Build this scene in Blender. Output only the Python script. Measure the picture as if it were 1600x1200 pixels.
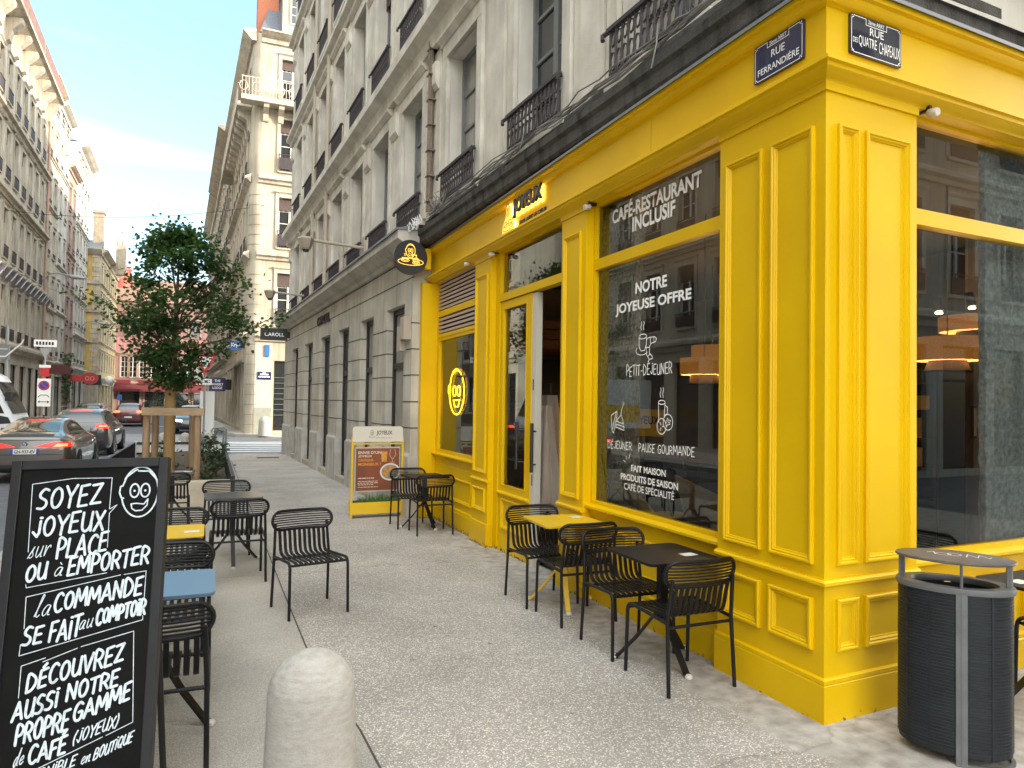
import bpy, bmesh, math, random
from math import sin, cos, tan, pi, radians, atan2, sqrt, hypot
from mathutils import Vector, Matrix
from mathutils.bvhtree import BVHTree
random.seed(7)
for _o in list(bpy.data.objects): bpy.data.objects.remove(_o)
SC = bpy.context.scene
COL = SC.collection

# ------------------------------------------------------------------ camera
_yaw, _pit, _rol = math.atan(470/1110), radians(1.5), radians(0.87)
_f = Vector((sin(_yaw)*cos(_pit), cos(_yaw)*cos(_pit), sin(_pit)))
_r = Vector((cos(_yaw), -sin(_yaw), 0)); _u = _r.cross(_f)
_R = _r*cos(_rol) + _u*sin(_rol); _U = -_r*sin(_rol) + _u*cos(_rol)
cam = bpy.data.cameras.new('camera'); camo = bpy.data.objects.new('camera', cam); COL.objects.link(camo)
cam.sensor_fit = 'HORIZONTAL'; cam.sensor_width = 36; cam.lens = 36*1110/1600
cam.clip_start = 0.05; cam.clip_end = 2000
_m = Matrix((_R, _U, -_f)).transposed().to_4x4(); _m.translation = (0, 0, 1.75)
camo.matrix_world = _m
SC.camera = camo

# ------------------------------------------------------------------ sky, sun, exposure
SUN_EL, SUN_AZ = radians(15), radians(62)        # azimuth measured from -Y (behind the camera) towards +X
sun_from = Vector((sin(SUN_AZ)*cos(SUN_EL), -cos(SUN_AZ)*cos(SUN_EL), sin(SUN_EL)))
w = bpy.data.worlds.new('World'); SC.world = w; w.use_nodes = True
wn = w.node_tree; wn.nodes.clear()
sky = wn.nodes.new('ShaderNodeTexSky'); sky.sky_type = 'NISHITA'; sky.sun_disc = False
sky.sun_elevation = SUN_EL; sky.sun_rotation = atan2(sun_from.x, sun_from.y)
sky.air_density = 1.0; sky.dust_density = 1.6; sky.ozone_density = 1.6
tc = wn.nodes.new('ShaderNodeTexCoord'); mp = wn.nodes.new('ShaderNodeMapping')
mp.inputs['Rotation'].default_value = (0, radians(14), radians(35)); mp.inputs['Scale'].default_value = (1.0, 2.2, 11)
cn = wn.nodes.new('ShaderNodeTexNoise'); cn.inputs['Scale'].default_value = 1.6; cn.inputs['Detail'].default_value = 5; cn.inputs['Roughness'].default_value = 0.5
cr = wn.nodes.new('ShaderNodeValToRGB'); cr.color_ramp.elements[0].position = 0.58; cr.color_ramp.elements[1].position = 0.82; cr.color_ramp.elements[0].color = (.16, .16, .16, 1)
mx = wn.nodes.new('ShaderNodeMixRGB'); mx.blend_type = 'MIX'; mx.inputs['Color2'].default_value = (8.8, 9.4, 9.5, 1)
ml = wn.nodes.new('ShaderNodeMath'); ml.operation = 'MULTIPLY'; ml.inputs[1].default_value = 0.75
bg = wn.nodes.new('ShaderNodeBackground'); bg.inputs['Strength'].default_value = 0.15
wo = wn.nodes.new('ShaderNodeOutputWorld')
L_ = wn.links.new
cr.color_ramp.elements[0].color = (0, 0, 0, 1)
thin = wn.nodes.new('ShaderNodeMixRGB'); thin.inputs['Fac'].default_value = .62; thin.inputs['Color2'].default_value = (.78, 1.50, 1.56, 1)   # pale cyan evening haze
dt = wn.nodes.new('ShaderNodeVectorMath'); dt.operation = 'DOT_PRODUCT'; dt.inputs[1].default_value = (.36, -.80, .48)                     # unseen bright haze added behind the camera as extra sky light
dm = wn.nodes.new('ShaderNodeMapRange'); dm.inputs[1].default_value = -.05; dm.inputs[2].default_value = .6; dm.inputs[3].default_value = 0; dm.inputs[4].default_value = .62
fill_veil = wn.nodes.new('ShaderNodeMixRGB'); fill_veil.inputs['Color2'].default_value = (10.5, 10.35, 10.0, 1)
mx.inputs['Color2'].default_value = (2.5, 2.5, 2.5, 1)
L_(tc.outputs['Generated'], mp.inputs['Vector']); L_(mp.outputs[0], cn.inputs['Vector']); L_(cn.outputs['Fac'], cr.inputs['Fac'])
sz = wn.nodes.new('ShaderNodeSeparateXYZ'); em_ = wn.nodes.new('ShaderNodeMapRange'); em_.inputs[1].default_value = .12; em_.inputs[2].default_value = .55; em_.inputs[3].default_value = .10; em_.inputs[4].default_value = .66
L_(tc.outputs['Generated'], sz.inputs[0]); L_(sz.outputs['Z'], em_.inputs[0]); L_(em_.outputs[0], thin.inputs['Fac'])
L_(sky.outputs[0], thin.inputs['Color1'])
L_(cr.outputs['Color'], ml.inputs[0]); L_(ml.outputs[0], mx.inputs['Fac']); L_(thin.outputs[0], mx.inputs['Color1'])
L_(tc.outputs['Generated'], dt.inputs[0]); L_(dt.outputs['Value'], dm.inputs[0]); L_(dm.outputs[0], fill_veil.inputs['Fac']); L_(mx.outputs[0], fill_veil.inputs['Color1'])
L_(fill_veil.outputs[0], bg.inputs['Color']); L_(bg.outputs[0], wo.inputs['Surface'])
sl = bpy.data.lights.new('sun', 'SUN'); sl.energy = 2.0; sl.angle = radians(0.5); sl.color = (1.0, 0.86, 0.68)
so = bpy.data.objects.new('sun', sl); COL.objects.link(so)
so.rotation_euler = (-sun_from).to_track_quat('-Z', 'Y').to_euler(); so.location = (20, -20, 60)
SC.view_settings.view_transform = 'Standard'; SC.view_settings.look = 'None'
SC.view_settings.exposure = 2.22; SC.view_settings.gamma = 1.0
SC.cycles.max_bounces = 7; SC.cycles.diffuse_bounces = 4; SC.cycles.transparent_max_bounces = 12
SC.cycles.sample_clamp_indirect = 6.0
try: SC.cycles.use_denoising = True
except Exception: pass

# ------------------------------------------------------------------ helpers
class Fr:
    """facade frame: u runs to the viewer's right, n outwards, z up"""
    def __init__(s, o, du):
        s.o = Vector(o); s.du = Vector((du[0], du[1], 0)).normalized()
        s.dn = Vector((s.du.y, -s.du.x, 0))
    def __call__(s, u, n, z): return s.o + s.du*u + s.dn*n + Vector((0, 0, z))
    def mat(s, u, n, z):
        m = Matrix((s.du, -s.dn, Vector((0, 0, 1)))).transposed().to_4x4(); m.translation = s(u, n, z); return m
class FrI:
    def __call__(s, u, n, z): return Vector((u, n, z))
class FrM:
    """frame from a matrix: local u, n(toward viewer = -y), z"""
    def __init__(s, m): s.m = m
    def __call__(s, u, n, z): return s.m @ Vector((u, -n, z))
ID = FrI()
def quad4(i): return
class MB:
    def __init__(s): s.v = []; s.f = []; s.m = []; s.mi = 0; s.k = 0
    def add(s, vs, fs):
        o = len(s.v); s.v += [tuple(x) for x in vs]
        s.f += [tuple(i+o for i in f) for f in fs]; s.m += [s.mi]*len(fs); return s
    def box(s, F, u0, u1, n0, n1, z0, z1):
        P = [F(u, n, z) for z in (z0, z1) for n in (n0, n1) for u in (u0, u1)]
        return s.add(P, [(0,2,3,1), (4,5,7,6), (0,1,5,4), (2,6,7,3), (0,4,6,2), (1,3,7,5)])
    def ext(s, F, prof, u0, u1, m0=0.0, m1=0.0, caps=True):
        """profile of (n,z) swept along u; m0/m1: mitre, shift of u per unit n at each end"""
        k = len(prof)
        P = [F(u0+m0*n, n, z) for n, z in prof] + [F(u1+m1*n, n, z) for n, z in prof]
        fs = [(i, (i+1) % k, k+(i+1) % k, k+i) for i in range(k)]
        if caps: fs += [tuple(range(k)), tuple(range(2*k-1, k-1, -1))]
        return s.add(P, fs)
    def plate(s, F, poly, n0, n1):
        k = len(poly)
        P = [F(u, n0, z) for u, z in poly] + [F(u, n1, z) for u, z in poly]
        return s.add(P, [(i, (i+1) % k, k+(i+1) % k, k+i) for i in range(k)] + [tuple(range(k)), tuple(range(2*k-1, k-1, -1))])
    def prism(s, poly, z0, z1, F=ID):
        k = len(poly)
        P = [F(u, n, z0) for u, n in poly] + [F(u, n, z1) for u, n in poly]
        return s.add(P, [(i, (i+1) % k, k+(i+1) % k, k+i) for i in range(k)] + [tuple(range(k)), tuple(range(2*k-1, k-1, -1))])
    def face(s, F, poly, n): return s.add([F(u, n, z) for u, z in poly], [tuple(range(len(poly)))])
    def mould(s, F, u0, u1, z0, z1, prof):
        """picture-frame moulding: prof = [(inset, n)...]"""
        P = []
        for i, n in prof: P += [F(u0+i, n, z0+i), F(u1-i, n, z0+i), F(u1-i, n, z1-i), F(u0+i, n, z1-i)]
        fs = []
        for a in range(len(prof)-1):
            for c in range(4): fs.append((a*4+c, a*4+(c+1) % 4, a*4+4+(c+1) % 4, a*4+4+c))
        return s.add(P, fs)
    def tube(s, pts, r, seg=8, closed=False, sx=1.0):
        pts = [Vector(p) for p in pts]; n = len(pts)
        if not hasattr(r, '__len__'): r = [r]*n
        t0 = (pts[1]-pts[0]).normalized()
        up = Vector((0, 0, 1)) if abs(t0.z) < .9 else Vector((1, 0, 0))
        a = t0.cross(up).normalized(); vs = []; fs = []
        for i, p in enumerate(pts):
            if closed: t = pts[(i+1) % n]-pts[i-1]
            else: t = pts[min(i+1, n-1)]-pts[max(i-1, 0)]
            t.normalize(); a = (a-t*a.dot(t)).normalized(); b = t.cross(a)
            for k in range(seg):
                th = 2*pi*k/seg; vs.append(p+(a*cos(th)*sx+b*sin(th))*r[i])
        for i in range(n if closed else n-1):
            j = (i+1) % n
            for k in range(seg):
                l = (k+1) % seg; fs.append((i*seg+k, i*seg+l, j*seg+l, j*seg+k))
        if not closed: fs += [tuple(range(seg-1, -1, -1)), tuple((n-1)*seg+k for k in range(seg))]
        return s.add(vs, fs)
    def lathe(s, c, prof, seg=24, sx=1.0, sy=1.0, rot=0.0, F=ID, caps=True):
        vs = []; fs = []
        for r, z in prof:
            for k in range(seg):
                th = 2*pi*k/seg; x = r*cos(th)*sx; y = r*sin(th)*sy
                vs.append(F(c[0]+x*cos(rot)-y*sin(rot), c[1]+x*sin(rot)+y*cos(rot), c[2]+z))
        for i in range(len(prof)-1):
            for k in range(seg):
                l = (k+1) % seg; fs.append((i*seg+k, i*seg+l, i*seg+seg+l, i*seg+seg+k))
        if caps: fs += [tuple(range(seg-1, -1, -1)), tuple((len(prof)-1)*seg+k for k in range(seg))]
        return s.add(vs, fs)
    def disc(s, F, u, z, r, n, seg=14, sz=1.0):
        return s.face(F, [(u+r*cos(2*pi*k/seg), z+r*sz*sin(2*pi*k/seg)) for k in range(seg)], n)
    def stroke(s, F, pts, w, n, caps=True):
        """painted line: flat ribbon lying on a surface, each piece a hair above the last"""
        for (a, b), (c, d) in zip(pts[:-1], pts[1:]):
            l = hypot(c-a, d-b)
            if l < 1e-6: continue
            px, pz = -(d-b)/l*w/2, (c-a)/l*w/2
            s.k += 1; nn = n+(s.k % 40)*2.5e-5
            s.face(F, [(a-px, b-pz), (c-px, d-pz), (c+px, d+pz), (a+px, b+pz)], nn)
        if caps:
            for a, b in pts:
                s.k += 1; s.disc(F, a, b, w/2, n+(s.k % 40)*2.5e-5+.001e-3, 8)
        return s
def mesh_of(name, mb, mats, smooth=None, bevel=0):
    me = bpy.data.meshes.new(name); me.from_pydata(mb.v, [], mb.f)
    if not isinstance(mats, (list, tuple)): mats = [mats]
    for m in mats: me.materials.append(m)
    if len(mats) > 1:
        for p, i in zip(me.polygons, mb.m): p.material_index = i
    bm = bmesh.new(); bm.from_mesh(me)
    bmesh.ops.recalc_face_normals(bm, faces=bm.faces)
    if bevel: bmesh.ops.bevel(bm, geom=list(bm.edges), offset=bevel, segments=2, affect='EDGES', profile=.6, clamp_overlap=True)
    bm.to_mesh(me); bm.free()
    if smooth is not None:
        me.shade_smooth(); me.set_sharp_from_angle(angle=radians(smooth))
    return me
def link(name, me, parent=None, mw=None):
    o = bpy.data.objects.new(name, me); COL.objects.link(o)
    if parent is not None:
        o.parent = parent
        if parent.parent is None: o.matrix_parent_inverse = parent.matrix_basis.inverted()
    if mw is not None: o.matrix_basis = mw
    return o
def obj(name, mb, mats, parent=None, smooth=None, bevel=0):
    return link(name, mesh_of(name, mb, mats, smooth, bevel), parent)
def tag(o, label=None, cat=None, group=None, kind=None):
    if label: o['label'] = label
    if cat: o['category'] = cat
    if group: o['group'] = group
    if kind: o['kind'] = kind
    return o
def thing(name, label, cat, loc=(0, 0, 0), rz=0.0, group=None):
    o = bpy.data.objects.new(name, None); COL.objects.link(o)
    o.empty_display_size = .2; o.location = loc; o.rotation_euler = (0, 0, rz)
    o.matrix_basis = Matrix.Translation(loc) @ Matrix.Rotation(rz, 4, 'Z')
    return tag(o, label, cat, group)
def struct(name, mb, m, smooth=None): return tag(obj(name, mb, m, None, smooth), kind='structure')
def text(name, F, s, u0, u1, z0, z1, n, m, parent=None, depth=0.0, bold=0.0, spacing=1.0, n0=0):
    """lettering fitted to the box u0..u1, z0..z1 on frame F"""
    cu = bpy.data.curves.new(name, 'FONT'); cu.body = s; cu.size = 1; cu.offset = bold; cu.space_character = spacing
    cu.resolution_u = 4; cu.fill_mode = 'BOTH'
    t = bpy.data.objects.new('t', cu); COL.objects.link(t)
    bpy.context.view_layer.update()
    dg = bpy.context.evaluated_depsgraph_get()
    me = bpy.data.meshes.new_from_object(t.evaluated_get(dg)); bpy.data.objects.remove(t); bpy.data.curves.remove(cu)
    xs = [v.co.x for v in me.vertices]; ys = [v.co.y for v in me.vertices]
    x0, x1, y0, y1 = min(xs), max(xs), min(ys), max(ys)
    bm = bmesh.new(); bm.from_mesh(me)
    if depth:
        r = bmesh.ops.extrude_face_region(bm, geom=list(bm.faces))
        ext = {e for e in r['geom'] if isinstance(e, bmesh.types.BMVert)}
    else: ext = set(bm.verts)
    for v in bm.verts:
        u = u0+(v.co.x-x0)/(x1-x0)*(u1-u0); z = z0+(v.co.y-y0)/(y1-y0)*(z1-z0)
        v.co = F(u, n if v in ext else n-depth, z)
    bmesh.ops.recalc_face_normals(bm, faces=bm.faces) if depth else None
    bm.to_mesh(me); bm.free(); me.name = name; me.materials.clear(); me.materials.append(m)
    return link(name, me, parent)
def arc(cx, cz, rx, rz, a0, a1, n=16): return [(cx+rx*cos(radians(a0+(a1-a0)*i/n)), cz+rz*sin(radians(a0+(a1-a0)*i/n))) for i in range(n+1)]

# ------------------------------------------------------------------ materials
def M(name, col, rough=.6, metal=0.0, var=0.0, scale=3.0, bump=0.0, bscale=80.0, spec=.5, emit=None, es=1.0, stretch=None, col2=None, coat=0.0, detail=8):
    m = bpy.data.materials.new(name); m.use_nodes = True; nt = m.node_tree; b = nt.nodes['Principled BSDF']
    b.inputs['Base Color'].default_value = (*col, 1); b.inputs['Roughness'].default_value = rough; b.inputs['Metallic'].default_value = metal
    b.inputs['Specular IOR Level'].default_value = spec; b.inputs['Coat Weight'].default_value = coat
    if emit: b.inputs['Emission Color'].default_value = (*emit, 1); b.inputs['Emission Strength'].default_value = es
    if var or bump or col2:
        t = nt.nodes.new('ShaderNodeTexCoord'); src = t.outputs['Object']
        if stretch:
            mp = nt.nodes.new('ShaderNodeMapping'); mp.inputs['Scale'].default_value = stretch
            nt.links.new(src, mp.inputs[0]); ssrc = mp.outputs[0]
        else: ssrc = src
    if var or col2:
        n = nt.nodes.new('ShaderNodeTexNoise'); n.inputs['Scale'].default_value = scale; n.inputs['Detail'].default_value = detail; n.inputs['Roughness'].default_value = .62
        r = nt.nodes.new('ShaderNodeValToRGB'); e = r.color_ramp.elements
        c2 = col2 or tuple(c*(1+var) for c in col); c1 = tuple(c*(1-var) for c in col)
        e[0].position = .33; e[1].position = .67; e[0].color = (*c1, 1); e[1].color = (*c2, 1)
        nt.links.new(ssrc, n.inputs['Vector']); nt.links.new(n.outputs['Fac'], r.inputs['Fac']); nt.links.new(r.outputs[0], b.inputs['Base Color'])
    if bump:
        n2 = nt.nodes.new('ShaderNodeTexNoise'); n2.inputs['Scale'].default_value = bscale; n2.inputs['Detail'].default_value = 6
        bp = nt.nodes.new('ShaderNodeBump'); bp.inputs['Strength'].default_value = bump; bp.inputs['Distance'].default_value = .01
        nt.links.new(src, n2.inputs['Vector']); nt.links.new(n2.outputs['Fac'], bp.inputs['Height']); nt.links.new(bp.outputs[0], b.inputs['Normal'])
    return m
def stone(name, col, dark=.55, scale=.8, bump=.25, rough=.85):
    """weathered render or stone: broad tone changes, rain streaks, fine grain"""
    m = bpy.data.materials.new(name); m.use_nodes = True; nt = m.node_tree; b = nt.nodes['Principled BSDF']; b.inputs['Roughness'].default_value = rough
    b.inputs['Specular IOR Level'].default_value = .25
    t = nt.nodes.new('ShaderNodeTexCoord'); N = nt.nodes.new; K = nt.links.new
    a = N('ShaderNodeTexNoise'); a.inputs['Scale'].default_value = scale; a.inputs['Detail'].default_value = 9; K(t.outputs['Object'], a.inputs[0])
    mp = N('ShaderNodeMapping'); mp.inputs['Scale'].default_value = (5, 5, .35); K(t.outputs['Object'], mp.inputs[0])
    s = N('ShaderNodeTexNoise'); s.inputs['Scale'].default_value = 1.4; s.inputs['Detail'].default_value = 6; K(mp.outputs[0], s.inputs[0])
    r1 = N('ShaderNodeValToRGB'); r1.color_ramp.elements[0].position = .35; r1.color_ramp.elements[1].position = .65
    r1.color_ramp.elements[0].color = (*[c*.8 for c in col], 1); r1.color_ramp.elements[1].color = (*[min(1, c*1.12) for c in col], 1); K(a.outputs['Fac'], r1.inputs[0])
    r2 = N('ShaderNodeValToRGB'); r2.color_ramp.elements[0].position = .28; r2.color_ramp.elements[1].position = .52
    r2.color_ramp.elements[0].color = (dark, dark*.96, dark*.9, 1); r2.color_ramp.elements[1].color = (1, 1, 1, 1); K(s.outputs['Fac'], r2.inputs[0])
    mm = N('ShaderNodeMixRGB'); mm.blend_type = 'MULTIPLY'; mm.inputs[0].default_value = 1; K(r1.outputs[0], mm.inputs[1]); K(r2.outputs[0], mm.inputs[2]); K(mm.outputs[0], b.inputs['Base Color'])
    g = N('ShaderNodeTexNoise'); g.inputs['Scale'].default_value = 55; g.inputs['Detail'].default_value = 5; K(t.outputs['Object'], g.inputs[0])
    bp = N('ShaderNodeBump'); bp.inputs['Strength'].default_value = bump; bp.inputs['Distance'].default_value = .012; K(g.outputs['Fac'], bp.inputs['Height']); K(bp.outputs[0], b.inputs['Normal'])
    return m
def glass(name, tint=(.82, .86, .84), ior=1.5, rough=0.0, refl=(1, 1, 1)):
    m = bpy.data.materials.new(name); m.use_nodes = True; nt = m.node_tree; nt.nodes.clear(); N = nt.nodes.new; K = nt.links.new
    o = N('ShaderNodeOutputMaterial'); x = N('ShaderNodeMixShader'); f = N('ShaderNodeFresnel'); f.inputs['IOR'].default_value = ior
    t = N('ShaderNodeBsdfTransparent'); t.inputs['Color'].default_value = (*tint, 1)
    g = N('ShaderNodeBsdfGlossy'); g.inputs['Roughness'].default_value = rough; g.inputs['Color'].default_value = (*refl, 1)
    K(f.outputs[0], x.inputs[0]); K(t.outputs[0], x.inputs[1]); K(g.outputs[0], x.inputs[2]); K(x.outputs[0], o.inputs['Surface']); return m
def yellow_paint(name, col):
    m = M(name, col, .38, spec=.2, bump=.006, bscale=90); nt = m.node_tree; b = nt.nodes['Principled BSDF']; N = nt.nodes.new; K = nt.links.new
    t = N('ShaderNodeTexCoord'); a = N('ShaderNodeTexNoise'); a.inputs['Scale'].default_value = 1.6; a.inputs['Detail'].default_value = 9; K(t.outputs['Object'], a.inputs[0])
    r = N('ShaderNodeValToRGB'); r.color_ramp.elements[0].position = .3; r.color_ramp.elements[1].position = .7
    r.color_ramp.elements[0].color = (col[0]*.93, col[1]*.91, col[2], 1); r.color_ramp.elements[1].color = (min(1, col[0]*1.03), col[1]*1.04, col[2]*1.2, 1)
    K(a.outputs['Fac'], r.inputs[0])
    # scuffs and splashed dirt in the last decimetres above the pavement
    sp = N('ShaderNodeSeparateXYZ'); K(t.outputs['Object'], sp.inputs[0])
    n2 = N('ShaderNodeTexNoise'); n2.inputs['Scale'].default_value = 24; n2.inputs['Detail'].default_value = 9; K(t.outputs['Object'], n2.inputs[0])
    mr = N('ShaderNodeMapRange'); mr.inputs[1].default_value = .085; mr.inputs[2].default_value = -.09; mr.inputs[3].default_value = .0; mr.inputs[4].default_value = .62; K(sp.outputs['Z'], mr.inputs[0])
    ad = N('ShaderNodeMath'); ad.operation = 'ADD'; K(n2.outputs['Fac'], ad.inputs[0]); K(mr.outputs[0], ad.inputs[1])
    r2 = N('ShaderNodeValToRGB'); r2.color_ramp.elements[0].position = .86; r2.color_ramp.elements[1].position = .97; K(ad.outputs[0], r2.inputs[0])
    mm = N('ShaderNodeMixRGB'); mm.inputs[2].default_value = (.16, .11, .045, 1); K(r2.outputs[0], mm.inputs[0]); K(r.outputs[0], mm.inputs[1]); K(mm.outputs[0], b.inputs['Base Color'])
    return m
YEL = yellow_paint('yellow_paint', (.75, .468, .0008))
YEL2 = M('yellow_enamel', (.74, .47, .02), .35)
FLASH = M('zinc_flashing', (.25, .26, .28), .45, .6)
BLACK = M('black_powder_coat', (.009, .009, .010), .42, var=.4, scale=9, bump=.08, bscale=260, spec=.28)
BLACKM = M('black_metal', (.015, .014, .014), .5)
IRON = M('wrought_iron', (.035, .027, .03), .6, var=.3, scale=6)
WHITE = M('white_paint', (.78, .78, .76), .5)
WHITEV = M('white_vinyl', (.94, .94, .94), .6)
CHALK = M('chalk_marker', (.58, .65, .70), .8, var=.25, scale=60)
DARK = M('dark_void', (.012, .011, .010), .8)
GREYW = M('grey_window_paint', (.17, .18, .18), .5, var=.1)
WHITEW = M('white_window_paint', (.62, .6, .55), .5, var=.08)
BROWNW = M('brown_window_paint', (.16, .11, .085), .55, var=.1)
CURT = M('curtain_grey', (.30, .28, .24), .9, var=.15, scale=2, stretch=(8, 8, .3))
PANE = M('window_pane', (.018, .020, .022), .04, spec=.9)
PANEC = M('curtained_pane', (.26, .245, .21), .22, spec=.7, var=.2, scale=2.5, stretch=(9, 9, .3), coat=1.0)
SHOPG = glass('shop_glass', (.82, .86, .86), 1.88, 0.0, (.86, .96, 1.0)); SHOPR = glass('shop_glass_side', (.84, .87, .87), 1.62, 0.0, (.86, .96, 1.0))
DOORG = glass('door_glass', (.72, .77, .76), 2.2, 0.0, (.86, .96, 1.0))
# ------------------------------------------------------------------ ground
def gz(y): return -.008*min(max(y-2.96, -3), 9)
def aggregate(name='exposed_aggregate', fine=False):
    m = bpy.data.materials.new(name); m.use_nodes = True; nt = m.node_tree; b = nt.nodes['Principled BSDF']; N = nt.nodes.new; K = nt.links.new
    b.inputs['Roughness'].default_value = .78; b.inputs['Specular IOR Level'].default_value = .35
    t = N('ShaderNodeTexCoord'); v = N('ShaderNodeTexVoronoi'); v.inputs['Scale'].default_value = 260 if fine else 125; v.inputs['Randomness'].default_value = 1; K(t.outputs['Object'], v.inputs['Vector'])
    sp = N('ShaderNodeSeparateColor'); K(v.outputs['Color'], sp.inputs[0])
    r = N('ShaderNodeValToRGB'); e = r.color_ramp.elements; r.color_ramp.interpolation = 'LINEAR'
    e[0].position = 0; e[0].color = (.24, .215, .195, 1); e[1].position = 1; e[1].color = (.80, .765, .71, 1)
    for p, c in ((.38, (.33, .30, .275, 1)), (.66, (.39, .355, .325, 1)), (.82, (.58, .545, .505, 1))): q = e.new(p); q.color = c
    if fine:
        for q, c in zip(e, ((.24, .22, .19), (.35, .325, .29), (.40, .37, .33), (.50, .47, .43), (.66, .63, .58))): q.color = (*c, 1)
    K(sp.outputs[0], r.inputs[0])
    mor = N('ShaderNodeValToRGB'); mor.color_ramp.elements[0].position = .45; mor.color_ramp.elements[1].position = .75; K(v.outputs['Distance'], mor.inputs[0])
    mm = N('ShaderNodeMixRGB'); mm.inputs[2].default_value = (.36, .335, .30, 1) if fine else (.31, .28, .255, 1); K(mor.outputs[0], mm.inputs[0]); K(r.outputs[0], mm.inputs[1])
    big = N('ShaderNodeTexNoise'); big.inputs['Scale'].default_value = 1.1; big.inputs['Detail'].default_value = 8; K(t.outputs['Object'], big.inputs[0])
    br = N('ShaderNodeValToRGB'); br.color_ramp.elements[0].position = .3; br.color_ramp.elements[1].position = .7
    br.color_ramp.elements[0].color = (.84, .835, .825, 1); br.color_ramp.elements[1].color = (1.17, 1.165, 1.15, 1); K(big.outputs['Fac'], br.inputs[0])
    m2 = N('ShaderNodeMixRGB'); m2.blend_type = 'MULTIPLY'; m2.inputs[0].default_value = 1; K(mm.outputs[0], m2.inputs[1]); K(br.outputs[0], m2.inputs[2])
    # smooth patched concrete against the shop front
    sx = N('ShaderNodeSeparateXYZ'); K(t.outputs['Object'], sx.inputs[0])
    n3 = N('ShaderNodeTexNoise'); n3.inputs['Scale'].default_value = 3.5; n3.inputs['Detail'].default_value = 7; K(t.outputs['Object'], n3.inputs[0])
    a1 = N('ShaderNodeMath'); a1.operation = 'MULTIPLY_ADD'; a1.inputs[1].default_value = .7; K(n3.outputs['Fac'], a1.inputs[0]); K(sx.outputs['X'], a1.inputs[2])
    r3 = N('ShaderNodeMapRange'); r3.inputs[1].default_value = 3.10+(90 if fine else 0); r3.inputs[2].default_value = 3.22+(90 if fine else 0); K(a1.outputs[0], r3.inputs[0])
    n4 = N('ShaderNodeTexNoise'); n4.inputs['Scale'].default_value = 9; n4.inputs['Detail'].default_value = 10; K(t.outputs['Object'], n4.inputs[0])
    r4 = N('ShaderNodeValToRGB'); r4.color_ramp.elements[0].position = .3; r4.color_ramp.elements[1].position = .72
    r4.color_ramp.elements[0].color = (.26, .235, .21, 1); r4.color_ramp.elements[1].color = (.50, .47, .435, 1); K(n4.outputs['Fac'], r4.inputs[0])
    m3 = N('ShaderNodeMixRGB'); K(r3.outputs[0], m3.inputs[0]); K(m2.outputs[0], m3.inputs[1]); K(r4.outputs[0], m3.inputs[2])
    # grime along the foot of the wall
    s3 = N('ShaderNodeTexNoise'); s3.inputs['Scale'].default_value = 26; s3.inputs['Detail'].default_value = 4; K(t.outputs['Object'], s3.inputs[0])
    s4 = N('ShaderNodeValToRGB'); s4.color_ramp.elements[0].position = .20; s4.color_ramp.elements[1].position = .30; s4.color_ramp.elements[0].color = (.45, .43, .4, 1); K(s3.outputs['Fac'], s4.inputs[0])
    m4 = N('ShaderNodeMixRGB'); m4.blend_type = 'MULTIPLY'; m4.inputs[0].default_value = 1; K(m3.outputs[0], m4.inputs[1]); K(s4.outputs[0], m4.inputs[2]); K(m4.outputs[0], b.inputs['Base Color'])
    # trodden gum, drips and a few hairline cracks
    gv = N('ShaderNodeTexVoronoi'); gv.inputs['Scale'].default_value = 2.6; K(t.outputs['Object'], gv.inputs['Vector'])
    gr_ = N('ShaderNodeValToRGB'); gr_.color_ramp.elements[0].position = .035; gr_.color_ramp.elements[1].position = .06; gr_.color_ramp.elements[0].color = (.5, .48, .46, 1); gr_.color_ramp.elements[1].color = (1, 1, 1, 1); K(gv.outputs['Distance'], gr_.inputs[0])
    cv = N('ShaderNodeTexVoronoi'); cv.feature = 'DISTANCE_TO_EDGE'; cv.inputs['Scale'].default_value = .22
    wv = N('ShaderNodeTexNoise'); wv.inputs['Scale'].default_value = 2.2; wv.inputs['Detail'].default_value = 8; K(t.outputs['Object'], wv.inputs[0])
    wm = N('ShaderNodeMixRGB'); wm.blend_type = 'ADD'; wm.inputs[0].default_value = .55; K(t.outputs['Object'], wm.inputs[1]); K(wv.outputs['Color'], wm.inputs[2]); K(wm.outputs[0], cv.inputs['Vector'])
    ck = N('ShaderNodeValToRGB'); ck.color_ramp.elements[0].position = .0015; ck.color_ramp.elements[1].position = .0042; ck.color_ramp.elements[0].color = (.78, .76, .74, 1); ck.color_ramp.elements[1].color = (1, 1, 1, 1); K(cv.outputs['Distance'], ck.inputs[0])
    m5 = N('ShaderNodeMixRGB'); m5.blend_type = 'MULTIPLY'; m5.inputs[0].default_value = 1; K(gr_.outputs[0], m5.inputs[1]); K(ck.outputs[0], m5.inputs[2])
    m6 = N('ShaderNodeMixRGB'); m6.blend_type = 'MULTIPLY'; m6.inputs[0].default_value = 1; K(m4.outputs[0], m6.inputs[1]); K(m5.outputs[0], m6.inputs[2]); K(m6.outputs[0], b.inputs['Base Color'])
    bp = N('ShaderNodeBump'); bp.inputs['Strength'].default_value = .45; bp.inputs['Distance'].default_value = .004; bp.invert = True; K(v.outputs['Distance'], bp.inputs['Height']); K(bp.outputs[0], b.inputs['Normal'])
    return m
AGG = aggregate()
CONC = aggregate('fine_concrete', True)
ASPH = M('asphalt', (.085, .092, .105), .7, col2=(.14, .15, .165), scale=2.5, bump=.5, bscale=220, detail=12)
KERB = M('granite_kerb', (.36, .35, .33), .8, var=.25, scale=20, bump=.2)
PAINT = M('road_paint', (.46, .49, .52), .7, var=.25, scale=7, detail=12)
CUTST = M('cut_stone', (.50, .44, .35), .8, var=.14, scale=5, bump=.2, bscale=60)
RD = -.115
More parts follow.
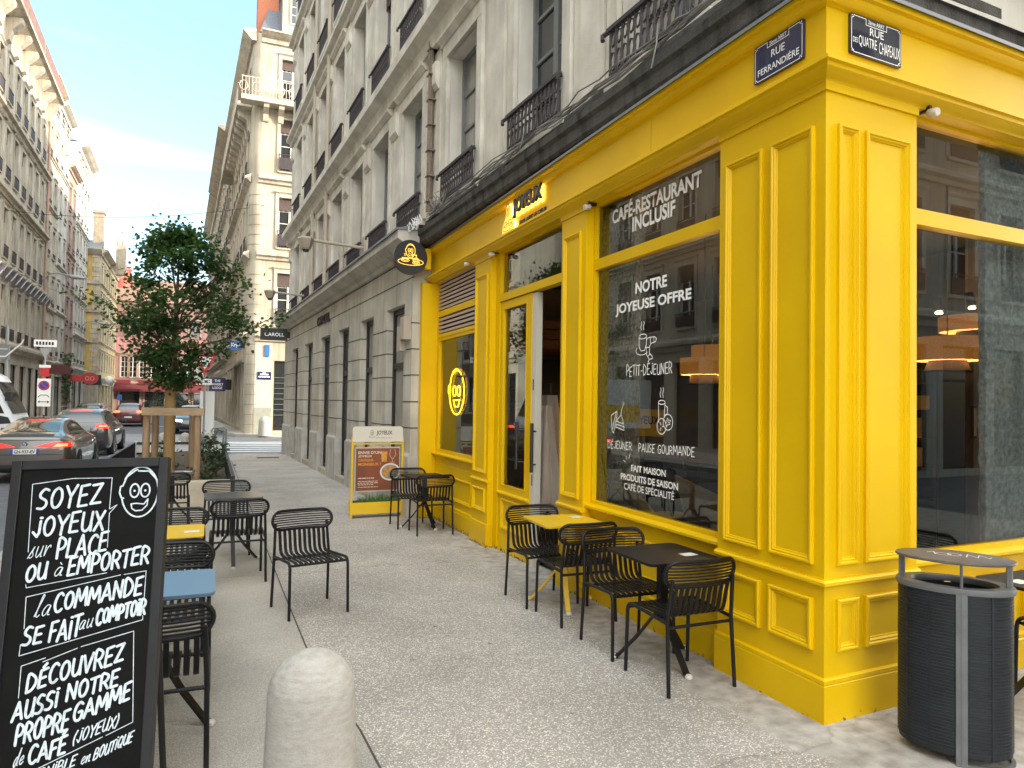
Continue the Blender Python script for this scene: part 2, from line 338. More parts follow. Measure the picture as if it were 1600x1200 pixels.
def sheet(poly, dz=0.0):
    """paved polygon (x,y) split in y so that it follows the fall of the street"""
    bm = bmesh.new(); bm.faces.new([bm.verts.new((x, y, 0)) for x, y in poly])
    for yy in (0, 2.96, 12):
        bmesh.ops.bisect_plane(bm, geom=bm.verts[:]+bm.edges[:]+bm.faces[:], plane_co=(0, yy, 0), plane_no=(0, 1, 0))
    mb = MB(); vs = list(bm.verts); ix = {v: i for i, v in enumerate(vs)}
    mb.add([(v.co.x, v.co.y, gz(v.co.y)+dz) for v in vs], [tuple(ix[v] for v in f.verts) for f in bm.faces]); bm.free(); return mb
g = MB(); g.add([(x, y, gz(y)+RD-(0.0 if y < 400 else 0)) for y in (-300, -40, 0, 2.96, 12, 120, 900) for x in (-500, 0, 500)], [(i*3+j, i*3+j+1, i*3+j+4, i*3+j+3) for i in range(6) for j in range(2)])
struct('road', g, ASPH)
seam = [(.80, 2.9), (.775, 3.84), (.70, 4.5), (.67, 5.3), (.66, 7.0), (.66, 12.0), (.62, 16), (.60, 22.2)]
far = [(.55, 24.6), (1.0, 25.0), (1.9, 25.05), (2.2, 24.6)]
side = [(1.6, -9), (12, -9), (12, 3.6), (4.0, 3.3), (3.4, 3.2), (3.4, 10.9), (2.9, 11.4), (2.3, 24.45)]
struct('sidewalk', sheet([(1.6, -9), (12, -9), (12, 4.2), (3.6, 4.2), (3.4, 11.2), (2.95, 11.6), (2.35, 24.2)]+far[::-1]+seam[::-1]+[(.95, 1.8), (1.3, 0)]), AGG)
struct('terrace_paving', sheet([(1.6, -9), (1.3, 0), (.95, 1.8)]+seam+[far[0], (-.3, 24.9), (-1.9, 24.7), (-2.05, 22), (-2.05, -9)]), CONC)
jn = MB()
for (a, b), (c, d) in zip(seam[:-1], seam[1:]): jn.add([(a-.006, b, gz(b)+.002), (a+.006, b, gz(b)+.002), (c+.006, d, gz(d)+.002), (c-.006, d, gz(d)+.002)], [(0, 1, 2, 3)])
struct('paving_joint', jn, M('joint_dirt', (.07, .06, .05), .9))
k = MB()
kp = [(-2.05, -9), (-2.05, 0), (-2.05, 2.96), (-2.05, 12), (-2.05, 22), (-1.9, 24.7), (-.3, 24.9), (.55, 24.6), (1.0, 25.0), (1.9, 25.05), (2.35, 24.2)]
for (a, b), (c, d) in zip(kp[:-1], kp[1:]):
    l = hypot(c-a, d-b); ox, oy = -(d-b)/l*.13, (c-a)/l*.13
    k.add([(a, b, gz(b)+.004), (c, d, gz(d)+.004), (c+ox, d+oy, gz(d)+.004), (a+ox, b+oy, gz(b)+.004), (a+ox, b+oy, gz(b)+RD-.05), (c+ox, d+oy, gz(d)+RD-.05)], [(0, 1, 2, 3), (3, 2, 5, 4)])
struct('kerb', k, KERB)
gfar = gz(30)
struct('sidewalk_opposite', MB().prism([(1.2, 38.6), (2.1, 38.0), (14, 38.0), (14, 42), (1.7, 42), (-1.5, 90), (-3.0, 90), (.7, 42)], gfar+RD, gfar+.02), CONC)
struct('sidewalk_left', MB().prism([(-6.7, -40), (-6.7, 26.5), (-7.2, 38), (-8.6, 84), (-13, 84), (-11.5, 45), (-11, -40)], gfar+RD-.05, gfar+.02), CONC)
struct('square_paving', MB().add([(-14, 86, gfar+RD+.06), (8, 86, gfar+RD+.06), (8, 96, gfar+RD+.06), (-14, 96, gfar+RD+.06)], [(0, 1, 2, 3)]), CONC)
x = MB()
for i in range(6):
    y = 27.6+i*1.15; x.add([(-.9+.1*i, y, gfar+RD+.004), (6.4, y-.25, gfar+RD+.004), (6.4, y+.28, gfar+RD+.004), (-.9+.1*i, y+.5, gfar+RD+.004)], [(0, 1, 2, 3)])
struct('crosswalk', x, PAINT)
x = MB()
for i in range(6): x.add([(-6.4+i*.85, 26.0, gfar+RD+.004), (-5.95+i*.85, 26.0, gfar+RD+.004), (-5.95+i*.85, 29.0, gfar+RD+.004), (-6.4+i*.85, 29.0, gfar+RD+.004)], [(0, 1, 2, 3)])
for yy in (52.5,): x.add([(-8, yy, gfar+RD+.004), (-1.3, yy, gfar+RD+.004), (-1.3, yy+.5, gfar+RD+.004), (-8, yy+.5, gfar+RD+.004)], [(0, 1, 2, 3)])
struct('road_markings', x, PAINT)
tag(obj('drain_cover', MB().box(ID, 1.35, 2.0, 23.1, 23.5, gfar+.001, gfar+.008), IRON), 'flat iron drain cover in the pavement near the far street corner', 'drain cover')

# ------------------------------------------------------------------ yellow shopfront
XF = 3.171; YC = 2.985
LF = Fr((XF, 0, 0), (0, -1)); RA = radians(2.9); RF = Fr((XF, YC, 0), (cos(RA), sin(RA)))
MIT = tan((pi/2-RA)/2)          # not exactly 45 degrees: the corner is a little obtuse
shop = thing('shopfront', 'glossy yellow panelled corner shopfront with large windows and moulded pilasters', 'shopfront', (XF, YC, 0))
mL = tan(pi/4+RA/2); mR = -mL
def around(prof, name, mat=YEL, yl=10.85, rl=5.2):
    m = MB(); m.ext(LF, prof, -yl, -YC, 0, mL); m.ext(RF, prof, 0, rl, mR, 0); return obj(name, m, mat, shop, 45)
PANP = [(0, -.001), (0, .018), (.006, .024), (.016, .024), (.022, .014), (.030, .017), (.038, .006), (.042, .008), (.046, -.001)]
def pan(m, F, u0, u1, z0, z1, n=0, s=1.0): m.mould(F, u0, u1, z0, z1, [(i*s, n+a*(1 if a < 0 else s)) for i, a in PANP])
# -- pilasters
def pilaster(F, u0, u1, panels, lows, back=-.16, zt=3.60, n=0.0, ret=None, z0=-.25):
    m = MB()
    m.box(F, u0, u1, back, n, z0, zt)
    for a, b in panels: pan(m, F, a, b, .86, 3.372, n)
    for a, b in lows: pan(m, F, a, b, .38, .672, n, 1.1)
    return m
RAILP = [(-.05, .752), (.022, .752), (.03, .760), (.03, .776), (.022, .784), (.012, .788), (.012, .793), (-.05, .793)]
BASEP = [(-.05, -.25), (.022, -.25), (.022, .205), (.016, .21), (.020, .214), (.020, .236), (.008, .244), (-.05, .244)]
CAPP = [(-.05, 3.55), (.014, 3.55), (.014, 3.61), (-.05, 3.61)]
# corner pilaster: both faces as one part
cp = MB()
cp.add([LF(-3.89, 0, -.25), LF(-YC, 0, -.25), RF(.79, 0, -.25), RF(.79, -.16, -.25), LF(-3.89, -.16, -.25), LF(-3.89, 0, 3.6), LF(-YC, 0, 3.6), RF(.79, 0, 3.6), RF(.79, -.16, 3.6), LF(-3.89, -.16, 3.6)],
       [(0, 1, 6, 5), (1, 2, 7, 6), (2, 3, 8, 7), (4, 0, 5, 9), (3, 4, 9, 8)])
for a, b in ((-3.82, -3.475), (-3.40, -3.06)):
    pan(cp, LF, a, b, .86, 3.372); pan(cp, LF, a, b, .38, .672, 0, 1.1)
for a, b in ((.09, .262), (.319, .712)):
    pan(cp, RF, a, b, .86, 3.372); pan(cp, RF, a, b, .38, .672, 0, 1.1 if b-a > .2 else .95)
for P in (RAILP, BASEP, CAPP):
    cp.ext(LF, P, -3.893, -YC, 0, mL); cp.ext(RF, P, 0, .793, mR, 0)
obj('corner_pilaster', cp, YEL, shop, 40)
for u0, u1, pa in ((-6.27, -5.78, (-6.205, -5.855)), (-8.78, -8.22, (-8.72, -8.29))):
    m = pilaster(LF, u0, u1, [pa], [pa])
    for P in (RAILP, BASEP, CAPP): m.ext(LF, P, u0-.012, u1+.012)
    obj('pilaster', m, YEL, shop, 40)
m = MB(); m.box(LF, -10.85, -10.72, -.16, .17, -.3, 3.60); obj('pilaster', m, YEL, shop, 40)
m = pilaster(RF, 3.25, 3.95, [(3.34, 3.86)], [(3.34, 3.86)])
for P in (RAILP, BASEP, CAPP): m.ext(RF, P, 3.24, 3.96)
obj('pilaster', m, YEL, shop, 40)
# -- entablature
around([(-.2, 3.70), (0, 3.70), (0, 4.04), (-.2, 4.04)], 'fascia')
around([(-.16, 3.60), (.012, 3.60), (.022, 3.615), (.05, 3.622), (.085, 3.645), (.088, 3.665), (.108, 3.672), (.108, 3.692), (.098, 3.70), (-.16, 3.704)], 'lower_cornice')
around([(-.2, 4.036), (.006, 4.036), (.02, 4.048), (.035, 4.05), (.06, 4.075), (.065, 4.09), (.088, 4.096), (.09, 4.13), (-.2, 4.134)], 'upper_cornice')
around([(-.3, 4.132), (.10, 4.136), (.105, 4.122), (.111, 4.122), (.111, 4.146), (-.3, 4.20)], 'flashing', FLASH)
jm = MB()
for yy in (4.73, 9.1): jm.box(LF, -yy-.0012, -yy+.0012, -.01, .0012, 3.705, 4.03)
obj('panel_joint', jm, M('joint_shadow_gap', (.30, .17, .003), .6), shop)
# -- bays: stall riser, sill, window frames, glass
def riser(F, u0, u1, zt, pans, name='stall_riser'):
    m = MB(); m.box(F, u0, u1, -.2, -.075, -.3, zt)
    for a, b in pans: pan(m, F, a, b, .33, .66, -.075)
    m.ext(F, [(-.09, -.3), (-.045, -.3), (-.045, .19), (-.055, .2), (-.05, .205), (-.05, .225), (-.07, .235), (-.09, .235)], u0, u1)
    return obj(name, m, YEL, shop, 40)
def sill(F, u0, u1, z): 
    m = MB(); m.ext(F, [(-.2, z-.06), (-.075, z-.06), (-.03, z-.045), (-.012, z-.03), (-.012, z-.012), (-.03, z-.004), (-.2, z+.012)], u0, u1); return obj('window_sill', m, YEL, shop, 40)
def frame(F, u0, u1, z0, z1, w=.045, n0=-.155, n1=-.08, name='window_frame', mid=()):
    m = MB()
    m.box(F, u0, u0+w, n0, n1, z0, z1); m.box(F, u1-w, u1, n0, n1, z0, z1)
    m.box(F, u0+w, u1-w, n0, n1-.001, z0, z0+w); m.box(F, u0+w, u1-w, n0, n1-.001, z1-w, z1)
    for z, h in mid: m.box(F, u0+w, u1-w, n0, n1+.003, z-h/2, z+h/2)
    # glazing bead
    fr = obj(name, m, YEL, shop); return fr
def glaze(F, u0, u1, z0, z1, par, n=-.125, mat=SHOPG, name='pane'):
    return obj(name, MB().face(F, [(u0, z0), (u1, z0), (u1, z1), (u0, z1)], n), mat, par)
riser(LF, -5.78, -3.89, .80, [(-5.70, -5.12), (-5.04, -4.62), (-4.54, -3.98)]); sill(LF, -5.78, -3.89, .835)
f1 = frame(LF, -5.78, -3.89, .835, 3.61, .03, mid=((3.035, .095),)); glaze(LF, -5.76, -3.91, .85, 3.6, f1)
riser(RF, .79, 3.25, .80, [(.9, 1.9), (2.0, 3.1)]); sill(RF, .79, 3.25, .82)
f2 = frame(RF, .79, 3.25, .82, 3.61, .03, mid=((2.965, .1),)); glaze(RF, .81, 3.23, .84, 3.6, f2, mat=SHOPR)
riser(LF, -10.72, -8.78, .80, [(-10.6, -9.0)]); sill(LF, -10.72, -8.78, .97)
m = MB(); m.box(LF, -10.72, -8.78, -.2, -.085, .80, .91); obj('stall_riser', m, YEL, shop)
f3 = frame(LF, -10.66, -8.85, .965, 2.74, .05); glaze(LF, -10.62, -8.88, .98, 2.70, f3)
m = MB(); m.box(LF, -10.72, -10.66, -.155, -.082, .91, 3.61); m.box(LF, -8.85, -8.78, -.155, -.082, .91, 3.61); m.box(LF, -10.66, -8.85, -.155, -.07, 2.74, 2.79); m.box(LF, -10.66, -8.85, -.155, -.072, 3.06, 3.15); obj('window_frame', m, YEL, shop)
lv = M('louvre_blade', (.46, .36, .30), .55)
m = MB()
for z0, z1, k in ((2.80, 3.05, 4), (3.16, 3.62, 8)):
    for i in range(k):
        z = z0+(i+.15)*(z1-z0)/k; m.ext(LF, [(-.15, z+.03), (-.15, z+.036), (-.085, z+.038), (-.078, z+.034), (-.078, z), (-.085, z)], -10.65, -8.86)
obj('louvre', m, lv, shop)
obj('louvre_backing', MB().box(LF, -10.65, -8.86, -.2, -.16, 2.79, 3.61), DARK, shop)
# door bay
m = MB()
m.box(LF, -8.22, -8.09, -.17, -.075, -.3, 3.61); m.box(LF, -6.33, -6.27, -.17, -.075, -.3, 3.61)
m.box(LF, -8.09, -6.33, -.17, -.072, 2.985, 3.075); m.box(LF, -8.09, -6.33, -.17, -.082, 3.585, 3.61)
df = obj('door_frame', m, YEL, shop); glaze(LF, -8.08, -6.34, 3.06, 3.6, df)
dl = MB()
dl.box(LF, -8.09, -7.98, -.16, -.09, -.09, 2.975); dl.box(LF, -7.30, -7.17, -.16, -.09, -.09, 2.975)
dl.box(LF, -7.98, -7.30, -.16, -.091, 2.88, 2.975); dl.box(LF, -7.98, -7.30, -.16, -.091, -.09, .76)
dl.ext(LF, [(-.1, .64), (-.07, .645), (-.055, .655), (-.055, .67), (-.07, .68), (-.1, .685)], -8.088, -7.172)
pan(dl, LF, -7.96, -7.32, .24, .60, -.09); pan(dl, LF, -7.985, -7.295, .755, 2.885, -.09, .3)
dr = obj('door', dl, YEL, shop, 40); glaze(LF, -7.99, -7.29, .75, 2.89, dr, -.12, DOORG)
obj('door_edge', MB().box(LF, -7.168, -7.065, -.175, -.10, -.09, 2.97), M('door_edge_cream', (.60, .57, .49), .5), dr)
def handle(u):
    h = MB(); h.tube([LF(u, -.03, 1.0), LF(u, -.03, 1.53)], .02, 8)
    for z in (1.08, 1.44): h.tube([LF(u, -.03, z), LF(u+(.05 if u < -7.2 else -.05), -.1, z)], .010, 6)
    return obj('door_handle', h, BLACKM, dr, 40)
handle(-7.40); handle(-6.99)
lk = MB()
for z in (.9, 1.25, 1.95): lk.box(LF, -7.135, -7.11, -.11, -.098, z-.06, z+.06)
obj('lock_plate', lk, BLACKM, dr)
# threshold
obj('threshold', MB().box(LF, -8.09, -6.33, -.3, -.05, -.3, -.06), M('worn_threshold', (.16, .15, .14), .7), shop)

# -- lettering on the glass
WL = Fr((XF+.119, 0, 0), (0, -1))
# painted at its measured place on the pane
def vl(s, y0, y1, z0, z1, par=f1, bold=.032): return text('window_lettering', LF, s, -y0, -y1, z0, z1, -.119, WHITEV, par, 0, bold)
kz = 1.0375
def cz(z): return 1.75+(z-1.75)*1.006       # measured 0.1 m behind the pilaster face
vl('CAFÉ-RESTAURANT', 5.51, 4.245, 3.365, 3.52); vl('INCLUSIF', 5.178, 4.566, 3.225, 3.353)
vl('NOTRE', 5.118, 4.666, 2.684, 2.782); vl('JOYEUSE OFFRE', 5.436, 4.355, 2.52, 2.632)
vl('FAIT MAISON', 5.157, 4.66, 1.186, 1.241, bold=.026); vl('PRODUITS DE SAISON', 5.319, 4.5, 1.10, 1.156, bold=.026); vl('CAFÉ DE SPÉCIALITÉ', 5.265, 4.548, 1.02, 1.092, bold=.008)
# ------------------------------------------------------------------ hand lettering: a stroke alphabet (unit cell, x to .8, y 0..1)
GL = {
'A': (.78, [[(0, 0), (.36, 1), (.74, 0)], [(.14, .32), (.62, .32)]]), 'B': (.66, [[(.05, 0), (.05, 1), (.45, .95), (.52, .75), (.4, .55), (.05, .52)], [(.4, .54), (.6, .4), (.58, .15), (.4, .02), (.05, 0)]]),
'C': (.66, [[(.62, .86), (.45, 1), (.22, .92), (.06, .62), (.06, .32), (.2, .06), (.42, 0), (.62, .12)]]), 'D': (.72, [[(.05, 0), (.05, 1), (.4, .9), (.64, .62), (.62, .34), (.4, .08), (.05, 0)]]),
'E': (.6, [[(.56, 1), (.08, .96), (.04, 0), (.54, .02)], [(.06, .5), (.46, .53)]]), 'F': (.56, [[(.56, 1), (.08, .97), (.04, 0)], [(.06, .5), (.44, .53)]]),
'G': (.72, [[(.64, .86), (.45, 1), (.2, .9), (.06, .6), (.06, .3), (.2, .05), (.45, 0), (.64, .16), (.64, .45), (.4, .45)]]), 'I': (.2, [[(.1, 0), (.1, .8)], [(.06, 1.0), (.16, 1.0)]]),
'J': (.5, [[(.4, .82), (.42, .2), (.3, 0), (.02, .26)], [(.36, 1), (.46, 1)]]), 'L': (.54, [[(.06, 1), (.04, .02), (.52, .02)]]),
'M': (.92, [[(.02, 0), (.12, 1), (.44, .3), (.76, 1), (.88, 0)]]), 'N': (.74, [[(.04, 0), (.06, 1), (.62, .02), (.66, 1)]]),
'O': (.72, [[(.36, 1), (.14, .85), (.05, .5), (.14, .14), (.34, 0), (.56, .14), (.66, .5), (.56, .86), (.36, 1)]]), 'P': (.6, [[(.05, 0), (.05, 1), (.45, .92), (.56, .7), (.4, .48), (.06, .44)]]),
'Q': (.72, [[(.36, 1), (.14, .85), (.05, .5), (.14, .14), (.34, 0), (.56, .14), (.66, .5), (.56, .86), (.36, 1)], [(.4, .25), (.7, -.08)]]),
'R': (.64, [[(.05, 0), (.05, 1), (.45, .92), (.56, .72), (.4, .5), (.06, .46)], [(.26, .48), (.6, 0)]]), 'S': (.6, [[(.54, .92), (.3, 1), (.08, .8), (.12, .6), (.46, .4), (.5, .18), (.3, .02), (.02, .06)]]),
'T': (.64, [[(0, .96), (.64, 1)], [(.32, .97), (.3, 0)]]), 'U': (.68, [[(.05, 1), (.06, .3), (.2, .02), (.42, .04), (.58, .3), (.62, 1)], [(.62, .4), (.64, 0)]]),
'V': (.7, [[(0, 1), (.32, 0), (.66, 1)]]), 'X': (.64, [[(.02, 1), (.6, 0)], [(.58, 1), (.04, 0)]]), 'Y': (.66, [[(0, 1), (.32, .5), (.64, 1)], [(.32, .5), (.3, 0)]]),
'Z': (.64, [[(.04, .96), (.6, 1), (.04, .02), (.62, .04)]]), '-': (.4, [[(.05, .42), (.34, .42)]]), '(': (.3, [[(.24, 1.1), (.06, .7), (.06, .3), (.22, -.1)]]), ')': (.3, [[(.04, 1.1), (.22, .7), (.22, .3), (.06, -.1)]]), ' ': (.4, []),
'a': (.8, [[(.62, .9), (.3, 1), (.06, .5), (.16, .05), (.4, .15), (.62, .9), (.56, .1), (.74, .05)]]), 'u': (.8, [[(.06, 1), (.08, .2), (.3, .02), (.56, .5), (.6, 1), (.6, .1), (.76, .08)]]),
's': (.6, [[(0, .0), (.4, 1), (.3, .6), (.5, .25), (.3, .0), (.05, .1)]]), 'r': (.6, [[(0, 1), (.1, .05), (.2, .7), (.45, 1), (.55, .8)]]), 'l': (.45, [[(0, .1), (.3, 1.5), (.36, 1.9), (.2, 1.8), (.1, .3), (.25, 0), (.42, .15)]]),
'd': (.8, [[(.6, .9), (.3, 1), (.06, .5), (.16, .05), (.4, .15), (.66, 1.9), (.58, .3), (.76, .05)]]), 'e': (.7, [[(.08, .45), (.55, .6), (.4, 1), (.12, .7), (.1, .2), (.35, 0), (.66, .25)]]), 'n': (.8, [[(0, .9), (.08, 0), (.14, .5), (.4, 1), (.5, .8), (.48, .1), (.7, .1)]]),
}
ACC = {'É': ('E', [[(.2, 1.12), (.42, 1.3)]]), 'à': ('a', [[(.25, 1.55), (.45, 1.3)]])}
def glyph(ch):
    if ch in ACC: b, s = ACC[ch]; w_, st = GL[b]; return w_, st+s
    return GL[ch]
def scrawl(m, F, s, u0, z0, u1, z1, h, wt, n, slant=0.0, jit=.03, rnd=None):
    """write s from (u0,z0) to (u1,z1) with letter height h"""
    rnd = rnd or random.Random(hash(len(s)*31+ord(s[0])) & 255)
    tw = sum(glyph(c)[0]+.14 for c in s)-.14; L = hypot(u1-u0, z1-z0); k = L/tw; dx, dz = (u1-u0)/L, (z1-z0)/L; x = 0
    for c in s:
        gw, st = glyph(c); jx = rnd.uniform(-jit, jit); hs = 1+rnd.uniform(-.06, .06)
        for pl in st:
            pts = []
            q = pl
            if len(pl) > 4:          # round the curves of hand-drawn letters
                q = []
                for i in range(len(pl)-1):
                    p0 = pl[max(i-1, 0)]; p1 = pl[i]; p2 = pl[i+1]; p3 = pl[min(i+2, len(pl)-1)]
                    for t in (0, .34, .67):
                        q.append(tuple(.5*((2*b)+(-a+c_)*t+(2*a-5*b+4*c_-d)*t*t+(-a+3*b-3*c_+d)*t**3) for a, b, c_, d in zip(p0, p1, p2, p3)))
                q.append(pl[-1])
            for px, py in q:
                a = (x+px)*k+slant*py*h; b = (py*hs+jx)*h
                pts.append((u0+dx*a, z0+dz*a+b))
            m.stroke(F, pts, wt, n)
        x += gw+.14
def ell(cx, cz, rx, rz, n=22, a0=0, a1=360): return arc(cx, cz, rx, rz, a0, a1, n)
def face_mark(m, F, cx, cz, s, w, n, hair=True):
    """the smiling-head emblem drawn as open line work; s = half height"""
    X = lambda x, y: (cx+x*s, cz+y*s)
    S = lambda pts, ww=w: m.stroke(F, [X(*p) for p in pts], ww, n)
    S(arc(0, 0, .68, 1.0, -150, 62, 24)); S(arc(0, 0, .68, 1.0, 62, 150, 10)); S(arc(0, 0, .68, 1, 196, 212, 4))
    S([(-.64, .28), (-.74, .22), (-.76, -.02), (-.68, -.22), (-.6, -.24)])                       # ear
    S([(-.66, .24), (-.52, .62), (-.22, .86), (-.14, .9)]); S([(-.1, .84), (.3, .82), (.62, .46)])   # hair band
    for ex in (-.2, .2):
        S(ell(ex, .05, .17, .27, 16)); m.disc(F, *X(ex, .04), s*.045, n+.0015)
    S([(-.3, -.48), (-.1, -.46), (.18, -.5), (.32, -.3), (.3, -.55), (.12, -.74), (-.12, -.76), (-.26, -.66), (-.3, -.48)], w*.8)
# ------------------------------------------------------------------ drawings on the big window
d = MB(); gn = -.1185
scrawl(d, LF, 'PETIT-DÉJEUNER', -5.245, 1.992, -4.588, 1.998, .085, .0085, gn, jit=.06)
scrawl(d, LF, 'DÉJEUNER', -5.541, 1.357, -5.15, 1.366, .062, .0075, gn, jit=.06)
scrawl(d, LF, 'PAUSE GOURMANDE', -5.043, 1.358, -4.30, 1.374, .066, .0075, gn, jit=.06)
W = .0075
# cup and croissant
cx, cz_ = -5.0, 2.27
d.stroke(LF, ell(cx-.0, cz_+.045, .055, .020), W, gn); d.stroke(LF, [(cx-.055, cz_+.045), (cx-.052, cz_-.04), (cx-.02, cz_-.075), (cx+.03, cz_-.07), (cx+.055, cz_-.02), (cx+.055, cz_+.045)], W, gn)
d.stroke(LF, arc(cx-.01, cz_-.07, .09, .038, 140, 330, 12), W, gn); d.stroke(LF, [(cx-.02, cz_+.10), (cx-.03, cz_+.13), (cx-.015, cz_+.15), (cx-.02, cz_+.17)], W, gn); d.stroke(LF, [(cx+.015, cz_+.10), (cx+.005, cz_+.13), (cx+.02, cz_+.15), (cx+.015, cz_+.17)], W, gn)
d.stroke(LF, [(cx+.06, cz_+.02), (cx+.10, cz_+.03), (cx+.17, cz_+.03), (cx+.2, cz_+.012), (cx+.185, cz_-.012), (cx+.12, cz_-.02), (cx+.1, cz_-.05), (cx+.1, cz_-.1), (cx+.14, cz_-.125), (cx+.145, cz_-.145), (cx+.1, cz_-.15), (cx+.06, cz_-.11), (cx+.05, cz_-.04), (cx+.06, cz_+.02)], W, gn)
d.stroke(LF, [(cx+.11, cz_+.028), (cx+.115, cz_-.018)], W, gn); d.stroke(LF, [(cx+.16, cz_+.03), (cx+.165, cz_-.012)], W, gn); d.stroke(LF, [(cx+.05, cz_-.05), (cx+.1, cz_-.05)], W, gn); d.stroke(LF, [(cx+.075, cz_-.125), (cx+.11, cz_-.105)], W, gn)
# sandwich
cx, cz_ = -5.36, 1.61
d.stroke(LF, [(cx-.13, cz_+.04), (cx-.03, cz_+.08), (cx-.03, cz_+.05), (cx-.085, cz_-.115), (cx-.11, cz_-.10), (cx-.13, cz_+.04)], W, gn); d.stroke(LF, [(cx-.045, cz_+.07), (cx-.105, cz_-.08)], W, gn)
d.stroke(LF, [(cx-.02, cz_+.01), (cx+.04, cz_+.05), (cx+.08, cz_-.03), (cx-.04, cz_-.01), (cx-.02, cz_+.01)], W, gn); d.stroke(LF, [(cx-.04, cz_-.035), (cx+.09, cz_-.055), (cx+.085, cz_-.085), (cx-.05, cz_-.06), (cx-.04, cz_-.035)], W, gn)
d.stroke(LF, [(cx+.035, cz_+.05), (cx+.045, cz_+.09), (cx+.08, cz_+.16)], W, gn)
# tall drink and cookies
cx, cz_ = -4.69, 1.68
d.stroke(LF, ell(cx-.03, cz_+.09, .045, .016), W, gn); d.stroke(LF, [(cx-.075, cz_+.09), (cx-.07, cz_-.07)], W, gn); d.stroke(LF, [(cx+.015, cz_+.09), (cx+.005, cz_-.02)], W, gn); d.stroke(LF, [(cx+.02, cz_+.065), (cx+.05, cz_+.05), (cx+.045, cz_-.0), (cx+.01, cz_-.01)], W, gn)
d.stroke(LF, [(cx-.045, cz_+.13), (cx-.055, cz_+.16), (cx-.04, cz_+.18), (cx-.045, cz_+.205)], W, gn); d.stroke(LF, [(cx-.01, cz_+.13), (cx-.02, cz_+.16), (cx-.005, cz_+.18), (cx-.01, cz_+.205)], W, gn)
d.stroke(LF, ell(cx+.055, cz_-.065, .062, .062), W, gn); d.stroke(LF, ell(cx-.03, cz_-.10, .062, .062), W, gn)
for a in range(9): d.disc(LF, cx+.055+.035*cos(a*2.4)*(.4+.07*a), cz_-.065+.035*sin(a*2.4)*(.4+.07*a), .0065, gn+.001); d.disc(LF, cx-.03+.035*cos(a*2.1)*(.4+.07*a), cz_-.10+.035*sin(a*2.1)*(.4+.07*a), .006, gn+.001)
for a in ((-5.19, 1.29, -5.175, 1.325), (-5.225, 1.28, -5.235, 1.31), (-5.25, 1.255, -5.275, 1.268)): d.stroke(LF, [a[:2], a[2:]], W, gn)
obj('window_drawing', d, WHITEV, f1)

# ------------------------------------------------------------------ signs on the shopfront
HALO = M('warm_led', (1, .7, .2), .5, emit=(1, .58, .06), es=1.1)
SIGNB = M('sign_black', (.018, .016, .016), .4)
SIGNG = M('sign_letter_face', (.10, .095, .095), .4)
sg = thing('fascia_sign', 'backlit raised black capital letters with tagline and glowing emblem on the yellow fascia', 'shop sign', LF(-7.3, 0, 3.87))
tl = text('letters', LF, 'JOYEUX', -7.415, -6.665, 3.84, 4.055, .062, SIGNG, sg, .030, .022, 1.0)
tl.data.materials.append(SIGNB)
for p_ in tl.data.polygons:
    if abs(p_.normal.dot(LF.dn)) < .7: p_.material_index = 1
tg = text('tagline', LF, 'SERVI AVEC LE CŒUR', -7.34, -6.62, 3.752, 3.802, .012, SIGNB, sg, .008, .01)
hb = MB()
for i in range(6): u = -7.40+i*.125; hb.box(LF, u+.015, u+.095, .006, .024, 3.87, 4.04)
obj('light_strip', hb, HALO, sg)
em = MB(); pl = [(x, z) for x, z in [(-.16, -.15), (.16, -.15), (.19, -.08), (.13, -.02), (.08, .03), (.075, .12), (.04, .185), (-.02, .19), (-.055, .14), (-.06, .03), (-.11, -.02), (-.17, -.09)]]
em.plate(LF, [(-7.60+x, 3.885+z) for x, z in pl], .03, .04); eo = obj('emblem', em, M('emblem_amber', (.85, .55, .06), .4, emit=(1, .60, .06), es=.22), sg)
eb = MB(); eb.plate(LF, [(-7.60+x*1.12, 3.885+z*1.08) for x, z in pl], .012, .026); obj('emblem_glow', eb, M('emblem_led', (1, .8, .3), .5, emit=(1, .70, .14), es=1.5), eo)
el = MB(); face_mark(el, LF, -7.60, 3.99, .075, .006, .0415); el.stroke(LF, ell(-7.6, 3.79, .15, .04), .006, .0415); el.stroke(LF, ell(-7.66, 3.83, .05, .03), .006, .0415); el.stroke(LF, ell(-7.53, 3.83, .05, .035), .006, .0415)
obj('emblem_drawing', el, SIGNB, eo)
# round projecting sign
rs = thing('round_sign', 'round black projecting sign with yellow line drawing on the end of the yellow fascia', 'shop sign', (2.765, 10.62, 3.955))
RS = Fr((2.765, 10.58, 3.955), (1, 0))
m = MB(); n_ = 40
m.plate(RS, [(.262*cos(2*pi*i/n_), .262*sin(2*pi*i/n_)) for i in range(n_)], -.09, 0); obj('disc', m, SIGNB, rs, 40)
m = MB(); face_mark(m, RS, -.005, .095, .105, .010, .002); m.stroke(RS, ell(0, -.075, .2, .052), .010, .002)
m.stroke(RS, ell(-.085, -.055, .062, .022), .009, .002); m.stroke(RS, [(-.135, -.02), (-.125, -.05), (-.09, -.062), (-.05, -.05), (-.04, -.02), (-.135, -.02)], .011, .003); m.stroke(RS, [(-.1, .01), (-.095, .03), (-.105, .05)], .007, .002); m.stroke(RS, [(-.08, .01), (-.075, .03), (-.085, .05)], .007, .002)
m.stroke(RS, [(.03, .035), (.035, -.05)], .01, .002); m.stroke(RS, [(.03, .035), (.09, .035), (.085, -.0)], .014, .002); m.stroke(RS, ell(.085, -.05, .045, .04), .012, .002); m.stroke(RS, ell(.085, -.05, .02, .018), .012, .002); m.stroke(RS, ell(.085, -.085, .055, .022), .009, .002)
obj('drawing', m, M('sign_yellow_line', (.85, .52, .06), .5, emit=(1, .6, .08), es=.25), rs)
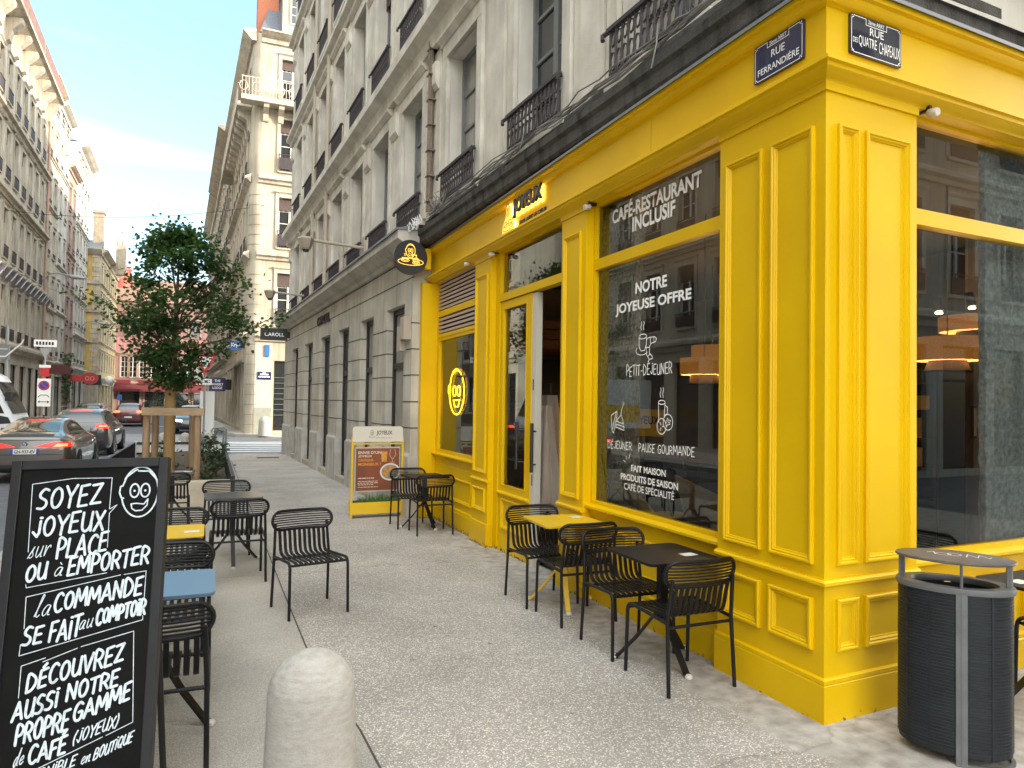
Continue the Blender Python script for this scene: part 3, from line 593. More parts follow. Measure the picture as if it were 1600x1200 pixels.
obj('bracket', MB().box(RS, .235, .33, -.10, -.02, -.16, .16), YEL, rs)
# street name plates
NAVY = M('blue_enamel', (.010, .012, .075), .22, spec=.6, coat=.6)
NAVY2 = M('dark_blue_enamel', (.008, .010, .032), .12, spec=.7, coat=1.0)
def plate(F, u0, u1, z0, z1, rows, lab, mat, n=.004, tabw=.18):
    t = thing('street_name_plate', lab, 'street sign', F((u0+u1)/2, n, z0))
    m = MB(); r = .012; pts = []
    for cx, cz, a in ((u1-r, z0+r, -90), (u1-r, z1-r, 0), (u0+r, z1-r, 90), (u0+r, z0+r, 180)): pts += arc(cx, cz, r, r, a, a+90, 4)
    m.plate(F, pts, n-.003, n+.012); obj('panel', m, mat, t, 40)
    m = MB(); N = n+.0128; i = .010; c = .018; um = (u0+u1)/2
    m.stroke(F, [(um-tabw/2, z1-i), (u0+i+c, z1-i), (u0+i+c, z1-i-c*.6), (u0+i, z1-i-c), (u0+i, z0+i+c), (u0+i+c, z0+i+c*.4), (u0+i+c, z0+i), (u1-i-c, z0+i), (u1-i-c, z0+i+c*.6), (u1-i, z0+i+c), (u1-i, z1-i-c), (u1-i-c, z1-i-c*.4), (u1-i-c, z1-i), (um+tabw/2, z1-i), (um+tabw/2, z1-.045), (um-tabw/2, z1-.045), (um-tabw/2, z1-i)], .0045, N)
    for cu in (u0+.014, u1-.014):
        for cz in (z0+.014, z1-.014): m.disc(F, cu, cz, .004, N+.001)
    obj('border', m, WHITEV, t)
    for s, a, b, c_, e, bo in rows: text('lettering', F, s, u0+a, u0+b, z0+c_, z0+e, N+.0005, WHITEV, t, 0, bo)
    return t
plate(LF, -3.548, -3.137, 3.80, 4.038, [('2ème ARRT', .135, .277, .200, .225, .01), ('RUE', .15, .262, .118, .165, .006), ('FERRANDIÈRE', .035, .378, .040, .092, .007)], 'blue enamel street plate reading RUE FERRANDIÈRE on the left face of the yellow corner', NAVY)
plate(RF, .178, .621, 3.803, 4.038, [('2ème ARRT', .150, .292, .200, .224, .01), ('RUE', .165, .285, .135, .180, .006), ('DES', .022, .062, .068, .098, .0), ('QUATRE', .07, .225, .050, .118, .0), ('CHAPEAUX', .245, .43, .046, .116, .0)], 'dark blue street plate reading RUE DES QUATRE CHAPEAUX right of the yellow corner', NAVY2)
# small security cameras under the cornice
def seccam(F, u, n, z, lab, white=True):
    t = thing('security_camera', lab, 'security camera', F(u, n, z), 0, 'security cameras under the yellow cornice')
    a = F(u, n, z); b = F(u+.0, n+.065, z-.012)
    obj('body', MB().tube([a, a.lerp(b, .15), a.lerp(b, .9), b], [.018, .026, .026, .023], 14), M('camera_white', (.6, .58, .54), .4) if white else WHITE, t, 40)
    obj('bracket', MB().box(F, u-.012, u+.012, n-.06, n+.02, z+.01, z+.05), BLACKM, t)
    return t
seccam(RF, .865, .02, 3.575, 'white bullet camera above the right hand window near the corner')
seccam(LF, -5.70, .0, 3.56, 'white bullet camera at the top left of the big lettered window')
seccam(LF, -8.12, .0, 3.575, 'white bullet camera at the top left of the open door')
seccam(LF, -8.95, .03, 3.60, 'white bullet camera above the wooden louvres')
# ------------------------------------------------------------------ buildings
_wc = {}
def window_mesh(w_, h, st):
    """casement pair with glazing bars; origin bottom middle, glass at y=0, street on -y"""
    k = (round(w_, 2), round(h, 2), st)
    if k in _wc: return _wc[k]
    F = FrM(Matrix()); fr = MB(); b = .055; a = w_/2
    fr.box(F, -a, -a+b, -.03, .05, 0, h); fr.box(F, a-b, a, -.03, .05, 0, h); fr.box(F, -a+b, a-b, -.03, .048, 0, b); fr.box(F, -a+b, a-b, -.03, .048, h-b, h)
    if 'w' not in st:
        fr.box(F, -.05, .05, -.02, .055, b, h-b)
        nb = 2 if h < 1.7 else 3
        for i in range(1, nb+1):
            z = b+(h-2*b)*i/(nb+1); fr.box(F, -a+b, -.05, -.01, .03, z-.02, z+.02); fr.box(F, .05, a-b, -.01, .03, z-.02, z+.02)
    else:
        fr.box(F, -a+b, a-b, -.02, .05, h*.72-.04, h*.72+.04)
    pn = MB(); pn.face(F, [(-a+.02, .02), (a-.02, .02), (a-.02, h-.02), (-a+.02, h-.02)], .006)
    va = None
    if 'l' in st:
        va = MB(); zt = h-.0; zb = h*.74
        pts = [(-a+.02, zt)]+[(-a+.02+(2*a-.04)*i/10, zb+(.06 if i % 2 else 0)) for i in range(11)]+[(a-.02, zt)]
        va.plate(F, pts, .07, .09)
    _wc[k] = (mesh_of('window_frame', fr, FRM[st[0]]), mesh_of('pane', pn, PANEC if 'c' in st else PANE), mesh_of('valance', va, VAL) if va else None)
    return _wc[k]
VAL = M('pierced_valance', (.075, .05, .042), .7, var=.3, scale=14)
FRM = {'g': GREYW, 'p': WHITEW, 'o': BROWNW, 'k': BLACKM}
_rc = {}
def rail_mesh(w_, h, fine):
    k = (round(w_, 2), round(h, 2), fine)
    if k in _rc: return _rc[k]
    m = MB(); F = FrM(Matrix()); a = w_/2
    m.box(F, -a-.03, a+.03, .0, .05, h-.035, h); m.box(F, -a, a, .012, .038, .03, .055)
    n = max(4, int(w_/(.085 if fine else .14))); P = lambda x, z: F(x, .025, z)
    for i in range(n+1):
        x = -a+w_*i/n; m.tube([P(x, .04), P(x, h-.03)], .011, 4)
    if fine:
        for i in range(n):
            x = -a+w_*(i+.5)/n; r = w_/n*.42
            m.tube([P(x+r*cos(t), h*.32+h*.18*sin(t)) for t in [2*pi*q/7 for q in range(7)]], .010, 4, True)
            m.tube([P(x+r*.9*cos(t), h*.73+h*.13*sin(t)) for t in [2*pi*q/7 for q in range(7)]], .010, 4, True)
        for sgn in (-1, 1): m.tube([F(sgn*(a+.03), .025, h-.02), F(sgn*(a+.07), .06, h-.05), F(sgn*(a+.05), .07, h-.10)], .022, 6)
        m.box(F, -a, -a+.02, -.18, .02, h-.03, h-.01); m.box(F, a-.02, a, -.18, .02, h-.03, h-.01)
    else: m.box(F, -a, a, .02, .03, h*.12, h*.8)
    _rc[k] = mesh_of('railing', m, IRON); return _rc[k]
def wall_sheet(F, u0, u1, z0, z1, ops, rev, m):
    """street face with real openings and their reveals"""
    us = sorted({round(x, 3) for x in [u0, u1]+[o[0]-o[1]/2 for o in ops]+[o[0]+o[1]/2 for o in ops] if u0-1e-6 <= x <= u1+1e-6})
    zs = sorted({round(x, 3) for x in [z0, z1]+[o[2] for o in ops]+[o[3] for o in ops] if z0-1e-6 <= x <= z1+1e-6})
    for a, b in zip(us[:-1], us[1:]):
        run = None
        for c, d in zip(zs[:-1], zs[1:]):
            um, zm = (a+b)/2, (c+d)/2
            hole = any(abs(um-o[0]) < o[1]/2 and o[2] < zm < o[3] for o in ops)
            if hole:
                if run is not None: m.face(F, [(a, run), (b, run), (b, c), (a, c)], 0); run = None
            elif run is None: run = c
        if run is not None: m.face(F, [(a, run), (b, run), (b, z1), (a, z1)], 0)
    for u, w_, c, d, *_ in ops:
        a, b = u-w_/2, u+w_/2; P = [F(a, 0, c), F(b, 0, c), F(b, 0, d), F(a, 0, d), F(a, -rev, c), F(b, -rev, c), F(b, -rev, d), F(a, -rev, d)]
        m.add(P, [(0, 1, 5, 4), (1, 2, 6, 5), (2, 3, 7, 6), (3, 0, 4, 7)])
def add_windows(root, F, ops, rev, fine=False, railn=.06):
    for u, w_, zb, zt, st, *rest in ops:
        rh = rest[0] if rest else 0
        fr, pn, va = window_mesh(w_, zt-zb, st)
        wo_ = link('window', fr, root, F.mat(u, -rev, zb)); link('pane', pn, wo_)
        if va: link('valance', va, wo_, Matrix.Translation((0, 0, 0)))
        if rh: link('railing', rail_mesh(w_+.06, rh, fine), root, F.mat(u, railn, zb-.02))
def block(name, label, cat, F, u0, u1, depth, z0, z1, ops, wall, trim, strings=(), rev=.22, cornice=.5, surround=True, sidez=None, railn=.05, fine=False, roof=None, loc=None, group=None, quoins=None, gfops=(), gfmat=None):
    root = thing(name, label, cat, loc or F((u0+u1)/2, 0, z0), 0, group)
    m = MB(); wall_sheet(F, u0, u1, z0, z1, ops, rev, m)
    P = [F(u0, 0, z0), F(u0, 0, z1), F(u0, -depth, z1), F(u0, -depth, z0), F(u1, 0, z0), F(u1, 0, z1), F(u1, -depth, z1), F(u1, -depth, z0)]
    m.add(P, [(0, 1, 2, 3), (4, 5, 6, 7), (1, 5, 6, 2), (3, 2, 6, 7)])
    obj('wall', m, wall, root)
    t = MB()
    for z, h, p in strings: t.ext(F, [(-.02, z), (p*.4, z), (p*.5, z+h*.35), (p, z+h*.5), (p, z+h*.8), (p*.8, z+h), (-.02, z+h*1.15)], u0, u1)
    if cornice: c = cornice; t.ext(F, [(-.1, z1-c*.9), (c*.2, z1-c*.9), (c*.25, z1-c*.5), (c*.6, z1-c*.35), (c, z1-c*.1), (c, z1), (c*.9, z1+.05), (-.1, z1+.12)], u0, u1)
    if surround:
        for u, w_, c, d, *_ in ops:
            if d-c > 3.2: continue
            a = w_/2; t.box(F, u-a-.16, u-a, -.01, .05, c, d); t.box(F, u+a, u+a+.16, -.01, .05, c, d)
            t.box(F, u-a-.16, u+a+.16, -.01, .055, d, d+.2); t.ext(F, [(0, d+.2), (.07, d+.2), (.14, d+.27), (.14, d+.31), (0, d+.33)], u-a-.2, u+a+.2)
            t.box(F, u-a-.12, u+a+.12, -.01, .10, c-.09, c)
    if quoins:
        for uu in quoins:
            z = z0+.2; i = 0
            while z < z1-1: t.box(F, uu-.28-.1*(i % 2), uu+.28+.1*(i % 2), -.01, .035, z, z+.42); z += .46; i += 1
    if t.v: obj('moulding', t, trim, root)
    add_windows(root, F, ops, rev-.02, fine, railn)
    if roof:
        h, rm, lean = roof; r = MB(); zz = z1+.10
        r.add([F(u0, -.1, zz), F(u1, -.1, zz), F(u1, -.1-lean, zz+h), F(u0, -.1-lean, zz+h), F(u1, -depth, zz+h), F(u0, -depth, zz+h), F(u1, -depth, zz), F(u0, -depth, zz)], [(0, 1, 2, 3), (3, 2, 4, 5), (0, 3, 5, 7), (1, 6, 4, 2), (5, 4, 6, 7)])
        obj('roof', r, rm, root)
    return root
SGREY = stone('grey_render', (.63, .60, .535), .86, 1.1)
SGREYT = stone('grey_stone_trim', (.65, .615, .545), .86, 2.0)
SCREAM = stone('cream_limestone', (.45, .395, .31), .8, .7)
SCREAMT = stone('cream_trim', (.47, .42, .34), .7, 1.5)
SARC = stone('ashlar_grey', (.51, .48, .415), .8, 1.5, .3)
SPALE = stone('pale_render', (.52, .50, .45), .66, .6)
SPALE2 = stone('ivory_render', (.50, .46, .385), .76, .6)
SBROWN = stone('brown_render', (.34, .26, .22), .8, .9)
SOCHRE = stone('ochre_render', (.60, .42, .15), .8, .7)
SPINK = stone('pink_render', (.25, .155, .15), .8, .7)
SDARK = stone('sooty_ledge', (.085, .08, .072), .35, 5, .9)
ZINC = M('zinc_roof', (.20, .22, .24), .5, .5, var=.2)
SLATE = M('slate_roof', (.09, .10, .12), .6, var=.3, scale=12)
TILE = M('clay_tile_roof', (.20, .12, .085), .8, var=.3, scale=8)
BRICK = M('red_brick', (.36, .12, .06), .8, var=.25, scale=20)
JOINT = M('joint_line', (.07, .065, .055), .9)
gf = gfar

# ---- corner building above the shopfront, with the stone arcade beyond it
GA = Fr((2.86, 11.3, 0), (.04, -1)); GU = Fr((2.96, 11.3, 0), (.04, -1))
cols = [-8.6+.0]
cs = [-6.62, -4.52, -2.27, -.04, 1.93, 3.90, 5.98, 8.05, 10.1, 12.3]
ops = []
for s_ in cs:
    ops += [(-s_, 1.12, 4.56, 6.66, 'gc' if abs(s_+4.52) > .1 else 'g', .46), (-s_, 1.12, 7.72, 10.05, 'gc' if abs(s_-1.93) > .1 else 'gcl', .50), (-s_, 1.12, 11.15, 13.4, 'gcl', .55), (-s_, 1.12, 14.5, 16.6, 'gcl', .55), (-s_, 1.12, 17.8, 19.6, 'gc', .5)]
corner = block('corner_building', 'tall grey rendered corner building with iron window guards above the yellow shopfront', 'building', GU, -14.1, 8.35, 11, 4.30, 21.5, ops, SGREY, SGREYT,
    [(6.98, .50, .30), (10.40, .32, .22), (13.75, .32, .22), (17.0, .3, .2)], .26, .7, True, fine=True, railn=.07, roof=(3.0, ZINC, 1.6), loc=(3.3, 7, 0))
t = MB()
mids = [(a+b)/2 for a, b in zip(cs[:-1], cs[1:])]
for s_ in mids+[-7.75, 13.6]:
    for z0, z1 in ((4.5, 6.95), (7.6, 10.38), (11.0, 13.72)):
        t.box(GU, -s_-.26, -s_+.26, -.01, .035, z0, z1)
        if s_ > -2: t.box(GU, -s_-.2, -s_+.2, .03, .10, z1-.52, z1-.2); t.ext(GU, [(.03, z1-.6), (.05, z1-.6), (.10, z1-.52), (.03, z1-.52)], -s_-.2, -s_+.2)
        obj('pilaster_strip', t, SGREYT, corner); t = MB()
# right hand face
GR = Fr((3.30, 2.98, 0), (cos(RA), sin(RA)))
rops = []
for u in (1.3, 3.5, 5.7, 7.9):
    for z0, z1 in ((4.56, 6.66), (7.72, 10.05), (11.15, 13.4), (14.5, 16.6), (17.8, 19.6)): rops.append((u, 1.12, z0, z1, 'gc', .46))
m = MB(); wall_sheet(GR, 0, 11, 4.3, 21.5, rops, .26, m); obj('wall', m, SGREY, corner); add_windows(corner, GR, rops, .24, True, .07)
m = MB(); m.ext(GR, [(-.1, 20.9), (.14, 20.9), (.7, 21.4), (.7, 21.5), (-.1, 21.6)], -.5, 11); obj('cornice', m, SGREYT, corner)
# right hand ground floor continues beyond the shop
m = MB(); m.box(RF, 3.95, 11, -.3, -.1, -.3, 4.3); obj('wall', m, SARC, corner)
# sooty ledge over the shopfront
LP = [(-.35, 4.17), (.0, 4.17), (.02, 4.20), (.02, 4.30), (.05, 4.33), (.05, 4.40), (.02, 4.43), (-.02, 4.45), (-.03, 4.52), (-.35, 4.56)]
GL_ = Fr((3.03, 7, 0), (.024, -1))
m = MB(); m.ext(GL_, [(n-.01, z) for n, z in LP], -3.85, 4.03); m.ext(RF, [(n+.0, z) for n, z in LP], -.03, 8); obj('ledge', m, SDARK, corner)
# stone arcade
ao = [(-.03, 1.05), (1.99, 3.0), (4.09, 5.2), (6.17, 7.42), (8.57, 9.9), (11.16, 12.35)]
aops = [(-(a+b)/2, b-a, .02, 3.33) for a, b in ao]
m = MB(); wall_sheet(GA, -14.1, .45, -.35, 4.42, aops, .2, m)
P = [GA(.45, 0, -.35), GA(.45, 0, 4.42), GA(.45, -.4, 4.42), GA(.45, -.4, -.35), GA(-14.1, 0, -.35), GA(-14.1, 0, 4.42), GA(-14.1, -11, 4.42), GA(-14.1, -11, -.35), GA(-14.1, 0, 4.40), GA(.45, 0, 4.40), GA(.45, -2, 4.40), GA(-14.1, -2, 4.40)]
m.add(P, [(0, 1, 2, 3), (4, 5, 6, 7), (8, 9, 10, 11)]); arc_ = obj('arcade', m, SARC, corner)
m = MB()
for z in (3.70, 4.03): m.box(GA, -14.1, .452, -.02, .004, z-.009, z+.009)
piers = [(-.45, -.03)]+[(ao[i][1], ao[i+1][0]) for i in range(5)]+[(12.35, 14.1)]
for a, b in piers:
    for z in (1.33, 1.74, 2.16, 2.57, 2.98):
        m.box(GA, -b-.003, -a+.003, -.02, .004, z-.009, z+.009)
        m.box(GA, -a-.002, -a+.004, -.2, .0, z-.009, z+.009)
obj('joints', m, JOINT, arc_)
SPL = stone('pier_plinth', (.47, .445, .41), .8, 3)
for a, b in piers:
    m = MB(); m.box(GA, -b-.03, -a+.03, -.3, .04, -.35, .88); m.ext(GA, [(-.3, .88), (.04, .88), (.0, .93), (-.3, .93)], -b-.01, -a+.01)
    obj('pier_base', m, SPL, arc_)
m = MB()
for a, b in ao: m.box(GA, -b+.04, -a-.04, -.2, .02, -.35, .05)
obj('sill', m, SCREAM, arc_)
m = MB(); m.ext(GA, [(-.05, 4.05), (.06, 4.05), (.08, 4.12), (.16, 4.15), (.24, 4.22), (.30, 4.26), (.30, 4.38), (-.05, 4.40)], -14.4, .6); obj('cornice', m, SARC, corner)
m = MB(); m.ext(GA, [(-.05, 4.402), (.28, 4.382), (.33, 4.375), (.33, 4.41), (.28, 4.415), (-.05, 4.52)], -14.43, .62); obj('gutter', m, ZINC, corner)
SHW = M('shop_pane_dark', (.10, .10, .095), .07, spec=.8, var=.3, scale=1.2)
for i, (a, b) in enumerate(ao):
    u = -(a+b)/2; h = 3.28; w_ = b-a; F = GA
    m = MB(); m.box(F, u-w_/2, u-w_/2+.07, -.2, -.12, .05, 3.33); m.box(F, u+w_/2-.07, u+w_/2, -.2, -.12, .05, 3.33); m.box(F, u-w_/2+.07, u+w_/2-.07, -.2, -.125, 3.24, 3.33)
    m.box(F, u-w_/2+.07, u+w_/2-.07, -.2, -.125, 2.30, 2.40); m.box(F, u-w_/2+.07, u+w_/2-.07, -.2, -.125, .05, .13)
    f_ = obj('shop_window', m, BLACKM, corner); obj('pane', MB().face(F, [(u-w_/2+.03, .06), (u+w_/2-.03, .06), (u+w_/2-.03, 3.3), (u-w_/2+.03, 3.3)], -.165), CURT if i in (0, 1, 4) else SHW, f_)
text('lettering', GA, 'CAROLL', -7.80, -6.16, 3.66, 3.885, .04, BLACKM, corner, .03, .01)
# downpipes
PIPE = M('beige_downpipe', (.42, .36, .29), .6, var=.1)
for s_, zt in ((6.98, 20), (8.95, 20), (4.93, 5.2)):
    m = MB(); m.tube([GU(-s_, .12, 4.4), GU(-s_, .12, zt)], .055, 10)
    for z in (5, 7.6, 10, 13): 
        if z < zt: m.tube([GU(-s_, .12, z), GU(-s_, .12, z+.07)], .066, 10)
    obj('downpipe', m, PIPE, corner, 40)
# old conduit with cables beside the second window
m = MB(); rr = random.Random(3)
for i in range(5):
    o = rr.uniform(-.045, .045); m.tube([GU(1.16+o+rr.uniform(-.015, .015), .05+.02*i, 4.55+k*.3) for k in range(10)], .016, 6)
m.tube([GU(1.16, .12, 7.2), GU(1.2, .2, 7.35), GU(1.3, .33, 7.5)], .02, 6)
for k in range(7): m.box(GU, 1.09, 1.24, .0, .15, 4.7+k*.38, 4.716+k*.38)
cd = tag(obj('cable_conduit', m, M('brown_cables', (.20, .15, .115), .7, var=.3, scale=30), None, 50), 'vertical bundle of brown cables running up the grey wall between two windows', 'cables')
# slack cables lying along the ledge
m = MB()
for i in range(6):
    zz = 4.50+rr.uniform(-.03, .07); pts = []
    for k in range(26):
        u = -3.2+k*.285; pts.append(GL_(u, .03+rr.uniform(-.02, .04), zz+.025*sin(k*.7+i*2)+rr.uniform(-.01, .01)-.015*k/26))
    m.tube(pts, rr.choice((.005, .007, .010)), 5)
for i in range(4):
    u0 = -3.5+rr.uniform(0, 1.1); m.tube([GL_(u0+.12*sin(q*1.3+i)+.05*q*rr.uniform(.5, 1), .05+.03*rr.random()*q, 4.55+.10*sin(q*1.7+i*1.1)) for q in range(9)], .006, 5)
for u0, dz in ((2.55, .34), (3.4, .22), (.2, .2)): m.tube([GL_(u0, .06, 4.62), GL_(u0+.03, .09, 4.62-dz*.5), GL_(u0-.02, .10, 4.62-dz)], .007, 5)
tag(obj('slack_cables', m, M('cable_grey', (.11, .105, .10), .6, col2=(.30, .29, .27), scale=2), None, 50), 'tangle of slack grey cables lying along the sooty ledge above the yellow fascia', 'cables')
m = MB()
for i in range(4):
    u0 = -3.75+i*.14; m.tube([GL_(u0+.10*sin(q*1.4+i), .10+.02*q*rr.random(), 4.50+.09*sin(q*1.9+i*1.3)-.01*q) for q in range(10)], .006, 5)
tag(obj('loose_cables', m, WHITE, None, 50), 'loops of loose white cable hanging off the left end of the sooty ledge', 'cables')

# ---- left side of the street
FLs = Fr((-11, 48, 0), (-.03, 1))
rows = [(4.95, 8.0, .7), (9.55, 12.35, .7), (14.0, 16.85, .7), (18.4, 20.85, .7)]
o1 = [(.2+2.13*k, 1.0, a, b, 'pl', r) for k in range(-3, 6) for a, b, r in rows]
gfo = [(1.2+2.6*k, 2.0, .1, 3.6, 'kw') for k in range(-3, 5)]
l1 = block('apartment_building', 'cream six storey building with a brown screened top balcony, nearest on the left side', 'building', FLs, -8, 12.6, 10, gf-.1, 23.2, o1+gfo, SPALE2, SCREAMT,
    [(4.25, .55, .35), (8.7, .5, .3), (12.85, .5, .32), (17.2, .5, .35)], cornice=0, railn=.08, quoins=(11.9,), roof=(3.4, SLATE, 1.6))
m = MB(); m.ext(FLs, [(-.1, 22.75), (.2, 22.75), (.75, 23.05), (.95, 23.1), (.95, 23.3), (-.1, 23.32)], -8, 12.6)
for k in range(-3, 6):
    u = 1.25+2.13*k; m.ext(FLs, [(0, 21.4), (.2, 21.5), (.3, 22.1), (.75, 22.6), (.8, 22.8), (0, 22.8)], u-.28, u+.28)
obj('balcony', m, SCREAMT, l1)
m = MB(); m.box(FLs, -8, -2.6, .86, .9, 23.35, 24.3); m.box(FLs, -2.2, 4.9, .86, .9, 23.35, 24.3); m.box(FLs, 5.3, 12.4, .86, .9, 23.35, 24.3); obj('balcony_screen', m, M('brown_canvas', (.17, .10, .085), .9, var=.2, scale=3), l1)
m = MB()
for k in range(-3, 6):
    u = .2+2.13*k; m.box(FLs, u-.75, u+.75, -1.4, .0, 23.3, 25.6); m.ext(FLs, [(-1.5, 25.6), (.1, 25.6), (.12, 25.75), (-.2, 26.1), (-1.5, 26.1)], u-.85, u+.85)
obj('dormer', m, SCREAMT, l1)
m = MB()
for u, z in ((7.4, 28.4),): m.box(FLs, u-.9, u+.9, -3.2, -1.6, 25, z); m.box(FLs, u-1, u+1, -3.3, -1.5, z, z+.2)
obj('chimney', m, BRICK, l1)
m = MB()
for u, z in ((8.6, 29.5), (10.2, 29.0)): m.tube([FLs(u, -1.5, 25.5), FLs(u, -1.5, z)], .035, 5); m.tube([FLs(u-.1, -1.5, z-.2), FLs(u+1.1, -1.3, z-.55)], .03, 5); m.tube([FLs(u-.4, -1.9, z-.1), FLs(u+.5, -1.1, z-.35)], .025, 5)
obj('aerial', m, FLASH, l1)
m = MB(); m.tube([FLs(12.5, .12, 0), FLs(12.5, .12, 22)], .09, 8); obj('downpipe', m, M('rusty_pink_pipe', (.40, .26, .2), .7), l1, 50)
# lattice shelf of glass over the second storey (white lattice frieze)
m = MB()
for k in range(12): u = -4+k*1.35; m.add([FLs(u, .36, 8.1), FLs(u+1.2, .36, 8.1), FLs(u+.6, .9, 8.75)], [(0, 1, 2)]); m.tube([FLs(u, .36, 8.15), FLs(u+.6, .6, 8.75), FLs(u+1.2, .36, 8.15)], .05, 5)
obj('lattice_frieze', m, FLASH, l1)
def storeys(u_, w_, z0, dz, hh, n, st, r=.0): return [(u, w_, z0+dz*i, z0+dz*i+hh, st, r) if r else (u, w_, z0+dz*i, z0+dz*i+hh, st) for u in u_ for i in range(n)]
l2 = block('apartment_building', 'ivory building with plain window surrounds, second on the left side', 'building', FLs, 12.6, 17.4, 10, gf-.1, 25.4, storeys((13.8, 16.1), .95, 4.75, 3.75, 2.1, 6, 'p', .35)+[(15, 3.4, .1, 3.3, 'kw')], SPALE2, SCREAMT, [(4.1, .3, .2), (8.1, .25, .18), (15.6, .25, .18), (19.4, .25, .18)], cornice=.6, quoins=(17.2,), roof=(1.2, TILE, 3))
l3 = block('apartment_building', 'pale grey building with plain windows, third on the left side', 'building', FLs, 17.4, 22.5, 10, gf-.1, 25.0, storeys((18.7, 21.1), .95, 4.9, 3.75, 2.1, 6, 'p', .35)+[(20, 3.6, .1, 3.3, 'kw')], SPALE, SPALE, [(4.2, .3, .2), (8.3, .25, .18), (12, .25, .18), (19.5, .25, .18)], cornice=.6, roof=(1.2, TILE, 3))
l4 = block('apartment_building', 'narrow brown rendered building with white window frames, on the left side', 'building', FLs, 22.5, 27.6, 10, gf-.1, 21.6, storeys((23.7, 26.2), 1.0, 4.7, 3.3, 2.0, 5, 'p', .3)+[(25, 3.6, .1, 3.3, 'kw')], SBROWN, SBROWN, [(4.1, .25, .15), (14.0, .2, .15)], cornice=.5, roof=(1.2, TILE, 3))
m = MB(); m.box(FLs, 23, 27.2, -4, -.6, 21.7, 24.4); obj('attic', m, SBROWN, l4)
l5 = block('apartment_building', 'tall pale grey building with a deep eave, last before the ochre building on the left', 'building', FLs, 27.6, 36.3, 10, gf-.1, 25.2, storeys((28.9, 31.2, 33.5, 35.4), 1.0, 4.9, 3.4, 2.1, 6, 'p', .35)+[(30, 3.6, .1, 3.4, 'kw'), (34, 3.2, .1, 3.4, 'kw')], SPALE, SPALE, [(4.1, .3, .3), (7.3, .25, .3), (10.9, .25, .2), (17.6, .25, .2)], cornice=.9, roof=(1.5, ZINC, 3))
# ochre corner building: end wall towards us, long wall along the street
FO = Fr((-12.45, 86, 0), (1, .02)); FOs = Fr((-11.1, 86.03, 0), (-.02, 1))
oo = storeys((1.5, 3.9, 6.3, 8.7, 11.1, 13.5, 15.9), 1.0, 4.6, 3.1, 1.9, 4, 'p')+[(2.2+3.1*k, 2.2, .1, 3.0, 'kw') for k in range(5)]
oc = block('ochre_building', 'ochre rendered corner building with cream stone quoins at the far end of the left side', 'building', FOs, 0, 18, 1.3, gf-.1, 17.3, oo, stone('ochre_pale_render', (.60, .50, .28), .8, .7), SCREAMT, [(3.4, .4, .25), (7.4, .25, .2), (10.6, .25, .2), (13.6, .25, .2)], cornice=.7, quoins=(.3,))
m = MB(); m.face(FO, [(-8, gf-.1), (1.35, gf-.1), (1.35, 17.3), (-8, 17.3)], 0.02); obj('wall', m, SOCHRE, oc)
m = MB()
for z in (3.4, 7.4, 10.6, 13.6): m.box(FO, -8, 1.4, 0, .2, z, z+.35)
m.box(FO, -8, 1.35, 0, .04, gf, 3.4)
z = 3.9; i = 0
while z < 16.8: m.box(FO, .75-.15*(i % 2), 1.37, 0, .06, z, z+.42); z += .5; i += 1
m.ext(FO, [(0, 16.7), (.2, 16.7), (.7, 17.2), (.7, 17.35), (0, 17.4)], -8, 1.5); obj('moulding', m, SCREAMT, oc)
m = MB(); m.box(FO, -3, -.0, -8, -1, 17.3, 18.6); m.add([FO(-8, .3, 17.42), FO(1.5, .3, 17.42), FO(1.2, -4, 19.0), FO(-8, -4, 19.0)], [(0, 1, 2, 3)]); obj('roof', m, ZINC, oc)
CHS = stone('chimney_stone', (.34, .29, .22), .7, 2)
m = MB(); m.box(FO, .35, 1.35, -3, -2, 17.4, 21.6); m.box(FO, .25, 1.45, -3.1, -1.9, 21.6, 21.9); obj('chimney', m, CHS, oc)
m = MB(); m.box(FO, 2.0, 3.0, -9, -8, 16, 19.5)
for q in (2.2, 2.7): m.lathe(FO(q, -8.5, 19.5), [(.16, 0), (.12, .8)], 8)
obj('chimney', m, CHS, oc)
obj('plaque', MB().box(FO, -.35, -.05, .02, .10, 4.6, 6.6).box(FO, -.55, .15, .02, .09, 5.8, 6.0), BROWNW, oc)
# pink restaurant closing the street
FP = Fr((-12.5, 104, 0), (1, 0))
po = [(2.6+2.15*k+dx, .9, 4.3, 7.0, 'p') for k in range(6) for dx in (-.47, .47)]+[(3.3+3.5*k, 1.3, 9.7, 12.0, 'o') for k in range(4)]+[(2.8+2.9*k, 2.3, .1, 3.0, 'kw') for k in range(4)]
pk = block('pink_restaurant', 'pink rendered house with a red awning and tiled roof closing the end of the street', 'building', FP, 0, 16, 8, gf-.5, 14.2, po, SPINK, stone('pink_stone_trim', (.33, .25, .20), .8, 1), [(3.4, .3, .2), (7.15, .3, .25)], cornice=.5, roof=(3.6, TILE, 5.5))
m = MB(); m.box(FP, .2, 15.8, .03, .06, 7.5, 9.4); obj('pink_band', m, M('pink_paint', (.34, .17, .17), .8, var=.1), pk)
m = MB(); m.ext(FP, [(.1, 3.35), (1.8, 2.75), (1.8, 2.45), (1.78, 2.45), (1.78, 2.73), (.1, 3.30)], .2, 15.8); obj('awning', m, M('red_awning', (.12, .014, .02), .8), pk)
for a, b in ((.5, 2.9), (3.8, 8.6), (9.5, 14)):
    sbx = obj('sign_panel', MB().box(FP, a, b, .1, .22, 3.42, 3.95), M('dark_red_sign', (.13, .015, .02), .5), pk)
m = MB(); m.lathe((-12.5+1.2, 108, 15.0), [(1.0, 0), (1.0, 3.6), (1.15, 3.7), (1.15, 3.9), (.9, 4.1)], 14); obj('chimney', m, M('red_paint_cowl', (.52, .07, .06), .6, var=.15), pk, 40)

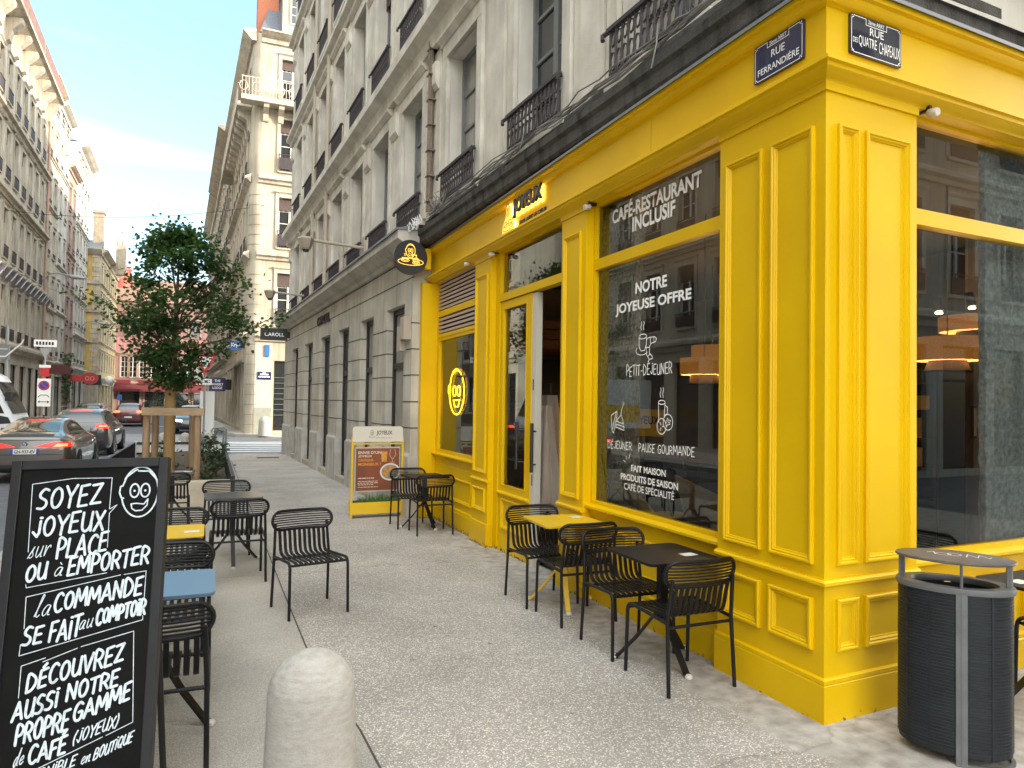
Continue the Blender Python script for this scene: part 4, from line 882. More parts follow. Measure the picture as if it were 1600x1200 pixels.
# ---- right side beyond the side street
FK = Fr((2.0, 39, 0), (1, 0)); FKs = Fr((1.62, 39.4, 0), (.04, -1))
kro = []
for u in (1.62, 4.3, 7.0):
    kro += [(u, 1.15, 5.6, 8.35, 'pl', .9), (u, 1.15, 9.7, 12.35, 'pl', .9), (u, 1.15, 13.75, 16.5, 'pl', .9), (u, 1.15, 17.6, 19.7, 'pl')]
kro += [(1.75, 1.5, .1, 3.75, 'kw'), (5.5, 2.6, .1, 3.75, 'kw')]
kr = block('cream_building', 'tall cream limestone corner building with a long iron balcony across the side street', 'building', FK, 0, 14, 12, gf-.1, 20.9, kro, SCREAM, SCREAMT, [(4.75, .45, .35), (9.0, .4, .28), (13.0, .4, .28)], cornice=.55, fine=False, railn=.1)
kso = [(-2.1*k-1.5, 1.0, a, b, 'pl', .7) for k in range(7) for a, b in ((5.6, 8.35), (9.7, 12.35), (13.75, 16.5), (17.6, 19.7))]+[(-2.3*k-1.9, 1.9, .1, 3.7, 'kw') for k in range(6)]
m = MB(); wall_sheet(FKs, -15, 0, gf-.1, 20.9, kso, .22, m); obj('wall', m, SCREAM, kr)
m = MB()
for z, h, p in ((4.75, .45, .35), (9.0, .4, .28), (13.0, .4, .28)): m.ext(FKs, [(-.02, z), (p*.5, z+h*.35), (p, z+h*.5), (p, z+h*.8), (-.02, z+h*1.15)], -15, .3)
m.ext(FKs, [(-.1, 20.4), (.12, 20.4), (.55, 20.85), (.55, 20.95), (-.1, 21)], -15, .5); obj('moulding', m, SCREAMT, kr)
add_windows(kr, FKs, kso, .2, False, .08)
m = MB(); m.lathe((2.12, 39.5, gf-.1), [(.52, 0), (.52, 21.0-gf)], 20); obj('rounded_corner', m, SCREAM, kr, 40)
m = MB()
for i in range(38):
    z = .4+i*.52
    if z < 4.6 or 5.4 < z < 8.7 or 9.6 < z < 12.8: m.lathe((2.12, 39.5, z), [(.535, 0), (.535, .03)], 20)
obj('corner_joints', m, stone('joint_tan', (.30, .26, .2), .8, 2), kr)
# top balcony on both faces
m = MB(); m.box(FK, -.95, 9, 0, .75, 17.0, 17.25); m.box(FKs, -15, .1, 0, .75, 17.0, 17.25)
for k in range(8): m.ext(FK, [(0, 16.2), (.12, 16.25), (.2, 16.6), (.6, 16.8), (.65, 17.0), (0, 17.0)], .15+.75*k, .42+.75*k)
for k in range(9): m.ext(FKs, [(0, 15.9), (.12, 16.0), (.2, 16.5), (.6, 16.7), (.65, 17.0), (0, 17.0)], -1.2*k-1.0, -1.2*k-.5)
obj('balcony', m, SCREAMT, kr)
m = MB(); RK = M('cream_iron', (.42, .36, .30), .6)
m.box(FK, -.95, 9, .68, .72, 18.15, 18.2); m.box(FKs, -15, .1, .68, .72, 18.15, 18.2); m.box(FKs, -15, .1, .68, .72, 17.3, 17.33)
for i in range(60): u = -.93+i*.165; m.box(FK, u, u+.03, .69, .71, 17.25, 18.15)
for i in range(16): u = -.85+i*.6; m.tube([FK(u+.2*cos(2*pi*q/8), .70, 17.7+.25*sin(2*pi*q/8)) for q in range(8)], .025, 4, True)
for i in range(60): u = -15+i*.25; m.box(FKs, u, u+.03, .69, .71, 17.25, 18.15)
obj('balcony_railing', m, RK, kr)
m = MB(); m.add([FK(-.1, -.1, 21), FK(14, -.1, 21), FK(14, -1.6, 25.5), FK(1.2, -1.6, 25.5), FK(1.2, -12, 25.5), FK(14, -12, 25.5), FK(-.1, -12, 21)], [(0, 1, 2, 3), (0, 3, 4, 6), (3, 2, 5, 4)]); obj('roof', m, SLATE, kr)
m = MB(); m.box(FK, 1.0, 3.2, -2.2, .1, 21, 24.2); obj('dormer', m, SCREAM, kr)
fr, pn, va = window_mesh(1.1, 1.9, 'pl'); wo_ = link('window', fr, kr, FK.mat(1.95, .12, 21.6)); link('pane', pn, wo_)
m = MB(); m.box(FK, -.2, .85, -2.0, -.6, 20.9, 27); obj('chimney', m, BRICK, kr)
m = MB(); m.box(FK, 0.05, .9, 0, .03, gf, 1.3); obj('painted_base', m, M('grey_green_paint', (.25, .26, .22), .7, var=.1), kr)
m = MB(); m.box(FK, 0.05, .9, 0, .025, 1.3, 4.7); obj('painted_wall', m, M('pale_grey_paint', (.40, .385, .35), .7, var=.06), kr)
m = MB()
for k in range(8): m.box(FK, 1.02, 2.48, -.1, -.06, .9+.28*k, .92+.28*k)
obj('shutter_slats', m, GREYW, kr)
m = MB(); m.add([FKs(-2, .1, 3.95), FKs(-9, .1, 3.95), FKs(-9, 1.1, 3.3), FKs(-2, 1.1, 3.3), FKs(-2, 1.1, 3.2), FKs(-9, 1.1, 3.2)], [(0, 1, 2, 3), (3, 2, 5, 4)]); obj('awning', m, M('awning_canvas', (.45, .43, .38), .8), kr)
FK2 = Fr((1.02, 54.4, 0), (.04, -1))
r2 = block('apartment_building', 'cream building with a heavy bracketed cornice, next beyond the cream corner building', 'building', FK2, -18, 0, 10, gf-.1, 21.2, [(-2.2*k-1.2, 1.0, a, b, 'pl', .7) for k in range(8) for a, b in ((5.4, 8), (9.3, 11.8), (13.2, 15.6), (16.9, 19))]+[(-2.2*k-1.2, 1.7, .1, 3.6, 'kw') for k in range(8)], SCREAM, SCREAMT, [(4.4, .4, .3), (8.5, .3, .25), (12.4, .3, .25), (16, .3, .2)], cornice=1.0, railn=.08, roof=(1.5, ZINC, 2))
FK3 = Fr((.30, 72.4, 0), (.04, -1))
r3 = block('apartment_building', 'ivory building at the far end of the right side of the street', 'building', FK3, -20, 0, 10, gf-.1, 21.0, [(-2.2*k-1.2, 1.0, a, b, 'p', .7) for k in range(9) for a, b in ((5.4, 8), (9.3, 11.8), (13.2, 15.6), (16.9, 19))]+[(-2.2*k-1.2, 1.7, .1, 3.6, 'kw') for k in range(9)], SPALE2, SCREAMT, [(4.4, .4, .3), (8.5, .3, .25), (12.4, .3, .25), (16, .3, .2)], cornice=.9, railn=.08, roof=(1.5, TILE, 2))

# ---- the rest of the street around the camera: it shades the scene and shows in the shop windows
FN = Fr((-11, 0, 0), (0, 1))
def frontage(name, lab, F, u0, u1, zt, wall, trim, ph=0.0, st='pl'):
    n = int((u1-u0)/2.3); cu = [u0+1.2+ph+2.3*i for i in range(n)]
    o = [(u, 1.1, a, b, st, .6) for u in cu for a, b in ((4.9, 7.4), (8.7, 11.1), (12.4, 14.7))]+[(u, 1.6, .1, 3.5, 'kw') for u in cu]
    return block(name, lab, 'building', F, u0, u1, 9, gf-.2, zt, o, wall, trim, [(3.95, .45, .35), (7.9, .35, .25), (11.7, .35, .25), (15.6, .3, .2)], cornice=.7, railn=.08, roof=(2.5, ZINC, 2))
frontage('apartment_building', 'cream building across the road from the yellow shop', FN, 4, 33, 21, SCREAM, SCREAMT)
frontage('apartment_building', 'ivory building across the road behind the camera', FN, -16, 3.8, 22, SPALE2, SCREAMT)
FB = Fr((3.6, -6.2, 0), (-1, -.05))
frontage('apartment_building', 'grey building across the side street from the yellow shop', FB, -20, 0, 20, SPALE, SGREYT)
FBs = Fr((3.6, -6.2, 0), (.0, -1))
frontage('apartment_building', 'grey building along the street behind the camera', FBs, .2, 24, 20, SGREY, SGREYT)
# ------------------------------------------------------------------ inside the cafe
INW = M('cafe_wall_taupe', (.17, .14, .115), .8, var=.1); INF = M('cafe_floor', (.10, .08, .065), .5, var=.2, scale=4)
PILS = 2.075
ROUGH = stone('rough_hewn_stone', (.34, .35, .335), .6, 6, 1.0)
m = MB(); m.add([(3.35, 3.2, .03), (10.5, 3.2, .03), (10.5, 11.2, .03), (3.35, 11.2, .03)], [(0, 1, 2, 3)]); struct('floor', m, INF)
m = MB(); m.add([(3.35, 3.2, 3.75), (12, 3.2, 3.75), (12, 11.2, 3.75), (3.35, 11.2, 3.75)], [(0, 1, 2, 3)]); struct('ceiling', m, M('cafe_ceiling', (.05, .042, .036), .8))
m = MB(); m.add([(8.6, 3.2, 0), (8.6, 11.2, 0), (8.6, 11.2, 3.8), (8.6, 3.2, 3.8), (3.33, 11.15, 0), (8.6, 11.15, 0), (8.6, 11.15, 3.8), (3.33, 11.15, 3.8), (8.6, 3.3, 0), (8.6, 3.3, 3.8)], [(0, 1, 2, 3), (4, 5, 6, 7)]); struct('interior_wall', m, INW)
tag(obj('back_counter', MB().box(ID, 3.9, 6.2, 9.6, 10.4, .03, 1.05), M('back_counter_wood', (.05, .035, .025), .5), None, None, .01), 'dark back counter carrying the coffee machine inside the door', 'counter')
tag(obj('dark_board', MB().box(ID, 3.9, 5.8, 10.95, 11.0, 1.75, 2.5), M('board_black', (.012, .012, .012), .5)), 'plain black board on the wall inside the door', 'menu board')  # plain black board filling the black area of the doorway view
def roughwall(u0, u1, F, n0, n1):
    m = MB(); m.box(F, u0, u1, n1, n0, .03, 3.74); me = mesh_of('stone_pillar', m, ROUGH)
    bm = bmesh.new(); bm.from_mesh(me); bmesh.ops.subdivide_edges(bm, edges=bm.edges, cuts=40, use_grid_fill=True)
    from mathutils import noise
    for v in bm.verts: v.co += Vector([noise.noise(v.co*13+Vector((7*i, 0, 0))) for i in range(3)])*.02
    bm.to_mesh(me); bm.free(); me.shade_smooth(); return link('stone_pillar', me)
ROUGH = M('rough_hewn_stone_lit', (.26, .275, .26), .9, col2=(.66, .68, .64), scale=26, bump=1.0, bscale=30, detail=12)  # same stone as the other pillar, lightened in place of missing daylight
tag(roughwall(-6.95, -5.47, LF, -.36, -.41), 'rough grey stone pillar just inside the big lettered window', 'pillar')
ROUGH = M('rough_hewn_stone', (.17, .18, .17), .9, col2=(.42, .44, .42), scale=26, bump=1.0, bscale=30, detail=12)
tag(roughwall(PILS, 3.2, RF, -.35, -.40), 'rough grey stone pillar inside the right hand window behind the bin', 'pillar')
# pendants
RAT = M('woven_shade', (.30, .155, .05), .8, var=.35, scale=60, stretch=(1, 1, 5), emit=(1, .36, .05), es=.045)
BULB = M('warm_bulb', (1, .8, .5), .5, emit=(1, .62, .25), es=16)
def pendant(p, r, h, lab, ztop=3.7, energy=20):
    t = thing('pendant_lamp', lab, 'pendant lamp', p, 0, 'pendant lamps in the cafe')
    m = MB(); x, y, z = p
    m.lathe(p, [(r, 0), (r, h)], 28, caps=False); m.lathe((x, y, z), [(r*.97, h), (r*.97, 0)], 28, caps=False); obj('lamp_shade', m, RAT, t, 50)
    obj('diffuser_ring', MB().lathe((x, y, z-.10), [(r*.55, .10), (r*.7, .0), (r*.72, .01)], 24), BLACKM, t, 40)
    obj('cord', MB().tube([(x, y, z+h), (x, y, ztop)], .006, 5), BLACKM, t)
    obj('bulb', MB().lathe((x, y, z+h*.2), [(.005, 0), (.035, .03), (.045, .07), (.02, .12), (.005, .13)], 12), BULB, t, 60)
    l = bpy.data.lights.new('bulb_light', 'POINT'); l.energy = energy; l.color = (1, .62, .3); l.shadow_soft_size = .06
    lo = bpy.data.objects.new('bulb_light', l); COL.objects.link(lo); lo.location = (0, 0, h*.4); lo.parent = t
pendant((4.6, 5.87, 2.06), .24, .17, 'woven drum pendant lamp glowing behind the right edge of the lettered window')
pendant((5.88, 4.2, 2.17), .265, .20, 'big woven drum pendant lamp behind the right hand window')
pendant((7.5, 5.0, 2.58), .38, .16, 'wide dark pendant lamp further back behind the right hand window')
pendant((6.4, 8.0, 2.4), .28, .18, 'woven pendant lamp deep inside the cafe behind the door')
def spot(p, lab):
    t = thing('ceiling_spot', lab, 'spotlight', p, 0, 'ceiling spots in the cafe'); x, y, z = p
    obj('housing', MB().tube([(x, y, z+.16), (x-.02, y-.04, z+.02)], .04, 10), BLACKM, t, 40); obj('lens', MB().lathe((x-.022, y-.043, z-.0), [(.001, 0), (.03, .004), (.03, .012), (.001, .02)], 10), BULB, t)
spot((6.15, 4.5, 2.62), 'lit ceiling spot seen above the big woven pendant'); spot((6.9, 4.7, 2.74), 'second lit ceiling spot right of the first above the pendants'); spot((6.8, 6.7, 1.9), 'small warm spot low inside the lettered window')
# shelf with goods
t = thing('shelf_unit', 'dark wall shelves stacked with boxes and jars at the back of the cafe', 'shelves', (7.7, 6.9, 0)); SHD = M('shelf_wood', (.035, .025, .02), .6)
S0 = Fr((8.0, 6.1, 0), (.58, -.81))
m = MB(); m.box(S0, -1.1, .2, -.4, -.36, 0, 2.4); m.box(S0, -1.1, -1.06, -.36, 0, 0, 2.4); m.box(S0, .16, .2, -.36, 0, 0, 2.4)
for z in (.1, .6, 1.0, 1.35, 1.7, 2.05, 2.36): m.box(S0, -1.06, .16, -.36, -.01, z, z+.03)
obj('carcass', m, SHD, t)
rr = random.Random(5); cols_ = [M('goods_kraft', (.42, .28, .13), .7), M('goods_white', (.5, .45, .36), .6), M('goods_yellow', (.6, .36, .03), .5), M('goods_dark', (.05, .04, .035), .5)]
goods = [('box', .16, .2), ('jar', .1, .16)]
for zi, z in enumerate((.64, 1.04, 1.39, 1.74, 2.09)):
    u = -1.0
    while u < .0:
        w_ = rr.uniform(.11, .19); h = rr.uniform(.14, .25); mt = rr.choice(cols_)
        o = obj('goods_box', MB().box(S0, u, u+w_, -.3, -.06, z, z+h), mt, None, None, .006); tag(o, 'small packet of goods standing on the dark cafe shelves', 'packet', 'packets on the cafe shelves'); u += w_+rr.uniform(.01, .04)
m = MB(); m.box(S0, .22, .5, -.5, -.2, 0, 3.7); tag(obj('dark_post', m, M('black_panel', (.012, .012, .013), .4)), 'tall black panel beside the cafe shelves', 'panel')
t = thing('picture_frame', 'small framed picture on the pale cafe wall right of the black panel', 'picture', S0(.7, -.2, 1.5)); obj('frame', MB().box(S0, .56, .86, -.34, -.30, 1.4, 1.8), BLACKM, t); obj('print', MB().box(S0, .59, .83, -.31, -.295, 1.43, 1.77), cols_[1], t)
tag(obj('pale_partition', MB().box(S0, .5, 1.25, -.6, -.35, 0, 3.7), M('cafe_plaster', (.17, .12, .085), .8)), 'pale plaster partition at the back of the cafe', 'partition')
# counter and worktop, yellow wall panel
t = thing('counter', 'dark cafe counter with a wooden top seen through the lettered window', 'counter', (6.2, 6.6, 0)); obj('body', MB().box(ID, 6.0, 6.5, 6.6, 9.6, .03, 1.0), SHD, t); obj('top', MB().box(ID, 5.9, 6.6, 6.5, 9.7, 1.0, 1.05), M('counter_wood', (.22, .12, .05), .5, var=.2, stretch=(1, 10, 1)), t)
t = thing('wall_panel', 'yellow panel with black capital letters inside the cafe', 'sign', (6.0, 9.0, 1.3)); PF = Fr((5.9, 9.35, 0), (.4, -1)); obj('panel', MB().box(PF, 0, .62, -.03, 0, 1.28, 1.68), YEL2, t); text('lettering', PF, 'JOYEUX', .05, .57, 1.42, 1.58, .006, BLACKM, t, 0, .02)
# bench with cushions along the window, wire chairs turned over
BE = M('bench_fabric', (.30, .27, .19), .9, var=.12, scale=12, bump=.2); 
tag(obj('window_bench', MB().box(ID, 3.34, 3.86, 4.2, 6.6, .03, .66), INW, None, None, .01), 'low bench running along the inside of the lettered window', 'bench')
def cushion(c, s, rot, lab):
    me = mesh_of('cushion', MB().box(ID, -s/2, s/2, -.07, .07, -s/2, s/2), BE); bm = bmesh.new(); bm.from_mesh(me); bmesh.ops.subdivide_edges(bm, edges=bm.edges, cuts=5, use_grid_fill=True)
    for v in bm.verts:
        d = max(abs(v.co.x), abs(v.co.z))/(s/2); v.co.y *= max(.1, (1-d**3)); 
        k = 1-.10*(1-abs(abs(v.co.x)-abs(v.co.z))/(s/2)) if d > .8 else 1; v.co.x *= 1; v.co.z *= 1
    bm.to_mesh(me); bm.free(); me.shade_smooth(); o = link('cushion', me); o.matrix_basis = Matrix.Translation(c) @ rot; return tag(o, lab, 'cushion', 'beige cushions on the window bench')
R3 = lambda a, ax: Matrix.Rotation(radians(a), 4, ax)
cushion((3.62, 4.62, .90), .52, R3(20, 'Z') @ R3(-38, 'Y') @ R3(70, 'Z') @ R3(10, 'X'), 'beige cushion leaning at the right end of the window bench'); cushion((3.60, 5.15, .76), .5, R3(80, 'X') @ R3(15, 'Y'), 'beige cushion lying flat in the middle of the window bench'); cushion((3.62, 5.60, .86), .46, R3(70, 'Z') @ R3(-45, 'X'), 'beige cushion tilted at the left end of the window bench')
def wire_chair(c, rz, lab):
    t = thing('upturned_chair', lab, 'chair', c, rz, 'wire chairs turned over behind the window'); m = MB()
    for sx in (-1, 1):
        for sy in (-1, 1): m.tube([(sx*.12, sy*.1, 0), (sx*.22, sy*.2, .48)], .011, 6)
    m.tube([(-.17, -.15, .24), (.17, .15, .24)], .008, 6); m.tube([(.17, -.15, .24), (-.17, .15, .24)], .008, 6); m.tube([(-.12, -.1, 0), (.12, -.1, 0), (.12, .1, 0), (-.12, .1, 0)], .01, 6, True)
    o = link('legs', mesh_of('legs', m, BLACKM, 50), t, None); o.matrix_parent_inverse = Matrix()
    m = MB(); m.lathe((0, 0, -.06), [(.02, 0), (.2, .01), (.22, .03), (.18, .05), (.02, .055)], 20); o = link('seat', mesh_of('seat', m, BLACKM, 50), t); o.matrix_parent_inverse = Matrix()
wire_chair((3.70, 4.88, .80), .4, 'black wire chair upside down on the bench at the right of the lettered window'); wire_chair((3.68, 5.95, .80), 1.1, 'black wire chair upside down at the left of the lettered window')
t = thing('cafe_armchair', 'dark tubular armchair standing inside the right hand window', 'chair', (4.25, 3.65, 0))
m = MB(); m.tube([(3.98, 3.45, .05), (4.06, 3.45, .72), (4.1, 3.46, .76), (4.75, 3.5, .74), (4.8, 3.5, .7), (4.78, 3.5, .05)], .016, 8); m.tube([(4.0, 4.0, .05), (4.05, 4.0, .75), (4.7, 4.05, .78)], .016, 8); m.tube([(4.12, 3.46, .74), (4.45, 3.55, .45)], .013, 6); obj('tube_frame', m, BLACKM, t, 50)
obj('seat', MB().box(ID, 4.08, 4.7, 3.48, 4.0, .42, .5), INW, t, None, .02); obj('backrest', MB().box(ID, 4.05, 4.7, 3.98, 4.03, .5, .82), INW, t, None, .01)
# folded parasol leaning in the doorway
t = thing('folded_parasol', 'folded beige parasol leaning inside the open doorway', 'parasol', (3.55, 6.95, .03)); m = MB(); CL = M('parasol_canvas', (.52, .49, .44), .9, var=.08)
def drape(x, y, zt, zb, r0, r1, lx, ly, ph):
    vs = []; seg = 36; mm_ = MB()
    for i in range(15):
        f = i/14
        for k in range(seg):
            th = 2*pi*k/seg; r = (r0+(r1-r0)*f**.9)*(1+.30*sin(th*5+ph+f*1.5)+.12*sin(th*9+ph*2)); vs.append((x+lx*f+r*cos(th)*.8, y+ly*f+r*sin(th), zt+(zb-zt)*f+(.09*sin(th*5+ph) if i == 14 else 0)))
    mm_.add(vs, [(i*seg+k, i*seg+(k+1) % seg, (i+1)*seg+(k+1) % seg, (i+1)*seg+k) for i in range(14) for k in range(seg)]); return mm_
obj('canopy', drape(3.72, 7.72, 1.72, .42, .07, .20, .0, -.12, 0), CL, t, 60)
m = MB()
for dx in (-.06, 0, .07): m.tube([(3.7+dx, 7.62, .7), (3.68+dx*1.6, 7.58+dx, .05)], .014, 6)
obj('ribs', m, BLACKM, t)
t = thing('folded_parasol', 'second folded beige parasol, behind the first in the open doorway', 'parasol', (3.95, 8.1, .03)); obj('canopy', drape(3.98, 8.15, 1.85, .30, .09, .22, .05, .05, 2), CL, t, 60); obj('pole', MB().tube([(3.98, 8.15, .03), (3.98, 8.15, 2.0)], .02, 8), BLACKM, t)
tag(obj('coffee_machine', MB().box(ID, 4.45, 5.0, 9.7, 10.2, 1.05, 1.62).box(ID, 4.4, 5.05, 9.65, 10.25, 1.62, 1.68), M('machine_steel', (.35, .26, .16), .35, .6), None, None, .02), 'coffee machine glinting in the dark behind the open door', 'coffee machine')
t = thing('wooden_canopy', 'stepped wooden canopy hanging inside above the doorway', 'canopy', (5.2, 7.5, 2.4)); WDC = M('canopy_wood', (.20, .085, .03), .5, var=.25, scale=3, stretch=(1, 8, 8))
obj('boards', MB().box(ID, 4.2, 6.0, 9.5, 11.0, 2.86, 2.98).box(ID, 4.3, 6.0, 9.6, 11.0, 2.72, 2.85).box(ID, 4.4, 6.0, 9.7, 11.0, 2.58, 2.71), WDC, t)
# neon face hanging in the left window
NEON = M('neon_yellow', (1, .7, .05), .4, emit=(1, .50, .015), es=1.5)
t = thing('neon_sign', 'glowing yellow neon line face hanging in the window left of the door', 'neon sign', (3.45, 9.35, 1.88)); NF = Fr((3.36, 10.04, 1.91), (0, -1))
def neon(pts, r=.012): 
    q = [NF(a*1.4, 0, b) for a, b in pts]; nm.tube(q, r*.8, 7)
nm = MB(); k = .33
neon([(x*1.0, z) for x, z in arc(0, -.02, .24, k, -200, 40, 26)]); neon(arc(0, .0, .23, k-.02, 50, 125, 10)); neon(arc(-.02, .06, .2, k-.06, 70, 170, 12), .011)
neon([(-.235, .10), (-.275, .07), (-.28, -.02), (-.24, -.06)]); neon(ell(-.07, .0, .055, .075, 14), .011); neon(ell(.07, .0, .055, .075, 14), .011); neon([(-.1, -.14), (.1, -.13), (.06, -.23), (-.05, -.235), (-.1, -.14)], .011)
obj('tube', nm, NEON, t, 60); obj('backing', MB().plate(NF, ell(0, 0, .42, .38, 30)[:-1], -.03, -.024), glass('acrylic', (.9, .9, .9), 1.2), t)
m = MB(); m.tube([NF(-.08, -.02, .38), NF(-.08, -.02, .75)], .003, 4); m.tube([NF(.1, -.02, .37), NF(.1, -.02, .75)], .003, 4); obj('hanging_wire', m, BLACKM, t)

# ------------------------------------------------------------------ terrace furniture
def chair_meshes():
    F = ID; R = {}
    def tb(pts, r=.0125): return MB().tube(pts, r, 8)
    def bend(a, b, c, rad, n=5):
        a, b, c = Vector(a), Vector(b), Vector(c); d1 = (a-b).normalized()*rad; d2 = (c-b).normalized()*rad; p0, p2 = b+d1, b+d2
        return [tuple((1-t)**2*p0+2*t*(1-t)*b+t*t*p2) for t in [i/n for i in range(n+1)]]
    for s, nm_ in ((-1, 'L'), (1, 'R')):
        R['rear'+nm_] = mesh_of('leg', tb([(s*.247, -.245, 0), (s*.240, -.215, .44), (s*.226, -.245, .70)]), BLACK, 60)
        R['front'+nm_] = mesh_of('leg', tb([(s*.247, .235, 0)]+bend((s*.247, .235, 0), (s*.243, .222, .455), (s*.240, -.2, .435), .06)+[(s*.238, -.213, .432)]), BLACK, 60)
    st = MB(); hw, hh = .262, .078
    def bp(x, z): return (x, -.247-.16*(z-.66)-.0, z)          # backrest plane leans back a little; ends curve forward
    def bq(x, z):
        p = bp(x, z); return (p[0], p[1]+.10*(abs(x)/.26)**2.2*.45, p[2])
    cz0 = .728
    path = [bq(x, z) for x, z in arc(hw-hh, cz0, hh, hh, -90, 90, 10)+arc(-(hw-hh), cz0, hh, hh, 90, 270, 10)]
    full = []
    for i in range(len(path)):
        full.append(path[i])
        if i == 10: full += [bq(x, cz0+hh) for x in (.14, .09, .045, 0, -.045, -.09, -.14)]
    full += [bq(x, cz0-hh) for x in (-.14, -.09, -.045, 0, .045, .09, .14)]
    st.tube(full, .0125, 8, True)
    back = mesh_of('back_frame', st, BLACK, 60)
    sl = MB()
    for i in range(1, 8):
        z = cz0-hh+2*hh*i/8; dz = abs(z-cz0); xe = (hw-hh)+sqrt(max(0, hh*hh-dz*dz))-.004
        sl.tube([bq(xe*q, z) for q in (-1, -.8, -.6, -.3, 0, .3, .6, .8, 1)], .0058, 6)
    R['slats'] = mesh_of('back_slats', sl, BLACK, 60); R['back'] = back
    se = MB()
    for i in range(10):
        x = -.192+i*.0427; prof = [(-.240, .655), (-.224, .60), (-.212, .54), (-.203, .50), (-.185, .468), (-.155, .452), (-.10, .447), (.0, .446), (.12, .448), (.19, .450), (.222, .444), (.236, .428)]
        P = []; n = len(prof)
        for j, (y, z) in enumerate(prof):
            a = prof[max(j-1, 0)]; b = prof[min(j+1, n-1)]; l = hypot(b[0]-a[0], b[1]-a[1]); ny, nz = -(b[1]-a[1])/l*.004, (b[0]-a[0])/l*.004
            P += [(x-.0125, y+ny, z+nz), (x+.0125, y+ny, z+nz), (x+.0125, y-ny, z-nz), (x-.0125, y-ny, z-nz)]
        fs = [(j*4+c, j*4+(c+1) % 4, j*4+4+(c+1) % 4, j*4+4+c) for j in range(n-1) for c in range(4)]+[(0, 1, 2, 3), (n*4-4, n*4-3, n*4-2, n*4-1)]
        se.add(P, fs)
    R['seat'] = mesh_of('seat', se, BLACK, 50)
    R['cross'] = mesh_of('stretcher', tb([(-.24, -.214, .405), (.24, -.214, .405)], .0105), BLACK, 60); R['cross2'] = mesh_of('stretcher', tb([(-.242, .20, .428), (.242, .20, .428)], .0105), BLACK, 60)
    return R
CH = chair_meshes()
GL_CH = 'black slatted metal terrace chairs'
def lk_(name, me, p): o = bpy.data.objects.new(name, me); COL.objects.link(o); o.parent = p; return o
def chair(x, y, face, lab):
    """face: heading in degrees from +Y, clockwise"""
    t = thing('terrace_chair', lab, 'chair', (x, y, gz(y)), -radians(face), GL_CH)
    lk_('seat', CH['seat'], t); b = lk_('backrest', CH['back'], t); lk_('back_slats', CH['slats'], b); lk_('stretcher', CH['cross'], t); lk_('stretcher', CH['cross2'], t)
    for k in ('rearL', 'rearR', 'frontL', 'frontR'): lk_('leg', CH[k], t)
    return t
def table_meshes(mat, lm=None):
    lm = lm or mat
    R = {}; pts = []
    a, r = .288, .045
    for cx, cy, s in ((a-r, -a+r, -90), (a-r, a-r, 0), (-a+r, a-r, 90), (-a+r, -a+r, 180)): pts += arc(cx, cy, r, r, s, s+90, 5)
    m = MB(); m.prism(pts, .734, .741); m.prism([(x*.985, y*.985) for x, y in pts], .722, .733); R['top'] = mesh_of('tabletop', m, mat, 40)
    m = MB(); m.box(ID, -.028, .028, -.028, .028, .30, .724); m.box(ID, -.12, .12, -.03, .03, .70, .7225); R['col'] = mesh_of('column', m, lm)
    m = MB(); P = []
    for rr_, z, w_ in ((.0, .40, .022), (.03, .345, .022), (.16, .17, .021), (.30, .018, .020), (.325, .012, .020)): P += [(rr_, -w_, z+.014), (rr_, w_, z+.014), (rr_, w_, z-.012), (rr_, -w_, z-.012)]
    m.add(P, [(j*4+c, j*4+(c+1) % 4, j*4+4+(c+1) % 4, j*4+4+c) for j in range(4) for c in range(4)]+[(0, 1, 2, 3), (16, 17, 18, 19)]); R['leg'] = mesh_of('leg', m, lm)
    m = MB(); m.lathe((.325, 0, 0), [(.018, 0), (.026, .006), (.026, .018), (.018, .028), (.004, .032)], 12); R['foot'] = mesh_of('foot_cap', m, M('foot_plastic', (.6, .57, .5), .5), 50)
    return R
GTOP = M('black_gloss_top', (.014, .016, .02), .24); GTOP.node_tree.nodes['Principled BSDF'].inputs['IOR'].default_value = 3.0
TB = table_meshes(BLACK); TBG = table_meshes(GTOP, BLACK); TY = table_meshes(YEL2)
STK = mesh_of('sticker', MB().box(ID, -.055, .055, -.04, .04, .7412, .7418), M('white_label', (.66, .64, .58), .6, var=.25, scale=40))
def table(x, y, R, lab, legrot, stick=None, rz=0):
    t = thing('bistro_table', lab, 'table', (x, y, gz(y)), radians(rz), 'square bistro tables on the terrace')
    lk_('tabletop', R['top'], t); lk_('column', R['col'], t)
    for k in range(3):
        l = lk_('leg', R['leg'], t); l.rotation_euler = (0, 0, radians(legrot+120*k)); lk_('foot_cap', R['foot'], l)
    if stick: s = lk_('sticker', STK, t); s.location = (stick[0], stick[1], 0); s.rotation_euler = (0, 0, radians(stick[2] if len(stick) > 2 else 0))
chair(.81, 6.24, 168, 'lone chair out in the middle of the pavement, facing the camera')
table(2.90, 5.63, TY, 'yellow table beside the door, against the shopfront', 15, (.18, .12, 10), -3)
chair(2.79, 5.84, 180, 'chair on the far side of the yellow table by the door'); chair(2.83, 5.27, 0, 'chair on the near side of the yellow table by the door')
table(2.89, 4.12, TB, 'black table under the big lettered window', 27, (.14, -.10, 5), 0)
chair(2.83, 4.47, 182, 'chair on the far side of the black table under the big window'); chair(2.815, 3.83, 0, 'chair on the near side of the black table, closest to the yellow corner')
table(2.86, 9.92, TB, 'black table beside the poster board, left of the door', 40, None, 4)
chair(2.71, 10.08, 180, 'chair on the far side of the table beside the poster board'); chair(2.83, 9.48, 2, 'chair on the near side of the table beside the poster board')
table(.25, 8.34, TBG, 'black table standing alone in front of the planter end', -90, None, 2)
chair(.20, 8.95, 180, 'chair behind the black table in front of the planter'); chair(.28, 7.60, -2, 'chair in front of the black table before the planter, back to the camera')
